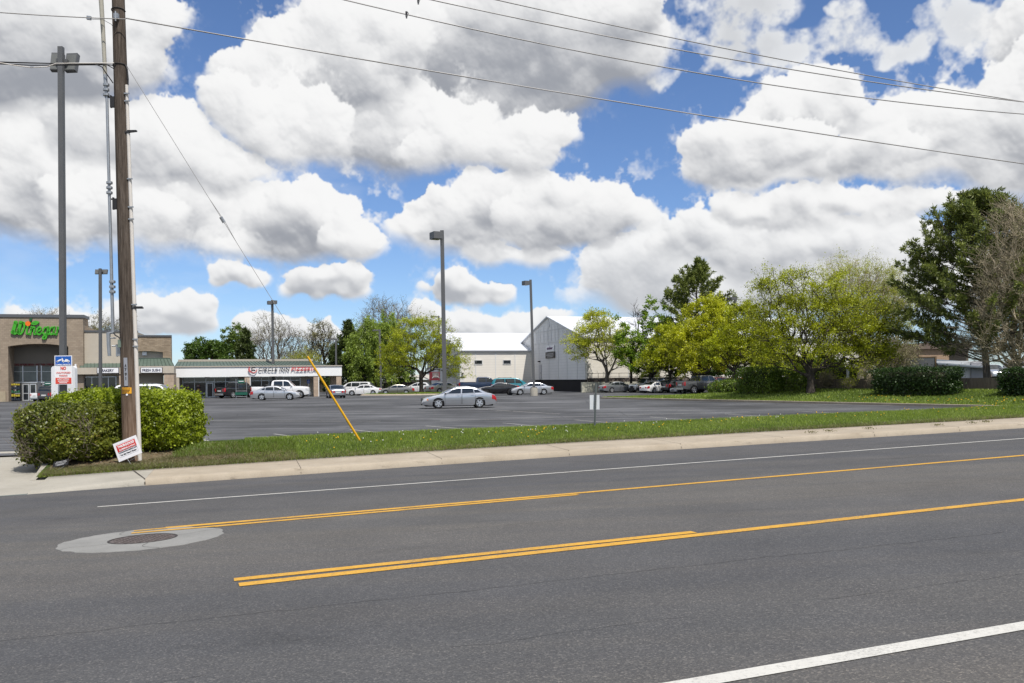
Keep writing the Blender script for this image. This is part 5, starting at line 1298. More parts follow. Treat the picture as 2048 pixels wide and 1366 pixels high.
mb = MB(); mb.tube([ploc(217, 666, -.14), ploc(217.5, 690, -.14), ploc(219, 712, -.14)], [.05, .045, .042], 10); mb.build('pipe_stub', M_GALV, up_)
mb = MB(); mb.tube([ploc(215, 667, -.12), ploc(229, 664.5, -.12)], .028, 8); mb.tube([ploc(214, 676.5, -.12), ploc(232, 676, -.12)], .018, 6); mb.build('pipe_clamp', M_GALV, up_)
mb = MB(); mb.tube([ploc(228, 664, -.16), ploc(230, 670, -.2), ploc(237, 674, -.2), ploc(242, 680, -.2)], .016, 6); mb.build('cable_tail', M_CABLE, up_)
mb = MB(); q = ploc(240.5, 687, -.14); mb.box(q, (.07, .12, .19)); mb.build('junction_box', mat('green_grey_box', (.16, .21, .17), .6), up_)
# clamps and the eye bolts on the shaft
mb = MB(); z = zpx(39); q = onpole(z)+Vector((.03, -prad(z)-.05, 0)); mb.box(q, (.10, .10, .12)); mb.tube([q+Vector((0, -.05, .1)), q+Vector((0, -.05, -.14))], .018, 6); mb.build('cable_clamp', M_GALV, up_)
mb = MB()
for z in (zpx(131), zpx(20)):
    P = [onpole(z+.05*math.cos(a))+Vector((math.sin(a)*(prad(z)+.012), -math.cos(a)*(prad(z)+.012), -.05+.05*(a/PI) if a > 0 else -.05-.05*a/PI)) for a in np.linspace(-PI/1.8, PI/1.8, 14)]
    mb.tube(P, .012, 5)
mb.build('guy_strap', M_CABLE, up_)
# number plate, yellow notice
zt_, zb_ = zpx(716), zpx(772); zc_ = (zt_+zb_)/2
yf = lambda z, e: -prad(z)-e
q = onpole(zc_)+Vector((-.0, yf(zc_, .016), 0)); dxp = at(259.5, 745, 21.6).x-base.x-onpole(zc_).x
mb = MB(); mb.box(q+Vector((dxp, 0, 0)), (.087, .022, zt_-zb_), ry=math.atan2(pdir.x, 1)); pl = mb.build('number_plate', mat('plate_grey', (.34, .35, .38), .5, .3), up_)
for ch, py, bgc in (('A', 731.7, 1), ('7', 739.8, 0), ('9', 748.7, 1), ('I', 757, 1)):
    z = zpx(py); c = onpole(z)+Vector((dxp, yf(z, .028), 0))
    mb = MB(); mb.box(c+Vector((0, .006, 0)), (.078, .006, .105)); t_ = mb.build('number_tile', mat('tile_yellow', (.62, .37, .05), .55) if bgc else MATS['plate_grey'], pl)
    lettering(ch, c+Vector((0, -.0, 0)), .05 if ch != 'I' else .016, .078, M_TRIMB, pl, .006, bold=.03)
z = zpx(781); dxq = at(261, 781, 21.6).x-base.x-onpole(z).x; c = onpole(z)+Vector((dxq, 0, 0))
V, F = [], []
for j, zz in enumerate((-.075, .075)):
    for i in range(9): a = R(-34+i*8.5); V.append((math.sin(a)*(prad(z)+.008), -math.cos(a)*(prad(z)+.008), zz))
F = [(i, i+1, 9+i+1, 9+i) for i in range(8)]
mb = MB(); mb.add(V, F); nt_ = mb.build('yellow_notice', mat('notice_yellow', (.75, .36, .02), .55), up_, loc=onpole(z)+Vector((-.0, 0, 0)))
mb = MB(); r = random.Random(2)
for row, (zz, hh, n) in enumerate(((.045, .012, 9), (.008, .024, 9), (-.028, .024, 8), (-.056, .012, 6))):
    for i in range(n):
        a = R(-28+i*6.2); e = prad(z)+.012; mb.box((math.sin(a)*e, -math.cos(a)*e, zz), (.014, .004, hh*r.uniform(.8, 1)), rz=a)
mb.build('notice_print', M_TRIMB, nt_)
mb = MB(); z = zpx(789.5); mb.lathe([(.026, 0), (.026, .01), (.01, .014)], 10, Matrix.Translation(onpole(z)+Vector((dxq, yf(z, .0), 0))) @ Matrix.Rotation(PI/2, 4, 'X')); mb.build('tag', M_SIGNW, up_)
# ---- leaning yard sign
def rect_on(o, mb, w, h, y, x=0, z=0, t=.004): mb.bx(x-w/2, x+w/2, y-t, y, z-h/2, z+h/2)
yc = at(255, 897, 21.15); ys = thing('yard_sign', 'tilted white yard sign with red banner leaning on the pole', 'sign', yc)
ys.rotation_euler = (R(-6), R(-21.5), 0)
W_, H_ = .60, .465
mb = MB(); mb.box((0, 0, 0), (W_, .012, H_)); mb.build('board', mat('corrugated_white', (.74, .73, .75), .6), ys)
mb = MB(); mb.box((0, -.009, .075), (.48, .006, .165)); mb.build('red_banner', mat('banner_red', (.55, .035, .03), .5), ys)
lettering('THURGOOD', (0, -.016, .108), .43, .062, M_SIGNW, ys, .006, bold=.04, spacing=1.1)
lettering('PLUMBING & HVAC', (.01, -.016, .028), .41, .040, M_SIGNW, ys, .006, bold=.02, spacing=1.1)
lettering('THURGOODPLUMBING.COM', (0, -.010, -.037), .46, .026, M_LETTER_D, ys, .006, bold=.02)
lettering("Your Best Friend's Plumber", (.0, -.010, -.095), .42, .046, M_LETTER_D, ys, .006, shear=.4)
mb = MB()
for z_, x0_, x1_ in ((-.145, -.24, .24), (.18, -.24, .24)): mb.bx(x0_, x1_, -.009, -.0065, z_-.0015, z_+.0015)
for x_ in (-.24, .24): mb.bx(x_-.0015, x_+.0015, -.009, -.0065, -.145, .18)
mb.build('border_line', mat('print_grey', (.25, .25, .27), .6), ys)
mb = MB(); s1 = Vector((.02, .0, -H_/2)); mb.tube([(-.12, .002, -.1), (-.03, .0, -H_/2-.22)], .004, 6); mb.tube([(.13, .002, -.1), (.22, .0, -H_/2-.14)], .004, 6); mb.tube([(-.085, 0, -H_/2-.07), (.19, 0, -H_/2-.04)], .004, 6); mb.build('wire_stake', M_GALV, ys)
# fallen dark sign under the shrub
p = road(124, 934); q = KP(*[rel(124, 934)[0], 3.0]); fs = thing('fallen_sign', 'small black sign with white lettering lying under the shrub', 'sign', (at(122, 934, 20.6).x, 20.6, verge_z(-1.7, 2.9)+.10), R(8))
fs.rotation_euler = (R(-52), R(-12), R(6))
mb = MB(); mb.box((0, 0, 0), (.36, .01, .22)); mb.build('board', M_BLACK, fs); mb = MB()
for z_, w_ in ((.06, .24), (.02, .28), (-.03, .24), (-.06, .16)): mb.bx(-w_/2, w_/2, -.009, -.006, z_-.006, z_+.006)
mb.build('print_line', MATS['pale_print'], fs); mb = MB(); mb.tube([(.1, 0, -.13), (.02, -.1, -.36)], .004, 5); mb.build('wire_stake', M_GALV, fs)
# ---- parking lot lamps
def lamp(label, pxb, Y, pytop, pxtop, w, heads, base=None, hw=.55, hh=.30):
    p = at(pxb, 800, Y); zt = CZ-deroll(pxtop, pytop)[1]/FPX*Y; xt = at(pxtop, pytop, Y).x-p.x
    o = thing('lamp_post', label, 'lamp post', (p.x, Y, 0), 0, 'lamp posts in the parking lot')
    mb = MB(); h = w/2; z0 = base or 0
    mb.add([(a*h, b*h, z0) for a, b in ((-1, -1), (1, -1), (1, 1), (-1, 1))]+[(xt+a*h*.9, b*h*.9, zt) for a, b in ((-1, -1), (1, -1), (1, 1), (-1, 1))], [(0, 1, 5, 4), (1, 2, 6, 5), (2, 3, 7, 6), (3, 0, 4, 7), (4, 5, 6, 7)])
    mb.build('pole', M_LAMPP, o)
    if base:
        mb = MB(); mb.lathe([(.42, -.1), (.42, base-.05), (.39, base)], 20); mb.build('base', M_PAVE2, o, smooth=40)
    mb = MB(); mb.box((0, 0, z0+.02), (w*2.2, w*2.2, .05)); mb.build('base_plate', M_LAMPP, o)
    for kind, dx, dz in heads:
        if kind == 'side':       # shoe box head on a short arm to the left
            mb = MB(); c = Vector((xt+dx, -.15, zt+dz)); mb.box(c, (hw*.8, hw, hh), rz=R(28)); hd = mb.build('lamp_head', M_LAMPP, o); mb = MB(); mb.box((xt+dx*.35, -.05, zt+dz), (abs(dx)*.7, .12, .12)); mb.build('arm', M_LAMPP, o)
            mb = MB(); mb.box(c+Vector((0, 0, -hh/2-.012)), (hw*.6, hw*.8, .02), rz=R(28)); mb.build('lens', M_GLASS_L, hd)
        elif kind == 'tilt':     # flat flood lights seen face on
            mb = MB(); c = Vector((xt+dx, .24, zt+dz)); mb.box(c, (hw*.58, .16, hh*.92), rx=R(-14), rz=R(-5 if dx > 0 else 5)); hd = mb.build('lamp_head', M_LAMPP, o); mb = MB(); mb.box(c+Vector((0, -.086, .0)), (hw*.5, .012, hh*.8), rx=R(-14), rz=R(-5 if dx > 0 else 5)); mb.build('lens', mat('lamp_lens', (.13, .135, .13), .35), hd)
            mb = MB(); mb.box((xt+dx*.5, .12, zt+dz), (.12, .2, .1)); mb.build('arm', M_LAMPP, o)
        else:
            mb = MB(); c = Vector((xt+dx, 0, zt+dz)); mb.box(c, (hw, .4, hh*.6)); mb.build('lamp_head', M_LAMPP, o)
    return o
lamp('tall lamp post with twin floodlights carrying the towing sign', 126.5, 27.5, 94, 122, .165, [('tilt', -.235, -.40), ('tilt', .225, -.42)], hw=.62, hh=.66)
lamp('distant lamp post left of the utility pole', 201, 80, 537, 200.5, .24, [('tilt', -.30, -.28), ('tilt', .30, -.28)], hw=.9, hh=.46)
lamp('lamp post standing in front of the pizzeria letters', 547.5, 109, 600, 544.5, .28, [('side', -.28, -.35), ('side', .32, -.3)], hw=.66, hh=.42)
lamp('tall lamp post directly behind the lone silver sedan', 890, 64, 461, 884, .29, [('side', -.42, -.40)], hw=.86, hh=.5)
lamp('lamp post on a round concrete base in the lot', 1068, 97, 559.5, 1061, .30, [('side', -.55, -.38)], .92, hw=.72, hh=.46)
lamp('thin lamp post with left arm behind the pizzeria roof', 673, 128, 677, 672, .24, [('arm', -.6, -.1)], hw=.9, hh=.3)
lamp('thin lamp post in front of the willow', 763, 122, 659, 759, .26, [('arm', -.5, -.1)], hw=.9, hh=.3)
lamp('thin lamp post rising behind the yellow green island tree', 879, 138, 632, 877.5, .26, [('arm', -.7, -.12)], hw=1.2, hh=.3)
lamp('lamp post top poking above the right hand trees', 1472, 100, 594, 1471, .26, [('side', -.5, -.2)], hw=.8, hh=.3)
# ---- towing sign on the first lamp, white cabinet behind
tp = at(127, 740, 27.25); tsn = thing('parking_sign', 'blue, white and red towing sign fixed on the lamp post', 'sign', (tp.x, 27.25, tp.z))
w_, h_ = .545, .90
mb = MB(); mb.box((0, 0, 0), (w_, .012, h_)); mb.build('plate', M_SIGNW, tsn)
mb = MB(); mb.box((0, -.009, .285), (w_-.05, .006, .285)); mb.build('blue_panel', mat('sign_blue', (.012, .10, .42), .45), tsn)
mb = MB(); mb.box((0, -.009, -.335), (w_-.05, .006, .19)); mb.build('red_panel', mat('sign_red', (.66, .075, .05), .45), tsn)
mb = MB()                                             # tow truck pulling a car
def pic(P): mb.prism([((x-.5)*.44, -.0125, .285+(z-.45)*.26) for x, z in P], (0, -.004, 0))
pic([(.02, .34), (.05, .46), (.14, .52), (.24, .62), (.34, .66), (.40, .62), (.38, .52), (.30, .47), (.10, .33)])
pic([(.42, .34), (.42, .48), (.62, .48), (.66, .66), (.82, .62), (.88, .50), (.97, .46), (.97, .34)]); pic([(.42, .48), (.40, .80), (.44, .80), (.54, .48)])
for cx_, cz_ in ((.10, .36), (.53, .34), (.87, .34)): pic([(cx_+.05*math.cos(k*PI/6), cz_+.085*math.sin(k*PI/6)) for k in range(12)])
mb.build('tow_truck_picture', M_SIGNW, tsn)
M_REDT = MATS['sign_red']
lettering('TOWING ENFORCED', (0, -.015, .165), .46, .045, M_SIGNW, tsn, .006, bold=.02)
lettering('NO', (0, -.010, .055), .17, .105, M_REDT, tsn, .006, bold=.04)
lettering('UNAUTHORIZED', (0, -.010, -.085), .44, .055, M_REDT, tsn, .006); lettering('PARKING', (0, -.010, -.175), .25, .055, M_REDT, tsn, .006)
lettering('LONE TOWING', (0, -.015, -.285), .36, .045, M_SIGNW, tsn, .006, bold=.02)
mb = MB(); r = random.Random(9)
for z_, n_ in ((-.345, 12), (-.395, 9)):
    for i in range(n_): mb.bx((i-n_/2)*.027, (i-n_/2)*.027+.017, -.016, -.0125, z_-.016, z_+.016)
mb.build('small_print', M_SIGNW, tsn)
cb = at(126.5, 760, 28.05); cab = thing('utility_box', 'white round cornered utility box behind the lamp post', 'box', (cb.x, 28.05, 0))
wz = CZ-deroll(126, 732)[1]/FPX*28.05; wx0, wx1 = at(102.5, 760, 28.05).x-cb.x, at(150, 760, 28.05).x-cb.x
P = []
for (cx_, cz_, a0) in ((wx1-.09, wz-.09, 0), (wx0+.09, wz-.09, 90)):
    for k in range(7): a = R(a0+k*15); P.append((cx_+.09*math.cos(a), 0, cz_+.09*math.sin(a)))
P += [(wx0, 0, .05), (wx1, 0, .05)]
mb = MB(); mb.prism(P, (0, .16, 0)); mb.build('body', mat('cabinet_white', (.74, .75, .77), .5), cab); mb = MB(); mb.bx(wx0+.05, wx1-.05, -.05, .25, -.02, .049); mb.build('plinth', M_PAVE2, cab)
# ---- back of the sign on the verge
p = at(1189, 848, 27.6); zg = p.z; bs = thing('road_sign', 'blank white back of a sign on a leaning steel post', 'sign', (p.x, 27.6, zg-.05))
zt_ = CZ-deroll(1192, 767)[1]/FPX*27.6-zg+.05
mb = MB(); mb.tube([(0, 0, -.2), ((at(1192, 767, 27.6).x-p.x), 0, zt_)], .034, 6); mb.build('post', mat('post_steel', (.13, .145, .145), .55, .4), bs)
xa_, xb_ = at(1179.8, 805, 27.6).x-p.x, at(1199.2, 805, 27.6).x-p.x; za_, zb2 = CZ-deroll(1190, 819)[1]/FPX*27.6-zg+.05, CZ-deroll(1190, 790)[1]/FPX*27.6-zg+.05
mb = MB(); mb.bx(xa_, xb_, .04, .05, za_, zb2); mb.build('plate', mat('sign_back', (.66, .69, .71), .5, .1), bs)
# ---- accessible parking sign and cart returns
p = lot(617.5, 792.5); hs_ = thing('accessible_parking_sign', 'small blue parking sign on a white post by the pillar', 'sign', (p.x, p.y, 0))
mb = MB(); mb.box((0, 0, .95), (.10, .10, 2.3)); mb.build('post', M_SIGNW, hs_); mb = MB(); mb.box((0, -.07, 1.85), (.34, .02, .48)); mb.build('plate', mat('access_blue', (.015, .12, .55), .5), hs_)
mb = MB(); strokes(mb, [[(.0, .16), (.0, .0), (.08, -.02), (.1, -.12)], [(-.03, .02), (-.09, -.05), (-.05, -.15), (.04, -.14)]], lambda a, b: (a, 1.87+b), .022, .01); mb.build('wheelchair_mark', M_SIGNW, hs_, loc=(0, -.082, 0))
M_CGREEN = mat('cart_green', (.012, .10, .065), .5)
def corral(label, px, py, L_):
    p = lot(px, py); o = thing('cart_return', label, 'cart return', (p.x, p.y, 0), R(3), 'shopping cart returns')
    for s in (-L_/2, L_/2):
        mb = MB(); mb.tube([(s, 0, 0), (s, 0, 2.25)], .03, 6); mb.build('post', M_GALV, o)
    for z_ in (.3, .6, .9):
        mb = MB(); mb.tube([(-L_/2, 0, z_), (L_/2, 0, z_)], .025, 6); mb.build('rail', M_GALV, o)
    mb = MB(); mb.box((0, -.04, 1.95), (L_*.62, .03, .36)); mb.build('sign', M_CGREEN, o)
    mb = MB(); mb.box((0, -.045, .62), (L_*1.15, .04, .30)); mb.build('side_panel', M_CGREEN, o)
    mb = MB(); mb.box((0, -.06, 1.97), (L_*.46, .006, .07)); mb.build('sign_print', M_SIGNW, o)
    return o
corral('green cart return between black pickup and silver sedan', 483, 798.5, 1.15); corral('green cart return sign near the store doors', 97, 803, 1.2); corral('green cart return behind the shrub by the bakery', 165, 800, 1.3)
# ---- guy wire with its yellow guard
ga = at(727, 893, 24.6); gt = base+onpole(zpx(133))+Vector((.18, -.05, 0)); gg = ga+(gt-ga)*.0
gw_ = thing('guy_wire', 'steel guy wire from the pole to a leaning yellow guard', 'guy wire', ga); L0 = gt-ga
u0 = L0.normalized(); side = Vector((u0.z, 0, -u0.x)).normalized()
mb = MB(); mb.tube([u0*.1, L0], .007, 5); mb.build('wire', M_WIRE, gw_)
tg = (at(613, 712, 24.6-.5)-ga).length; gl = 2.98
mb = MB(); mb.tube([u0*.14, u0*gl], [.034, .029], 12); mb.build('guard', mat('guard_yellow', (.72, .39, .012), .45), gw_, smooth=50)
mb = MB(); mb.tube([u0*-.12, u0*.2], .026, 8); mb.build('anchor_rod', M_GALV, gw_)
s_ = .62; mb = MB(); mb.tube([L0*s_, L0*s_+u0*.16], .045, 8); mb.build('insulator', M_GALV, gw_)
mb = MB(); mb.tube([L0*(s_-.05), L0*s_+side*.03, L0*(s_+.06)], .006, 4); mb.build('wire_loop', M_WIRE, gw_)
# ---- overhead lines along the road: hung in the upright plane of the pole line
PL0 = Vector((base.x, base.y)); 
def on_line(px, py, off=0.0):
    """point above the pole line (moved off metres away from the road) seen at a pixel"""
    x, y = deroll(px, py); o = PL0+RN*off; k = x/FPX     # o + s*RU = (k*Y, Y)
    s = (k*o.y-o.x)/(RU.x-k*RU.y); q = o+RU*s; return Vector((q.x, q.y, CZ-y/FPX*q.y)), s
def cable(name, label, pts, r, off=0.0, ext=None, m=None, cat='power line', group='overhead lines'):
    P = sorted(((lambda a: (a[1], a[0].z))(on_line(x, y, off)) for x, y in pts)); s = np.array([p[0] for p in P]); z = np.array([p[1] for p in P])
    c = np.polyfit(s, z, 2 if len(P) > 2 else 1); s0, s1 = ext or (s[0]-8, s[-1]+25); o = PL0+RN*off
    S = np.linspace(s0, s1, 60); mb = MB(); a = Vector((*(o+RU*s0), float(np.polyval(c, s0))))
    mb.tube([Vector((*(o+RU*t), float(np.polyval(c, t))))-a for t in S], r, 6)
    ob = mb.build(name, m or M_WIRE, None, smooth=60, loc=a); return tag(ob, label, cat, group), (lambda t: Vector((*(o+RU*t), float(np.polyval(c, t)))))
c1_, f1_ = cable('power_line', 'lowest grey cable crossing the whole sky from the wooden pole', [(242, 38), (700, 108), (1240, 208), (1640, 268), (2048, 327)], .0165, -.25, (.0, 60))
cable('power_line', 'short cable from the pole out of the left edge', [(0, 25), (178, 35.5), (240, 38)], .012, -.25, (-14, .0))
cable('power_line', 'second lowest long cable carrying a clamp at its left', [(690, 0), (813, 27.5), (1240, 122), (1640, 181), (2048, 229)], .0165, .0)
cable('power_line', 'third cable from below, close under the top one', [(865, 0), (1240, 78), (1640, 148), (2048, 204)], .0165, .55)
cable('power_line', 'topmost thin cable meeting its neighbour at the right', [(985, 0), (1240, 50), (1640, 136), (2048, 203)], .0155, 1.2)
for px, py, lb in ((813, 30, 'small grey fault marker clamped on the second cable'), (836.5, 2, 'small fault marker hanging at the top edge of the sky')):
    p, s = on_line(px, py-3, 0.0); o = thing('line_marker', lb, 'line marker', p, 0, 'markers on the overhead lines')
    mb = MB(); mb.box((0, 0, -.0), (.055, .05, .10)); mb.tube([(.02, 0, .04), (.06, 0, .0), (.03, 0, -.05)], .008, 5); mb.build('clamp', M_CABLE, o); mb = MB(); mb.lathe([(.02, -.13), (.022, -.09), (.03, -.08), (.03, -.05)], 8); mb.build('lamp', M_LAMPP, o)
mb = MB()
tag_b = [[(0, 124), (105, 127), (205, 128.5), (232, 131)], [(0, 126.5), (60, 129), (150, 128.5), (212, 128), (233, 140)], [(0, 122.5), (110, 124.5), (235, 127)]]
for i, L in enumerate(tag_b):
    P = [at(x, y, 21.45)+Vector((0, .05*i, 0)) for x, y in L]; P = [P[0]+(P[0]-P[1])*1.5]+P
    mb.tube([p-base for p in P], .014 if i < 2 else .008, 6)
mb.tube([p-base for p in (at(190, 128, 21.4), at(204, 134, 21.35), at(212, 146, 21.4), at(222, 160, 21.5), at(226, 166, 21.6))], .013, 6)
ob = mb.build('telephone_cable', M_CABLE, None, smooth=60, loc=base); tag(ob, 'bundle of black telephone cables running left from the pole', 'cable', 'overhead lines')
mb = MB(); P = [at(x, y, 21.3)-base for x, y in ((-60, 122), (0, 125.5), (30, 131), (62, 135), (95, 133.5), (112, 127), (150, 126.5), (228, 126))]
mb.tube([Vector(p) for p in P], .012, 6); ob = mb.build('telephone_cable', M_PVC, None, smooth=60, loc=base); tag(ob, 'white slack cable dipping below the black telephone cables', 'cable', 'overhead lines')
p = at(178, 36, 21.4); o = thing('splice_box', 'small grey splice box on the cable left of the pole', 'splice box', p); mb = MB(); mb.box((0, 0, 0), (.10, .06, .085), ry=R(8)); mb.build('case', M_GALV, o); mb = MB(); mb.tube([(.05, 0, -.03), (.35, 0, -.05), (.5, .1, -.12), (.6, .2, -.28)], .006, 5); mb.build('lead', M_CABLE, o)
# ---- far utility pole beside the pine
p = at(1822, 640, 150); o = thing('far_utility_pole', 'distant utility pole with crossarm left of the large pine', 'utility pole', (p.x, 150, 0))
zt_ = CZ-deroll(1822, 543)[1]/FPX*150; mb = MB(); mb.tube([(0, 0, 0), (0, 0, zt_)], [.06, .045], 8); mb.build('shaft', MATS['pale_print'], o); mb = MB(); mb.box((.2, 0, zt_-.5), (3.0, .1, .1), ry=R(-4)); mb.build('crossarm', M_POLE, o); mb = MB()
for s in (-1.2, .3, 1.7): mb.tube([(s, 0, zt_-.45), (s, 0, zt_-.95)], .05, 6)
mb.build('insulator', M_GALV, o)
# ------------------------------------------------------------------ trees and shrubs
def leaf_mat(name, dark, light, trans=.35, rough=.6, scale=.5, tcol=None, third=None):
    m = bpy.data.materials.new(name); m.use_nodes = True; MATS[name] = m
    nt = m.node_tree; N = nt.nodes; L = nt.links; N.clear()
    gi = N.new('ShaderNodeNewGeometry'); tc = N.new('ShaderNodeTexCoord'); nz = N.new('ShaderNodeTexNoise'); nz.inputs['Scale'].default_value = scale; nz.inputs['Detail'].default_value = 3
    L.new(tc.outputs['Object'], nz.inputs[0])
    ad = N.new('ShaderNodeMath'); ad.operation = 'MULTIPLY_ADD'; L.new(gi.outputs['Random Per Island'], ad.inputs[0]); ad.inputs[1].default_value = .5
    sb = N.new('ShaderNodeMath'); sb.operation = 'MULTIPLY_ADD'; L.new(nz.outputs[0], sb.inputs[0]); sb.inputs[1].default_value = 1.1; sb.inputs[2].default_value = -.3; L.new(sb.outputs[0], ad.inputs[2])
    cr = N.new('ShaderNodeValToRGB'); e = cr.color_ramp.elements; e[0].position = .12; e[0].color = (*dark, 1); e[1].position = .8; e[1].color = (*light, 1)
    if third: q = e.new(.97); q.color = (*third, 1)
    L.new(ad.outputs[0], cr.inputs[0])
    d = N.new('ShaderNodeBsdfDiffuse'); t = N.new('ShaderNodeBsdfTranslucent'); gl = N.new('ShaderNodeBsdfGlossy'); gl.inputs['Roughness'].default_value = .45
    L.new(cr.outputs[0], d.inputs[0]); L.new(cr.outputs[0], t.inputs[0])
    m1 = N.new('ShaderNodeMixShader'); m1.inputs[0].default_value = trans; L.new(d.outputs[0], m1.inputs[1]); L.new(t.outputs[0], m1.inputs[2])
    m2 = N.new('ShaderNodeMixShader'); m2.inputs[0].default_value = .035; L.new(m1.outputs[0], m2.inputs[1]); L.new(gl.outputs[0], m2.inputs[2])
    o = N.new('ShaderNodeOutputMaterial'); L.new(m2.outputs[0], o.inputs[0]); return m
def bark(name, a, b): return mat(name, a, .95, vscale=3, col2=b, bump=.6, bscale=14, stretch=(3, 3, .6))
BK_DARK = bark('dark_bark', (.030, .024, .020), (.075, .062, .052)); BK_GREY = bark('grey_bark', (.085, .072, .060), (.19, .165, .145)); BK_TAN = bark('tan_twig_bark', (.26, .215, .15), (.47, .40, .285))
LF_YEL = leaf_mat('yellow_green_leaves', (.13, .155, .008), (.60, .655, .022), .46, scale=.7)
LF_YEL2 = leaf_mat('bright_yellow_leaves', (.24, .27, .010), (.72, .74, .035), .45, scale=.6)
LF_PALE = leaf_mat('pale_new_leaves', (.24, .27, .025), (.60, .64, .10), .45, scale=.4)
LF_PALE2 = leaf_mat('fresh_maple_leaves', (.26, .29, .015), (.68, .72, .06), .45, scale=.4)
LF_MID = leaf_mat('mid_green_leaves', (.055, .095, .014), (.20, .28, .045), .35, scale=.3)
LF_BRIGHT = leaf_mat('bright_green_leaves', (.075, .15, .012), (.30, .45, .032), .42, scale=.5, third=(.44, .28, .05))
LF_WILLOW = leaf_mat('willow_leaves', (.12, .18, .022), (.38, .50, .07), .42, scale=.3)
LF_DKGREEN = leaf_mat('deep_green_leaves', (.030, .070, .008), (.12, .20, .026), .30, scale=.4)
LF_NEEDLE = leaf_mat('pine_needles', (.045, .075, .018), (.27, .31, .065), .35, scale=.8)
LF_SPRUCE = leaf_mat('spruce_needles', (.024, .044, .013), (.11, .145, .034), .25, scale=.6)
LF_BUD = leaf_mat('brown_buds', (.22, .19, .10), (.50, .44, .26), .3, scale=.4)
LF_OLIVE = leaf_mat('sparse_olive_buds', (.15, .145, .06), (.34, .32, .15), .3, scale=.4)
LF_HEDGE = leaf_mat('hedge_leaves', (.012, .032, .007), (.045, .088, .014), .2, scale=.9)
LF_HEDGE2 = leaf_mat('green_hedge_leaves', (.055, .105, .010), (.19, .27, .030), .33, scale=.9)
LF_BUSH = leaf_mat('shrub_leaves', (.065, .105, .008), (.44, .53, .028), .42, scale=1.6, third=(.62, .66, .08))
LF_BUSHD = leaf_mat('dark_shrub_leaves', (.034, .055, .010), (.26, .29, .032), .36, scale=.9, third=(.30, .13, .05))
def rand_dirs(rng, n):
    v = rng.normal(size=(n, 3)); return v/np.linalg.norm(v, axis=1, keepdims=True)
def cards(P, size, rng, aspect=.55, axis=None, flat=.0):
    """rhombic leaves centred at P; axis: the direction each points along"""
    n = len(P); size = np.broadcast_to(np.asarray(size, float), (n,))[:, None]*rng.uniform(.65, 1.3, (n, 1))
    u = rand_dirs(rng, n) if axis is None else axis/np.maximum(np.linalg.norm(axis, axis=1, keepdims=True), 1e-6)
    w = rand_dirs(rng, n); w[:, 2] += flat; v = np.cross(u, w); v /= np.maximum(np.linalg.norm(v, axis=1, keepdims=True), 1e-6)
    V = np.stack([P-u*size*.5, P+v*size*.5*aspect, P+u*size*.5, P-v*size*.5*aspect], 1).reshape(-1, 3)
    return V, np.arange(n*4).reshape(n, 4)
def segs(A, B, ra, rb, n=5):
    """tapered prisms from A to B"""
    A, B = np.asarray(A, float), np.asarray(B, float); m = len(A); d = B-A; l = np.maximum(np.linalg.norm(d, axis=1, keepdims=True), 1e-6); d = d/l
    up = np.where(np.abs(d[:, 2:3]) < .9, [[0, 0, 1.]], [[1., 0, 0]]); a = np.cross(d, up); a /= np.linalg.norm(a, axis=1, keepdims=True); b = np.cross(d, a)
    th = np.arange(n)*2*PI/n; ring = a[:, None]*np.cos(th)[None, :, None]+b[:, None]*np.sin(th)[None, :, None]
    ra = np.broadcast_to(np.asarray(ra, float), (m,)); rb = np.broadcast_to(np.asarray(rb, float), (m,))
    V = np.concatenate([A[:, None]+ring*ra[:, None, None], B[:, None]+ring*rb[:, None, None]], 1).reshape(-1, 3)
    k = np.arange(n); f = np.stack([k, (k+1) % n, n+(k+1) % n, n+k], 1)
    return V, (np.arange(m)[:, None, None]*2*n+f[None]).reshape(-1, 4)
def join(parts):
    V, F, n = [], [], 0
    for v, f in parts: V.append(v); F.append(f+n); n += len(v)
    return np.concatenate(V), np.concatenate(F)
def grow(rng, trunk, tips, r_trunk, r_tip=.012, step=.7, share=.32, lift=.25, start=.55, expo=.46):
    """limbs from the trunk polyline to every tip; returns nodes, parents, radii"""
    nodes = [np.array(p, float) for p in trunk]; par = [-1]+list(range(len(trunk)-1)); dist = [0.0]
    for i in range(1, len(nodes)): dist.append(dist[-1]+float(np.linalg.norm(nodes[i]-nodes[i-1])))
    first = int(len(trunk)*start); top = nodes[-1]
    tips = tips[np.argsort(np.linalg.norm(tips-top, axis=1))]; ends = []
    NA = np.zeros((len(trunk)+len(tips)*14, 3)); NA[:len(nodes)] = nodes; DA = np.zeros(len(NA)); DA[:len(nodes)] = dist; cnt = len(nodes)
    for t in tips:
        d = np.linalg.norm(NA[first:cnt]-t, axis=1); c = d+share*DA[first:cnt]+np.maximum(0, NA[first:cnt, 2]-t[2])*.5
        j = first+int(np.argmin(c)); p = NA[j].copy(); L = float(d[j-first]); n = max(1, min(12, int(L/step)))
        mid = rng.normal(size=3)*L*.07; q = j
        for i in range(1, n+1):
            s = i/n; x = p+(t-p)*s+np.array([0, 0, lift*L*s*(1-s)])+mid*4*s*(1-s)+(rng.normal(size=3)*L*.02 if i < n else 0)
            NA[cnt] = x; DA[cnt] = DA[q]+float(np.linalg.norm(x-NA[q])); par.append(q); q = cnt; cnt += 1
        ends.append(q)
    w = np.zeros(cnt); 
    for e in ends: w[e] += 1
    for i in range(cnt-1, 0, -1): w[par[i]] += w[i]
    r = r_tip*np.maximum(w, 1)**expo; r = r*1.0
    k = r_trunk/r[0]; r = r_tip+(r-r_tip)*max(k, .2) if k < 1 else r*np.interp(w/w[0], [0, .2, 1], [1, 1+(k-1)*.5, k])
    return NA[:cnt], np.array(par), r, np.array(ends)
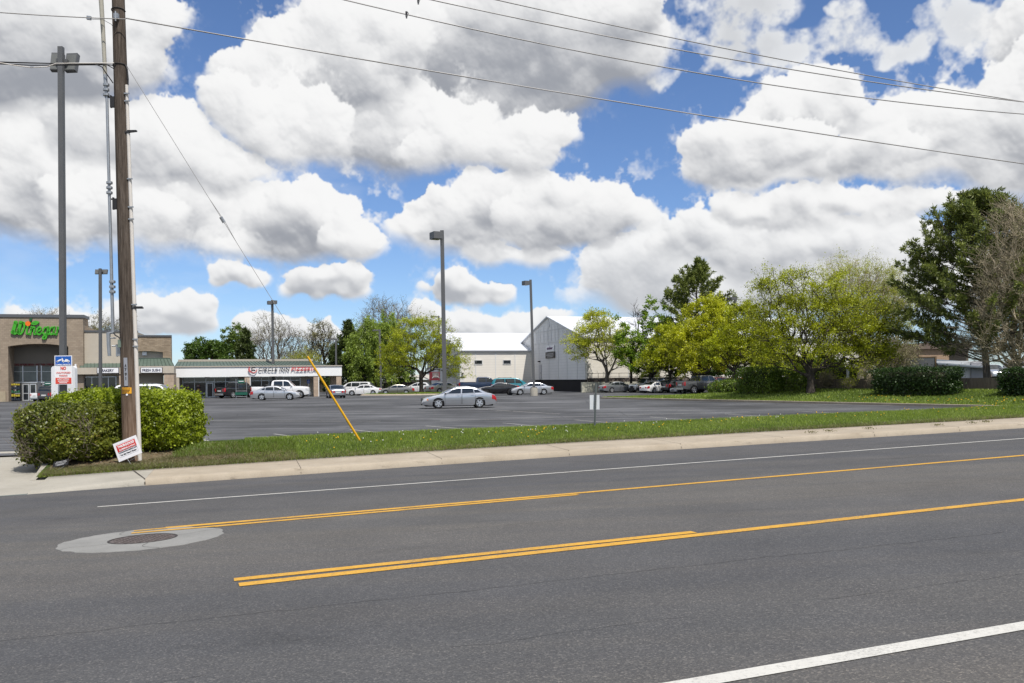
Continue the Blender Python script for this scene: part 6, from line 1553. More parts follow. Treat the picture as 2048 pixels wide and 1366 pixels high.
def envelope(rng, n, ells, shell=2.4):
    """points in a union of ellipsoids (cx, cy, cz, rx, ry, rz), denser towards the outside"""
    vol = np.array([e[3]*e[4]*e[5] for e in ells])**.8; out = []
    for e, k in zip(ells, (vol/vol.sum()*n).astype(int)+1):
        d = rand_dirs(rng, k); q = rng.rand(k, 1)**(1/shell); out.append(np.array(e[:3])+d*q*np.array(e[3:]))
    return np.concatenate(out)
LEAF_S, LEAF_N = .72, 2.1
def tree(name, label, group, pos, seed, trunk_h, r_trunk, ells, ntips, leaves, lf, bk, size, spread=.45, twigs=3, twig_len=.6, droop=0.0, lean=(0, 0), flat=.3, lift=.25, share=.32, r_tip=.012, aspect=.6, start=.55, shell=2.4, step=.7, twig_r=.006, clump=2.2):
    rng = np.random.RandomState(seed); o = thing(name, label, 'tree', pos, 0, group)
    tr = [(lean[0]*s+rng.normal()*.03*(s > 0), lean[1]*s, trunk_h*s-.1*(s == 0)) for s in np.linspace(0, 1, 6)]
    tips = envelope(rng, ntips, ells, shell); tips[:, 2] = np.maximum(tips[:, 2], trunk_h*.8)
    N, par, r, ends = grow(rng, tr, tips, r_trunk, r_tip, step, share, lift, start)
    i = np.arange(1, len(N)); thick = r[i] > .035; parts = []
    if thick.any(): parts.append(segs(N[par[i[thick]]], N[i[thick]], r[par[i[thick]]]*.96, r[i[thick]], 7))
    if (~thick).any(): parts.append(segs(N[par[i[~thick]]], N[i[~thick]], np.minimum(r[par[i[~thick]]], r[i[~thick]]*1.5), r[i[~thick]], 3))
    fl = [tr[0]]; parts.append(segs(np.array([[0, 0, -.1]]), np.array([[0, 0, .5]]), [r_trunk*1.35], [r_trunk*.98], 9))
    # twigs off every node of the outer limbs
    outer = np.where(r < .045)[0]; outer = outer[outer >= len(tr)]
    TA = np.repeat(N[outer], twigs, 0); prev = np.repeat(N[par[outer]], twigs, 0); d = TA-prev; d /= np.maximum(np.linalg.norm(d, axis=1, keepdims=True), 1e-6)
    td = d*.8+rand_dirs(rng, len(TA))*.9; td[:, 2] += .25-droop; td /= np.linalg.norm(td, axis=1, keepdims=True); tl = twig_len*rng.uniform(.4, 1.3, (len(TA), 1)); TB_ = TA+td*tl
    if twigs: parts.append(segs(TA, TB_, twig_r*1.2, twig_r*.6, 3))
    V, F = join(parts); npmesh('trunk', V, F, bk, o, smooth=True)
    if leaves:
        leaves = int(leaves*LEAF_N)
        q = TA*2*PI/clump; pz = rng.uniform(0, 6, 6); nz = np.sin(q[:, 0]+pz[0]+.7*np.sin(q[:, 2]*.6))*np.sin(q[:, 1]+pz[1])+np.sin(q[:, 2]*1.3+pz[2]+np.sin(q[:, 0]*.5+pz[3]))
        wt = np.exp(.85*nz+.5*rng.normal(size=len(TA))); k = rng.choice(len(TA), leaves, p=wt/wt.sum()); s = rng.rand(leaves, 1)**.6; P = TA[k]+(TB_[k]-TA[k])*s+rng.normal(size=(leaves, 3))*spread*np.array([1, 1, .7])*.35
        ax = td[k]+rand_dirs(rng, leaves)*.9; ax[:, 2] -= droop*1.5
        if droop: P[:, 2] -= droop*rng.rand(leaves)**2*1.6
        V, F = cards(P, size*LEAF_S, rng, aspect, ax, flat); npmesh('crown', V, F, lf, o)
    return o
def conifer(name, label, group, pos, seed, H, Rb, r_trunk, lf, bk, z0=.12, tufts=2600, ts=.42, upsweep=.35, rag=.3, power=.8, openness=1.0, lean=0.0, gap=None, nb=110, curve=None):
    """trunk with upswept branches and brushes of needles"""
    rng = np.random.RandomState(seed); o = thing(name, label, 'tree', pos, 0, group); parts = []
    zs = np.linspace(-.1, H, 16); tr = np.stack([lean*zs/H+rng.normal(size=16)*.04, rng.normal(size=16)*.04, zs], 1); tr[0, :2] = 0
    rr = r_trunk*(1-zs/H*.93); parts.append(segs(tr[:-1], tr[1:], rr[:-1], rr[1:], 8)); A, B, RA_, RB_ = [], [], [], []; TP, TD = [], []
    for b in range(nb):
        h = z0+(1-z0)*((b+rng.rand())/nb)**.9; a = rng.uniform(0, 2*PI)
        f = (max(0.02, 1-h)**power) if curve is None else float(np.interp(h, *curve))
        L = Rb*f*rng.uniform(1-rag, 1.05)*(1 if gap is None else gap(h, a)); L = max(L, .25)
        p = np.array([np.interp(h*H, zs, tr[:, 0]), np.interp(h*H, zs, tr[:, 1]), h*H]); n = 5; q = p; el = .05+upsweep*(h+.1)+rng.normal()*.10
        for i in range(n):
            e2 = el+i*.09*upsweep*2; dv = np.array([math.cos(a)*math.cos(e2), math.sin(a)*math.cos(e2), math.sin(e2)]); x = q+dv*L/n
            r0 = .018+.035*L/Rb*(1-i/n)*r_trunk/.25; A.append(q); B.append(x); RA_.append(r0); RB_.append(r0*.75)
            if i >= (1 if L < 2 else 2):
                for s in range(max(1, int(1+L*.9*openness))):
                    sd = rand_dirs(rng, 1)[0]*.75+dv*.75+np.array([0, 0, .25]); sl = rng.uniform(.25, .75)*min(1, .35+L*.22)*(1.15-.12*i)
                    c = q+(x-q)*rng.rand(); A.append(c); B.append(c+sd*sl); RA_.append(.012); RB_.append(.006)
                    TP.append(c+sd*sl); TD.append(sd)
            q = x
        TP.append(q); TD.append(dv)
    TP.append(tr[-1]); TD.append(np.array([0, 0, 1.]))
    parts.append(segs(np.array(A), np.array(B), RA_, RB_, 4)); V, F = join(parts); npmesh('trunk', V, F, bk, o, smooth=True)
    TP, TD = np.array(TP), np.array(TD); TD /= np.linalg.norm(TD, axis=1, keepdims=True)
    per = max(6, int(tufts*14/len(TP))); P = np.repeat(TP, per, 0); D = np.repeat(TD, per, 0); n = len(P)
    back = rng.rand(n, 1)*ts*.9; ax = D*.75+rand_dirs(rng, n)*.8; ax /= np.linalg.norm(ax, axis=1, keepdims=True)
    V, F = cards(P-D*back+ax*ts*.45+rng.normal(size=(n, 3))*.05, ts, rng, .22, ax); npmesh('crown', V, F, lf, o)
    return o
def hedge(name, label, cat, pos, rz, dims, seed, n, lf, size, lump=.12, group=None, core=True, taper=.08, pw=4.5):
    """clipped or loose shrub: leaves over a lumpy rounded block with stems inside"""
    rng = np.random.RandomState(seed); o = thing(name, label, cat, pos, rz, group); hx, hy, H = dims[0]/2, dims[1]/2, dims[2]
    d = rand_dirs(rng, n*2); d = d[d[:, 2] > -.75][:n]; m = len(d)
    rad = (np.abs(d[:, 0])**pw+np.abs(d[:, 1])**pw+np.abs(d[:, 2])**pw)**(-1/pw); d2 = d*rad[:, None]
    ph = rng.uniform(0, 6, 9); lf_ = 1+lump*(np.sin(d2[:, 0]*hx*3.1+ph[0])*np.sin(d2[:, 1]*hy*2.7+ph[1])+.7*np.sin(d2[:, 2]*H*2.2+d2[:, 0]*hx*2.3+ph[2])+.5*np.sin(d2[:, 0]*hx*6.7+ph[3])*np.sin(d2[:, 2]*H*5.1+ph[4]))
    lf_ = lf_+.035*np.sin(d2[:, 0]*hx*13+ph[5])*np.sin(d2[:, 2]*H*9+ph[6])+.03*np.sin(d2[:, 0]*hx*21+ph[7]+d2[:, 1]*5)*np.sin(d2[:, 2]*H*17+ph[8])
    q = (1-.30*rng.rand(m)**2.2)*lf_; P = d2*q[:, None]*np.array([hx, hy, H/2]); P[:, 2] += H/2
    P[:, 0] *= 1-taper*(1-P[:, 2]/H); P[:, 2] = np.maximum(P[:, 2], .03)
    stray = rng.rand(m) < .10; P[stray] += d2[stray]*np.array([1, 1, 1])*(rng.rand(stray.sum(), 1)**2)*size*2.0; P[:, 2] = np.maximum(P[:, 2], .03)
    ax = rand_dirs(rng, m)+np.array([0, 0, -.15]); V, F = cards(P, size, rng, .62, ax); npmesh('foliage', V, F, lf, o)
    A, B, r0 = [], [], []
    for k in range(int(16+dims[0]*7)):
        b = np.array([rng.uniform(-.85, .85)*hx*.8, rng.uniform(-.6, .6)*hy*.8, -.05]); t = np.array([b[0]+rng.normal()*.35, b[1]+rng.normal()*.25, H*rng.uniform(.55, .92)]); t[0] = np.clip(t[0], -hx*.9, hx*.9); t[1] = np.clip(t[1], -hy*.8, hy*.8); mid = (b+t)/2+rng.normal(size=3)*.08
        A += [b, mid]; B += [mid, t]; r0 += [.022, .014]
        for s in range(4): A.append(mid); B.append(mid+rand_dirs(rng, 1)[0]*np.array([.5, .4, .45])*min(1, H*.5)); r0.append(.007)
    V, F = segs(np.array(A), np.array(B), np.array(r0), np.array(r0)*.7, 4); npmesh('stem', V, F, BK_GREY, o)
    if core:  # closed dark core: the shade among the inner stems put in as colour
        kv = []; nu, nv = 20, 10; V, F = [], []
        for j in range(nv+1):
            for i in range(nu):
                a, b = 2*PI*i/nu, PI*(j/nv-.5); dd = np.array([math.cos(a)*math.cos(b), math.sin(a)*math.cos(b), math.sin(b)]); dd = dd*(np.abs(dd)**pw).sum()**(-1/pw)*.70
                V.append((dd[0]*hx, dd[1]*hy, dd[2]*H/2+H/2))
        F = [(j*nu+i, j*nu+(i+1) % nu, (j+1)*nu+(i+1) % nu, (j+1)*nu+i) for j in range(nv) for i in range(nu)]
        npmesh('dark_core', np.array(V), np.array(F), mat('dark_core', (.022, .026, .012), .95, vscale=6, col2=(.04, .035, .02)), o)
    return o
def up_at(px, Y, z=0.0): return Vector((at(px, 745, Y).x, Y, z))
def top_z(px, py, Y): return CZ-deroll(px, py)[1]/FPX*Y
def mpx(Y): return Y/FPX
def E(p, Y, items):
    """crown lobes given in photograph columns and rows: (px, py, half width, half height, depth offset)"""
    out = []
    for px, py, w, h, dy in items:
        c = at(px, py, Y); s = mpx(Y); out.append((c.x-p.x, dy, c.z-p.z, w*s, w*s*.85, h*s))
    return out
GB = 'trees behind the buildings'; GL = 'trees around the parking lot'
# behind the shops
Y = 135; p = up_at(92, Y); tree('bare_tree', 'twiggy tree top showing over the grocery store roof', GB, p, 11, 6, .3, E(p, Y, [(85, 650, 45, 28, 0), (110, 648, 40, 24, 1)]), 170, 1500, LF_BUD, BK_GREY, .20, twigs=4, twig_len=1.3, share=.5, twig_r=.012)
p = up_at(208, 135); tree('bare_tree', 'bare budding tree behind the stucco wing', GB, p, 12, 5, .3, E(p, Y, [(200, 668, 42, 34, 0), (235, 662, 30, 26, 1)]), 180, 2200, LF_OLIVE, BK_GREY, .22, twigs=4, twig_len=1.4, share=.6, twig_r=.014)
Y = 134; p = up_at(415, Y); tree('round_tree', 'round dark green tree behind the pizzeria roof', GB, p, 13, 2.5, .35, E(p, Y, [(414, 708, 44, 30, 0), (395, 714, 26, 22, -1), (438, 712, 26, 22, 0)]), 220, 9000, LF_DKGREEN, BK_DARK, .40, twigs=3, twig_len=.8)
Y = 145; p = up_at(470, Y); tree('leafy_tree', 'loose grey green tree behind the pizzeria roof', GB, p, 14, 3, .35, E(p, Y, [(468, 690, 26, 36, 0), (480, 680, 20, 26, 0), (455, 715, 24, 24, 0)]), 200, 5200, LF_MID, BK_DARK, .36, twigs=3, twig_len=1.0)
Y = 138; p = up_at(493, Y); conifer('conifer', 'dark conifer between two trees behind the pizzeria', GB, p, 15, top_z(493, 661, Y), 3.1, .25, LF_SPRUCE, BK_DARK, z0=.02, tufts=700, ts=.55, upsweep=.5, rag=.35, power=.6, nb=120)
Y = 150; p = up_at(548, Y); tree('bare_tree', 'wide bare spring tree behind the pizzeria sign', GB, p, 16, 2.2, .5, E(p, Y, [(540, 678, 34, 48, 0), (570, 690, 34, 42, 0), (520, 700, 32, 34, -1), (585, 685, 22, 34, 0), (555, 725, 50, 20, 0)]), 420, 3200, LF_OLIVE, BK_GREY, .20, twigs=5, twig_len=1.5, share=.75, lift=.1, twig_r=.013, r_tip=.02)
p = up_at(643, Y); tree('bare_tree', 'dark sparse tree right of the wide bare tree', GB, p, 17, 2.5, .42, E(p, Y, [(640, 690, 30, 50, 0), (622, 705, 24, 36, 0), (658, 700, 24, 40, 0), (648, 660, 14, 20, 0)]), 300, 3600, LF_OLIVE, BK_DARK, .24, twigs=4, twig_len=1.2, share=.6, twig_r=.015, r_tip=.022)
Y = 144; p = up_at(612, Y); tree('bare_tree', 'low pale budding tree beside the yellow guard top', GB, p, 18, 1.5, .25, E(p, Y, [(605, 716, 34, 16, 0)]), 140, 1600, LF_PALE, BK_GREY, .22, twigs=4, twig_len=1.0, twig_r=.012)
Y = 133; p = up_at(697, Y); conifer('conifer', 'tall dark conifer at the end of the pizzeria', GB, p, 19, top_z(697, 645, Y), 3.6, .3, LF_SPRUCE, BK_DARK, z0=.02, tufts=1000, ts=.55, upsweep=.45, rag=.4, power=.55, nb=150)
p = up_at(672, Y+4); conifer('conifer', 'shorter dark conifer behind the white fascia end', GB, p, 20, top_z(672, 690, Y), 3.0, .25, LF_SPRUCE, BK_DARK, z0=.02, tufts=600, ts=.55, upsweep=.45, rag=.4, power=.6, nb=100)
Y = 131; p = up_at(744, Y); tree('willow', 'full green willow behind the island tree', GL, p, 21, 3.0, .55, E(p, Y, [(740, 690, 46, 58, 0), (765, 675, 44, 48, 0), (722, 710, 28, 44, 0), (780, 705, 40, 50, 1), (750, 735, 50, 34, 0)]), 480, 32000, LF_WILLOW, BK_DARK, .40, twigs=3, twig_len=1.2, droop=.7, aspect=.3)
p = up_at(735, 134); tree('shade_tree', 'dim tree trunk and foliage under the willow', GL, p, 22, 2.6, .4, E(p, Y, [(720, 745, 44, 24, 0), (765, 742, 40, 24, 0), (800, 745, 30, 20, 0)]), 180, 5200, LF_DKGREEN, BK_DARK, .34, droop=.3)
Y = 148; p = up_at(775, Y); tree('bare_tree', 'tall brown budding tree rising above the willow', GB, p, 23, 6, .5, E(p, Y, [(765, 625, 34, 30, 0), (800, 640, 40, 34, 0), (740, 645, 24, 26, 0), (775, 680, 60, 40, 0)]), 380, 2600, LF_OLIVE, BK_GREY, .22, twigs=5, twig_len=1.6, share=.7, lift=.1, twig_r=.014, r_tip=.02)
p = lot(843, 788.5); p.z = .2; Y = p.y; tree('island_tree', 'yellow green spring tree on the small grass island', GL, p, 24, 2.5, .28, E(p, Y, [(845, 690, 74, 56, 0), (800, 705, 44, 42, 0), (890, 715, 50, 38, 0), (850, 665, 40, 36, 0), (910, 740, 34, 20, 0), (780, 730, 26, 26, 0)]), 640, 17000, LF_YEL, BK_DARK, .21, twigs=4, twig_len=.9, spread=.5, start=.8, lift=.05, share=.45)
Y = 115.5; p = up_at(1214, Y, .3); tree('maple', 'sparse pale leafed maple in front of the gabled warehouse', GL, p, 25, 2.2, .26, E(p, Y, [(1190, 675, 44, 50, 0), (1160, 690, 32, 34, 0), (1225, 690, 40, 48, 0), (1195, 640, 30, 24, 0), (1250, 710, 26, 30, 0)]), 480, 8000, LF_PALE2, BK_GREY, .25, twigs=4, twig_len=.9, start=.8, lift=.0, share=.6, spread=.5)
Y = 112; p = up_at(1302, Y, .3); tree('columnar_tree', 'bright green upright tree with several leafy spires', GL, p, 26, 2.0, .35, E(p, Y, [(1305, 650, 20, 56, 0), (1325, 665, 22, 50, 0), (1250, 690, 22, 46, 0), (1280, 700, 26, 40, 0), (1300, 720, 50, 30, 0), (1238, 660, 10, 34, 0), (1268, 665, 10, 30, 0), (1340, 700, 26, 44, 0)]), 380, 13000, LF_BRIGHT, BK_DARK, .32, twigs=3, twig_len=.6, start=.7)
p = up_at(1262, 116, .2); tree('bare_tree', 'bare pole like twigs between the leafy spires', GL, p, 27, 5, .18, E(p, 116, [(1272, 640, 8, 30, 0), (1285, 650, 10, 34, 0)]), 50, 0, LF_BUD, BK_DARK, .2, twigs=4, twig_len=1.2, share=.8, twig_r=.016, lift=0)
Y = 114; p = up_at(1396, Y); conifer('pine', 'blue green pine rising behind the yellow trees', GL, p, 28, top_z(1396, 520, Y), 6.2, .32, LF_NEEDLE, BK_DARK, z0=.12, tufts=2200, ts=.50, upsweep=.40, rag=.35, nb=150, curve=([0, .2, .45, .62, .75, .86, .94, 1], [.8, 1.0, .94, .80, .58, .36, .18, .05]))
p = up_at(1402, 101, .2); Y = 101; tree('spring_tree', 'bright yellow tree in front of the blue green pine', GL, p, 29, 2.4, .24, E(p, Y, [(1420, 650, 56, 56, 0), (1375, 690, 50, 44, 0), (1400, 720, 60, 34, 0), (1445, 700, 44, 44, 0), (1425, 620, 30, 28, 0)]), 520, 21000, LF_YEL2, BK_DARK, .26, twigs=4, twig_len=.8, start=.7, lift=.05)
p = up_at(1340, 108, .2); Y = 108; tree('spring_tree', 'olive yellow tree over the parked white sedan', GL, p, 30, 2.2, .22, E(p, Y, [(1345, 705, 54, 36, 0), (1310, 725, 40, 18, 0), (1375, 718, 44, 20, 0), (1335, 670, 26, 24, 0), (1365, 690, 40, 50, 0)]), 420, 15000, LF_YEL, BK_DARK, .26, twigs=4, twig_len=.8, start=.7, lift=.05)
p = up_at(1468, 94, .3); Y = 94; tree('spring_tree', 'dense yellow green tree above the orange pickup', GL, p, 31, 2.3, .24, E(p, Y, [(1480, 690, 58, 50, 0), (1450, 706, 52, 28, 0), (1510, 710, 46, 28, 0), (1490, 640, 40, 34, 0), (1530, 670, 40, 50, 0), (1505, 722, 55, 14, 0), (1560, 715, 40, 22, 0)]), 560, 22000, LF_YEL, BK_DARK, .25, twigs=4, twig_len=.8, start=.7, lift=.05)
p = on_lawn(1622, 786); Y = p.y; tree('spring_tree', 'large spreading yellow green tree with pollarded trunk on the lawn', GL, p, 32, 1.55, .30, E(p, Y, [(1570, 610, 62, 66, 0), (1640, 600, 66, 60, 0), (1690, 650, 76, 54, 0), (1560, 690, 60, 44, 0), (1640, 700, 80, 44, 0), (1730, 700, 60, 34, 0), (1540, 570, 34, 30, 0), (1780, 650, 30, 36, 0), (1600, 560, 40, 26, 0), (1570, 725, 60, 20, 0), (1680, 725, 60, 16, -1), (1610, 650, 90, 50, 0), (1720, 640, 80, 60, 0), (1755, 700, 50, 40, 0), (1510, 640, 30, 50, 0)]), 1300, 33000, LF_YEL, BK_DARK, .155, twigs=4, twig_len=.75, start=.8, lift=.0, share=.42, step=.5, r_tip=.011, twig_r=.006)
Y = 82; p = up_at(1722, Y, .8); tree('willow', 'tall thin willow with pale new leaves behind the large tree', GL, p, 33, 2.4, .3, E(p, Y, [(1680, 570, 50, 58, 0), (1735, 575, 56, 60, 0), (1770, 610, 44, 54, 0), (1700, 640, 70, 50, 0), (1760, 690, 46, 50, 0), (1800, 640, 36, 60, 0), (1790, 580, 36, 50, 0)]), 900, 20000, LF_PALE, BK_TAN, .19, twigs=5, twig_len=1.1, start=.6, lift=.0, share=.8, aspect=.35, twig_r=.006)
p = up_at(1772, 76, .8); Y = 76; tree('shrubby_willow', 'bare greyish shrubby willow beside the evergreen hedge', GL, p, 34, .6, .16, E(p, Y, [(1775, 705, 44, 36, 0), (1745, 725, 30, 26, 0), (1805, 705, 30, 34, 0)]), 320, 4200, LF_OLIVE, BK_TAN, .15, twigs=5, twig_len=.8, start=.3, share=.9, droop=.3, twig_r=.006)
p = on_lawn(1976, 777); Y = p.y; H = top_z(1965, 392, Y)-p.z
conifer('pine', 'largest dark pine with heavy boughs at the right', GL, p, 35, H, 7.0, .27, LF_NEEDLE, BK_GREY, z0=.13, tufts=7000, ts=.31, upsweep=.50, rag=.24, nb=270, lean=-.7, openness=1.3, curve=([0, .13, .25, .42, .6, .75, .87, .95, 1], [.7, .95, 1.0, .93, .74, .52, .32, .18, .06]))
p = on_lawn(2032, 776); Y = p.y+1; tree('bare_tree', 'brown twiggy tree at the right edge before the pine', GL, p, 36, 2.3, .26, E(p, Y, [(2000, 560, 66, 70, -1), (2050, 520, 70, 80, 0), (1960, 620, 60, 60, -1), (2040, 640, 90, 70, 0), (1940, 690, 66, 40, -1), (2090, 600, 70, 90, 0), (2010, 710, 80, 34, -1), (2010, 460, 40, 40, -1), (1940, 600, 50, 60, -3), (1925, 540, 44, 50, -3.5), (1960, 480, 50, 50, -3.5), (1910, 660, 44, 44, -3)]), 1350, 12000, LF_BUD, BK_TAN, .10, twigs=6, twig_len=.95, start=.6, share=.7, lift=.0, step=.5, twig_r=.007, r_tip=.011)
p = up_at(2075, 70, .8); Y = 70; tree('spring_tree', 'pale leafy tree reaching in from the right edge', GL, p, 37, 3, .25, E(p, Y, [(2060, 480, 40, 56, 0), (2110, 560, 70, 90, 0)]), 300, 5200, LF_PALE, BK_TAN, .15, twigs=4, twig_len=.8)
for i, (px, Y, w, h, lb) in enumerate(((1640, 104, 36, 30, 'dark bushy tree under the large yellow tree'), (1560, 112, 60, 26, 'dim bushy tree behind the clipped hedge'), (1390, 118, 70, 22, 'dark bushy tree behind the parked pickups'))):
    p = up_at(px, Y, .3); tree('bushy_tree', lb, GL, p, 50+i, 1.0, .2, E(p, Y, [(px, 735, w, h, 0), (px+w*.8, 740, w*.7, h*.8, 0)]), 160, 5200, LF_DKGREEN, BK_DARK, .32)
# hedges and shrubs on the raised lawn
def hpos(px0, px1, pyb, extra=.6):
    a, b = on_lawn(px0, pyb), on_lawn(px1, pyb); c = (a+b)/2; return c+Vector((0, extra, 0)), math.atan2(b.y-a.y, b.x-a.x), (b-a).length
GH = 'hedges on the raised lawn'
c, rz_, L_ = hpos(1488, 1560, 788); h_ = top_z(1522, 734, c.y)-c.z; hedge('hedge', 'square clipped green hedge right of the orange pickup', 'hedge', c, rz_, (L_, 1.8, h_), 61, 9000, LF_HEDGE2, .13, .05, GH, pw=8)
c, rz_, L_ = hpos(1560, 1640, 785); h_ = top_z(1600, 742, c.y)-c.z; hedge('hedge', 'thinner loose hedge behind the pollarded trunk', 'hedge', c+Vector((0, 1.0, 0)), rz_, (L_, 1.4, h_), 62, 5200, LF_HEDGE2, .13, .14, GH, core=False)
c, rz_, L_ = hpos(1762, 1931, 790); h_ = top_z(1845, 735, c.y)-c.z; hedge('hedge', 'long dark evergreen hedge between trunk and pine', 'hedge', c, rz_, (L_, 1.9, h_), 63, 15000, LF_HEDGE, .12, .04, GH, pw=8)
c, rz_, L_ = hpos(2016, 2110, 791); h_ = top_z(2040, 737, c.y)-c.z; hedge('hedge', 'dark evergreen hedge cut by the right edge', 'hedge', c, rz_, (L_, 1.9, h_), 64, 8000, LF_HEDGE, .12, .04, GH, pw=8)
c, rz_, L_ = hpos(1440, 1500, 784); hedge('juniper', 'low spreading green juniper beside the orange pickup', 'shrub', c, rz_, (L_, 2.0, .95), 65, 4200, LF_HEDGE2, .14, .22)
Y = 86; p = up_at(1668, Y, .5); hedge('shrub', 'tall yellow green shrub behind the brown fence', 'shrub', p, 0, (9, 2.4, 2.6), 66, 9500, LF_BUSH, .16, .2)
p = lot(1185, 781.5); hedge('shrub', 'low dark green shrub in front of the cream wall', 'shrub', Vector((p.x, p.y+.5, 0)), 0, (2.6, 1.2, .85), 67, 2600, LF_HEDGE2, .13, .12)
p = up_at(1296, 121, .4); hedge('shrub', 'small round bright shrub left of the off-roader roof', 'shrub', p, 0, (2.2, 1.6, 2.2), 68, 2600, LF_BUSH, .16, .12)
GS = 'bare shrubs along the brown fence'
for i, (px, pyb, pyt, w, n, lf_, lb) in enumerate(((1654, 778, 744, 34, 500, LF_BUD, 'twiggy brown shrub nearest the pollarded trunk'), (1697, 780, 760, 18, 500, LF_YEL, 'smallest half leafed shrub in front of the brown fence'), (1749, 779, 749, 26, 300, LF_BUD, 'pale bare shrub against the long dark hedge'))):
    p = on_lawn(px, pyb); Y = p.y; s = mpx(Y); h = (pyb-pyt)*s; o = tree('bare_shrub', lb, GS, p, 70+i, .18, .05, [(0, 0, h*.6, w*s*.5, w*s*.5, h*.45)], 110, n, lf_, BK_TAN, .09, twigs=5, twig_len=.28, start=.2, share=1.0, twig_r=.006, r_tip=.006, step=.25); o['category'] = 'shrub'
# the two clipped shrubs beside the pole
def bed(px, pyb, w):
    t = rel(px, pyb)[0]
    x, y = deroll(px, pyb)
    for Y in np.arange(19, 32, .05):
        X = x/FPX*Y; q = Vector((X, Y))-P0; ww = q.dot(RN); tt = q.dot(RU)
        z = verge_z(tt, ww) if ww < 7 else 0
        if CZ-y/FPX*Y <= z: return Vector((X, Y, z))
p = at(345, 870, 23.6); gz2 = verge_z(1.0, 4.6)
def shrub(name, label, px0, px1, pyt, Yf, depth, zb, seed, n, lf, size, lump, taper=.05, rz=0.0, pw=4.5):
    Y = Yf+depth/2; a, b = at(px0, 860, Y), at(px1, 860, Y); c = Vector(((a.x+b.x)/2, Y, zb)); H = top_z((px0+px1)/2, pyt, Yf+depth*.25)-zb
    return hedge(name, label, 'shrub', c, rz, ((b-a).length/(1+lump*.9), depth, H/(1+lump*.8)), seed, n, lf, size, lump, 'shrubs around the wooden pole', taper=taper, pw=pw), c, H
oB, cB, HB = shrub('shrub', 'bright green clipped shrub right of the wooden pole', 205, 396, 776, 22.3, 2.4, gz2-.12, 81, 52000, LF_BUSH, .070, .045, pw=4.2)
oA, cA, HA = shrub('shrub', 'ragged dark shrub with dead twigs left of the pole', 40, 250, 797, 20.65, 2.5, verge_z(-1.2, 2.8)-.06, 82, 52000, LF_BUSHD, .072, .085, taper=.03, pw=2.7)
oC, cC, HC = shrub('shrub', 'yellow topped shrub peeping above the ragged one', 105, 270, 775, 22.5, 2.0, gz2-.1, 83, 30000, LF_BUSH, .070, .05, pw=3.0)
rng = np.random.RandomState(5); A, B = [], []               # dead twigs poking out of the ragged shrub
for k in range(420):
    cx = rng.choice([-.52, -.28, .72, .15], p=[.42, .28, .2, .1]); b = np.array([cx+rng.normal()*.16, -1.06+rng.normal()*.10, rng.uniform(.25, HA*.72)]); d = rand_dirs(rng, 1)[0]*np.array([.8, .5, 1]); d[1] -= .25; d[2] += .35
    A.append(b); B.append(b+d*rng.uniform(.12, .42))
V, F = segs(np.array(A), np.array(B), .0055, .003, 3); npmesh('dead_wood', V, F, bark('dead_wood', (.12, .095, .075), (.26, .21, .17)), oA)
# ------------------------------------------------------------------ grass, weeds and dandelions
def blades(name, label, P, h, w, m, rng, lean=.35):
    n = len(P); a = rng.uniform(0, 2*PI, n); c, s = np.cos(a), np.sin(a); h = h*rng.uniform(.5, 1.25, n); l = rng.normal(size=(n, 2))*lean*h[:, None]
    V = np.empty((n, 3, 3)); V[:, 0] = P; V[:, 1] = P; V[:, 2] = P
    V[:, 0, 0] -= c*w/2; V[:, 0, 1] -= s*w/2; V[:, 1, 0] += c*w/2; V[:, 1, 1] += s*w/2; V[:, 2, :2] += l; V[:, 2, 2] += h
    return tag(npmesh(name, V.reshape(-1, 3), np.arange(n*3).reshape(n, 3), m), label, 'grass', kind='stuff')
G_VERGE = leaf_mat('verge_grass', (.115, .18, .017), (.32, .42, .055), .40, scale=.45, third=(.52, .47, .20))
G_DRY = leaf_mat('dry_grass', (.085, .095, .025), (.28, .25, .12), .3, scale=2.0)
G_LAWN = leaf_mat('lawn_grass', (.115, .18, .019), (.32, .42, .06), .40, scale=.3)
rng = np.random.RandomState(77)
vt = np.linspace(T0, 60, 500); vw = np.linspace(2.0, 7.3, 54); VG = np.array([[verge_z(t, w) for w in vw] for t in vt])
bow_t = np.linspace(-60, 95, 400); bow_v = np.interp(bow_t, *_bow)
def verge_points(t, w):
    z = np.empty(len(t)); ti = np.clip((t-vt[0])/(vt[1]-vt[0]), 0, len(vt)-1.001); wi = np.clip((w-vw[0])/(vw[1]-vw[0]), 0, len(vw)-1.001)
    a, b = ti.astype(int), wi.astype(int); fa, fb = ti-a, wi-b
    z = VG[a, b]*(1-fa)*(1-fb)+VG[a+1, b]*fa*(1-fb)+VG[a, b+1]*(1-fa)*fb+VG[a+1, b+1]*fa*fb
    wb_ = w+np.interp(t, bow_t, bow_v); return np.stack([P0.x+RU.x*t+RN.x*wb_, P0.y+RU.y*t+RN.y*wb_, z], 1)
n = 230000; t = T0+.05+(46-T0)*rng.rand(n)**1.35; w = 2.0+5.1*rng.rand(n)
bedm = (t < 2.3) & (w > 2.45); keep = ~bedm; t, w = t[keep], w[keep]
blades('verge_grass', 'short lawn grass on the verge', verge_points(t, w), .075, .013, G_VERGE, rng)
n = 26000; t = T0+.05+(32-T0)*rng.rand(n); w = 1.98+.30*np.abs(rng.normal(size=n)); blades('edge_grass', 'drier grass along the footpath edge', verge_points(t, np.clip(w, 1.98, 3)), .075, .012, G_DRY, rng, .6)
n = 40000; t = rng.uniform(T0+.1, 3.6, n)**1.0; w = 2.05+1.9*rng.rand(n)**1.5*np.clip(.45+t*.4, .35, 1.2); blades('bed_grass', 'sparse dry grass around the planting bed', verge_points(t, w), .07, .012, G_DRY, rng, .6)
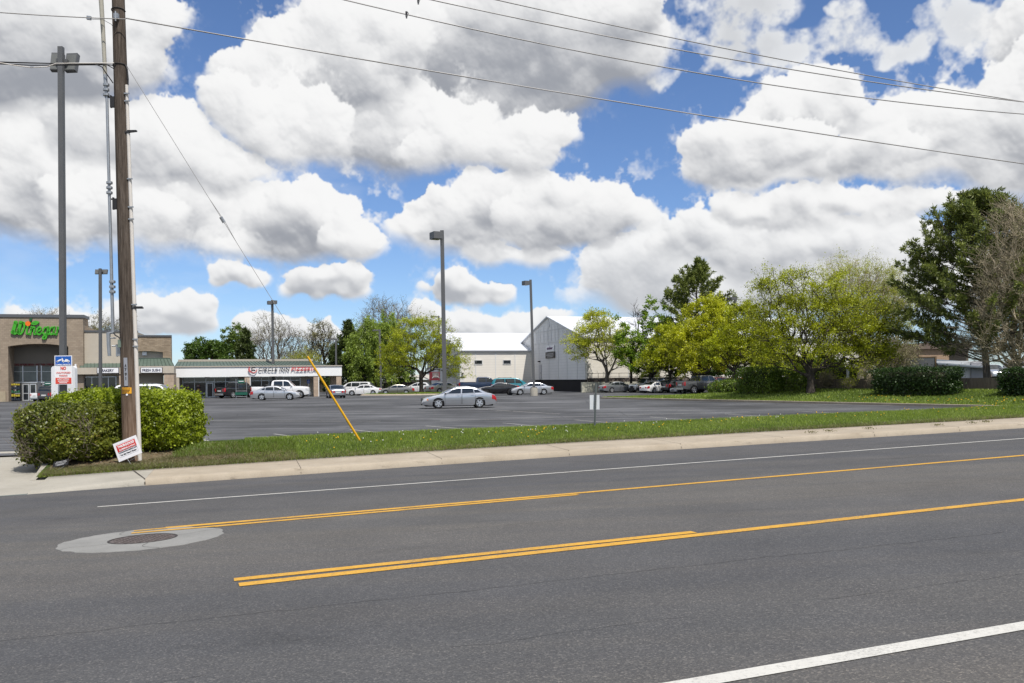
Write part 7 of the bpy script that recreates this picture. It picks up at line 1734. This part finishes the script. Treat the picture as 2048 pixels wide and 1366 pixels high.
n = 9000; t = rng.uniform(.55, 3.6, n); w = rng.uniform(3.0, 4.7, n); blades('tall_grass', 'longer grass at the foot of the bright shrub', verge_points(t, w), .11, .014, MATS['green_hedge_leaves'], rng, .4)
# raised lawn and island
n = 90000; t = rng.uniform(0, 62, n); d = rng.rand(n)**1.3*12.5
ok = d < np.array([berm_depth(x) for x in t]); t, d = t[ok], d[ok]
Q = np.array([tuple(EA+EU*a+EN*(b+.17)+Vector((0, 0, berm_z(a, b)))) for a, b in zip(t, d)]); blades('lawn_grass', 'mown grass on the raised lawn', Q, .10, .045, G_LAWN, rng)
n = 9000; a = rng.uniform(0, 2*PI, n); r = np.sqrt(rng.rand(n))*.97; Q = np.stack([ic.x+np.cos(a)*7.0*r, ic.y+np.sin(a)*3.1*r, np.full(n, .16)+.08*(1-r)], 1); blades('island_grass', 'grass of the small island', Q, .12, .07, G_LAWN, rng)
# dead leaves and chips under the shrubs
n = 2600; t = rng.uniform(T0+.1, 3.2, n); w = 2.4+1.6*rng.rand(n)**1.4; P = verge_points(t, w)+np.array([0, 0, .035]); V, F = cards(P, .06, rng, .6, None, .0); V[:, 2] = np.repeat(P[:, 2], 4)+(V[:, 2]-np.repeat(P[:, 2], 4))*.3
tag(npmesh('leaf_litter', V, F, leaf_mat('litter_leaves', (.06, .035, .02), (.26, .17, .10), .1, scale=3, third=(.42, .33, .24))), 'dead leaves and bark chips under the shrubs', 'litter', kind='stuff')
# dandelions: one mesh of each kind, then copies
M_DAND = mat('dandelion_yellow', (.80, .47, .01), .7); M_PUFF = mat('dandelion_white', (.62, .62, .58), .9); M_STALK = mat('stalk_green', (.10, .16, .04), .7)
def flower(name, label, m, r, h, loc, group):
    o = thing(name, label, 'flower', loc, 0, group); mb = MB()
    if name == 'dandelion': mb.lathe([(r*.4, h-.01), (r, h+.004), (r*.7, h+.014), (.002, h+.018)], 8)
    else: mb.lathe([(.002, h-r), (r*.7, h-r*.7), (r, h), (r*.7, h+r*.7), (.002, h+r)], 8)
    mb.build('flower_head', m, o); mb = MB(); mb.tube([(0, 0, -.02), (0, 0, h-.005)], .004, 4); mb.build('stalk', M_STALK, o); return o
def flowers(name, label, m, r, h, P, group):
    o = None
    for q in P:
        if o is None: o = flower(name, label, m, r, h, Vector(q), group); kids = list(o.children); continue
        c = o.copy(); COL.objects.link(c); c.location = Vector(q)
        for k in kids: d = k.copy(); COL.objects.link(d); d.parent = c
def clump(cent, n, st, sw):
    P = []
    for (a, b, k) in cent:
        for _ in range(k): P.append((a+rng.normal()*st, min(6.0, max(2.3, b+rng.normal()*sw))))
    P = np.array(P); return verge_points(P[:, 0], P[:, 1])
def vrel(px, py):
    x, y = deroll(px, py)
    for Y in np.arange(20, 40, .1):
        q = Vector((x/FPX*Y, Y))-P0; t, w = q.dot(RU), q.dot(RN)
        if 2 < w < 6 and CZ-y/FPX*Y <= verge_z(t, w): return t, w
    return q.dot(RU), 4.5
ye = [(690, 886, 5), (665, 888, 3), (1095, 868, 8), (1060, 872, 4), (1125, 870, 4), (1240, 862, 5), (1310, 858, 4), (1400, 851, 6), (1465, 846, 5), (1545, 842, 6), (1600, 836, 6), (1690, 834, 5), (1770, 832, 5), (1840, 826, 4), (1900, 824, 4), (1985, 822, 4), (2030, 819, 3), (1000, 877, 3), (880, 884, 3), (790, 884, 2)]
wh = [(1090, 866, 5), (1075, 872, 2), (1145, 862, 2), (1230, 855, 1), (1420, 848, 1), (735, 882, 2), (760, 884, 4), (850, 876, 4), (960, 872, 4), (1300, 853, 4), (1560, 838, 4), (668, 876, 2)]
flowers('dandelion', 'yellow dandelion flowering in the verge grass', M_DAND, .019, .10, clump([(*vrel(x, y), k) for x, y, k in ye], 0, .5, .45), 'yellow dandelions in the verge')
flowers('dandelion_clock', 'white dandelion seed head standing in the verge grass', M_PUFF, .017, .12, clump([(*vrel(x, y), k) for x, y, k in wh], 0, .5, .4), 'dandelion seed heads in the verge')
P = []
for t0, d0, k in ((26, 2.0, 10), (30, 1.8, 10), (33, 1.5, 14), (36, 1.6, 16), (38.5, 1.2, 12), (41, 1.4, 12), (44, 1.5, 8)):
    for _ in range(k): t, d = t0+rng.normal()*1.2, max(.3, d0+rng.normal()*.6); P.append(tuple(EA+EU*t+EN*(d+.17)+Vector((0, 0, berm_z(t, d)))))
flowers('dandelion', 'yellow dandelion flowering on the raised lawn edge', M_DAND, .045, .10, P, 'yellow dandelions on the raised lawn')
# weeds in the kerb joints
for i, (px, py) in enumerate(((1527, 876), (1551, 873), (1622, 868), (1739, 861), (1812, 857), (1836, 855))):
    t, w = rel(px, py); q = KP(t+.2, .55+.1*(i % 3)); z = verge_z(t+.2, .55); o = thing('weed', 'small dry weed growing in a crack of the concrete kerb', 'weed', (q.x, q.y, z), 0, 'weeds in the kerb'); r2 = np.random.RandomState(i)
    n = 60; P = np.zeros((n, 3))+r2.normal(size=(n, 3))*np.array([.09, .05, 0]); P[:, 2] = .03+.05*r2.rand(n); V, F = cards(P, .05, r2, .4, rand_dirs(r2, n)+np.array([0, 0, .8])); npmesh('foliage', V, F, G_DRY, o)
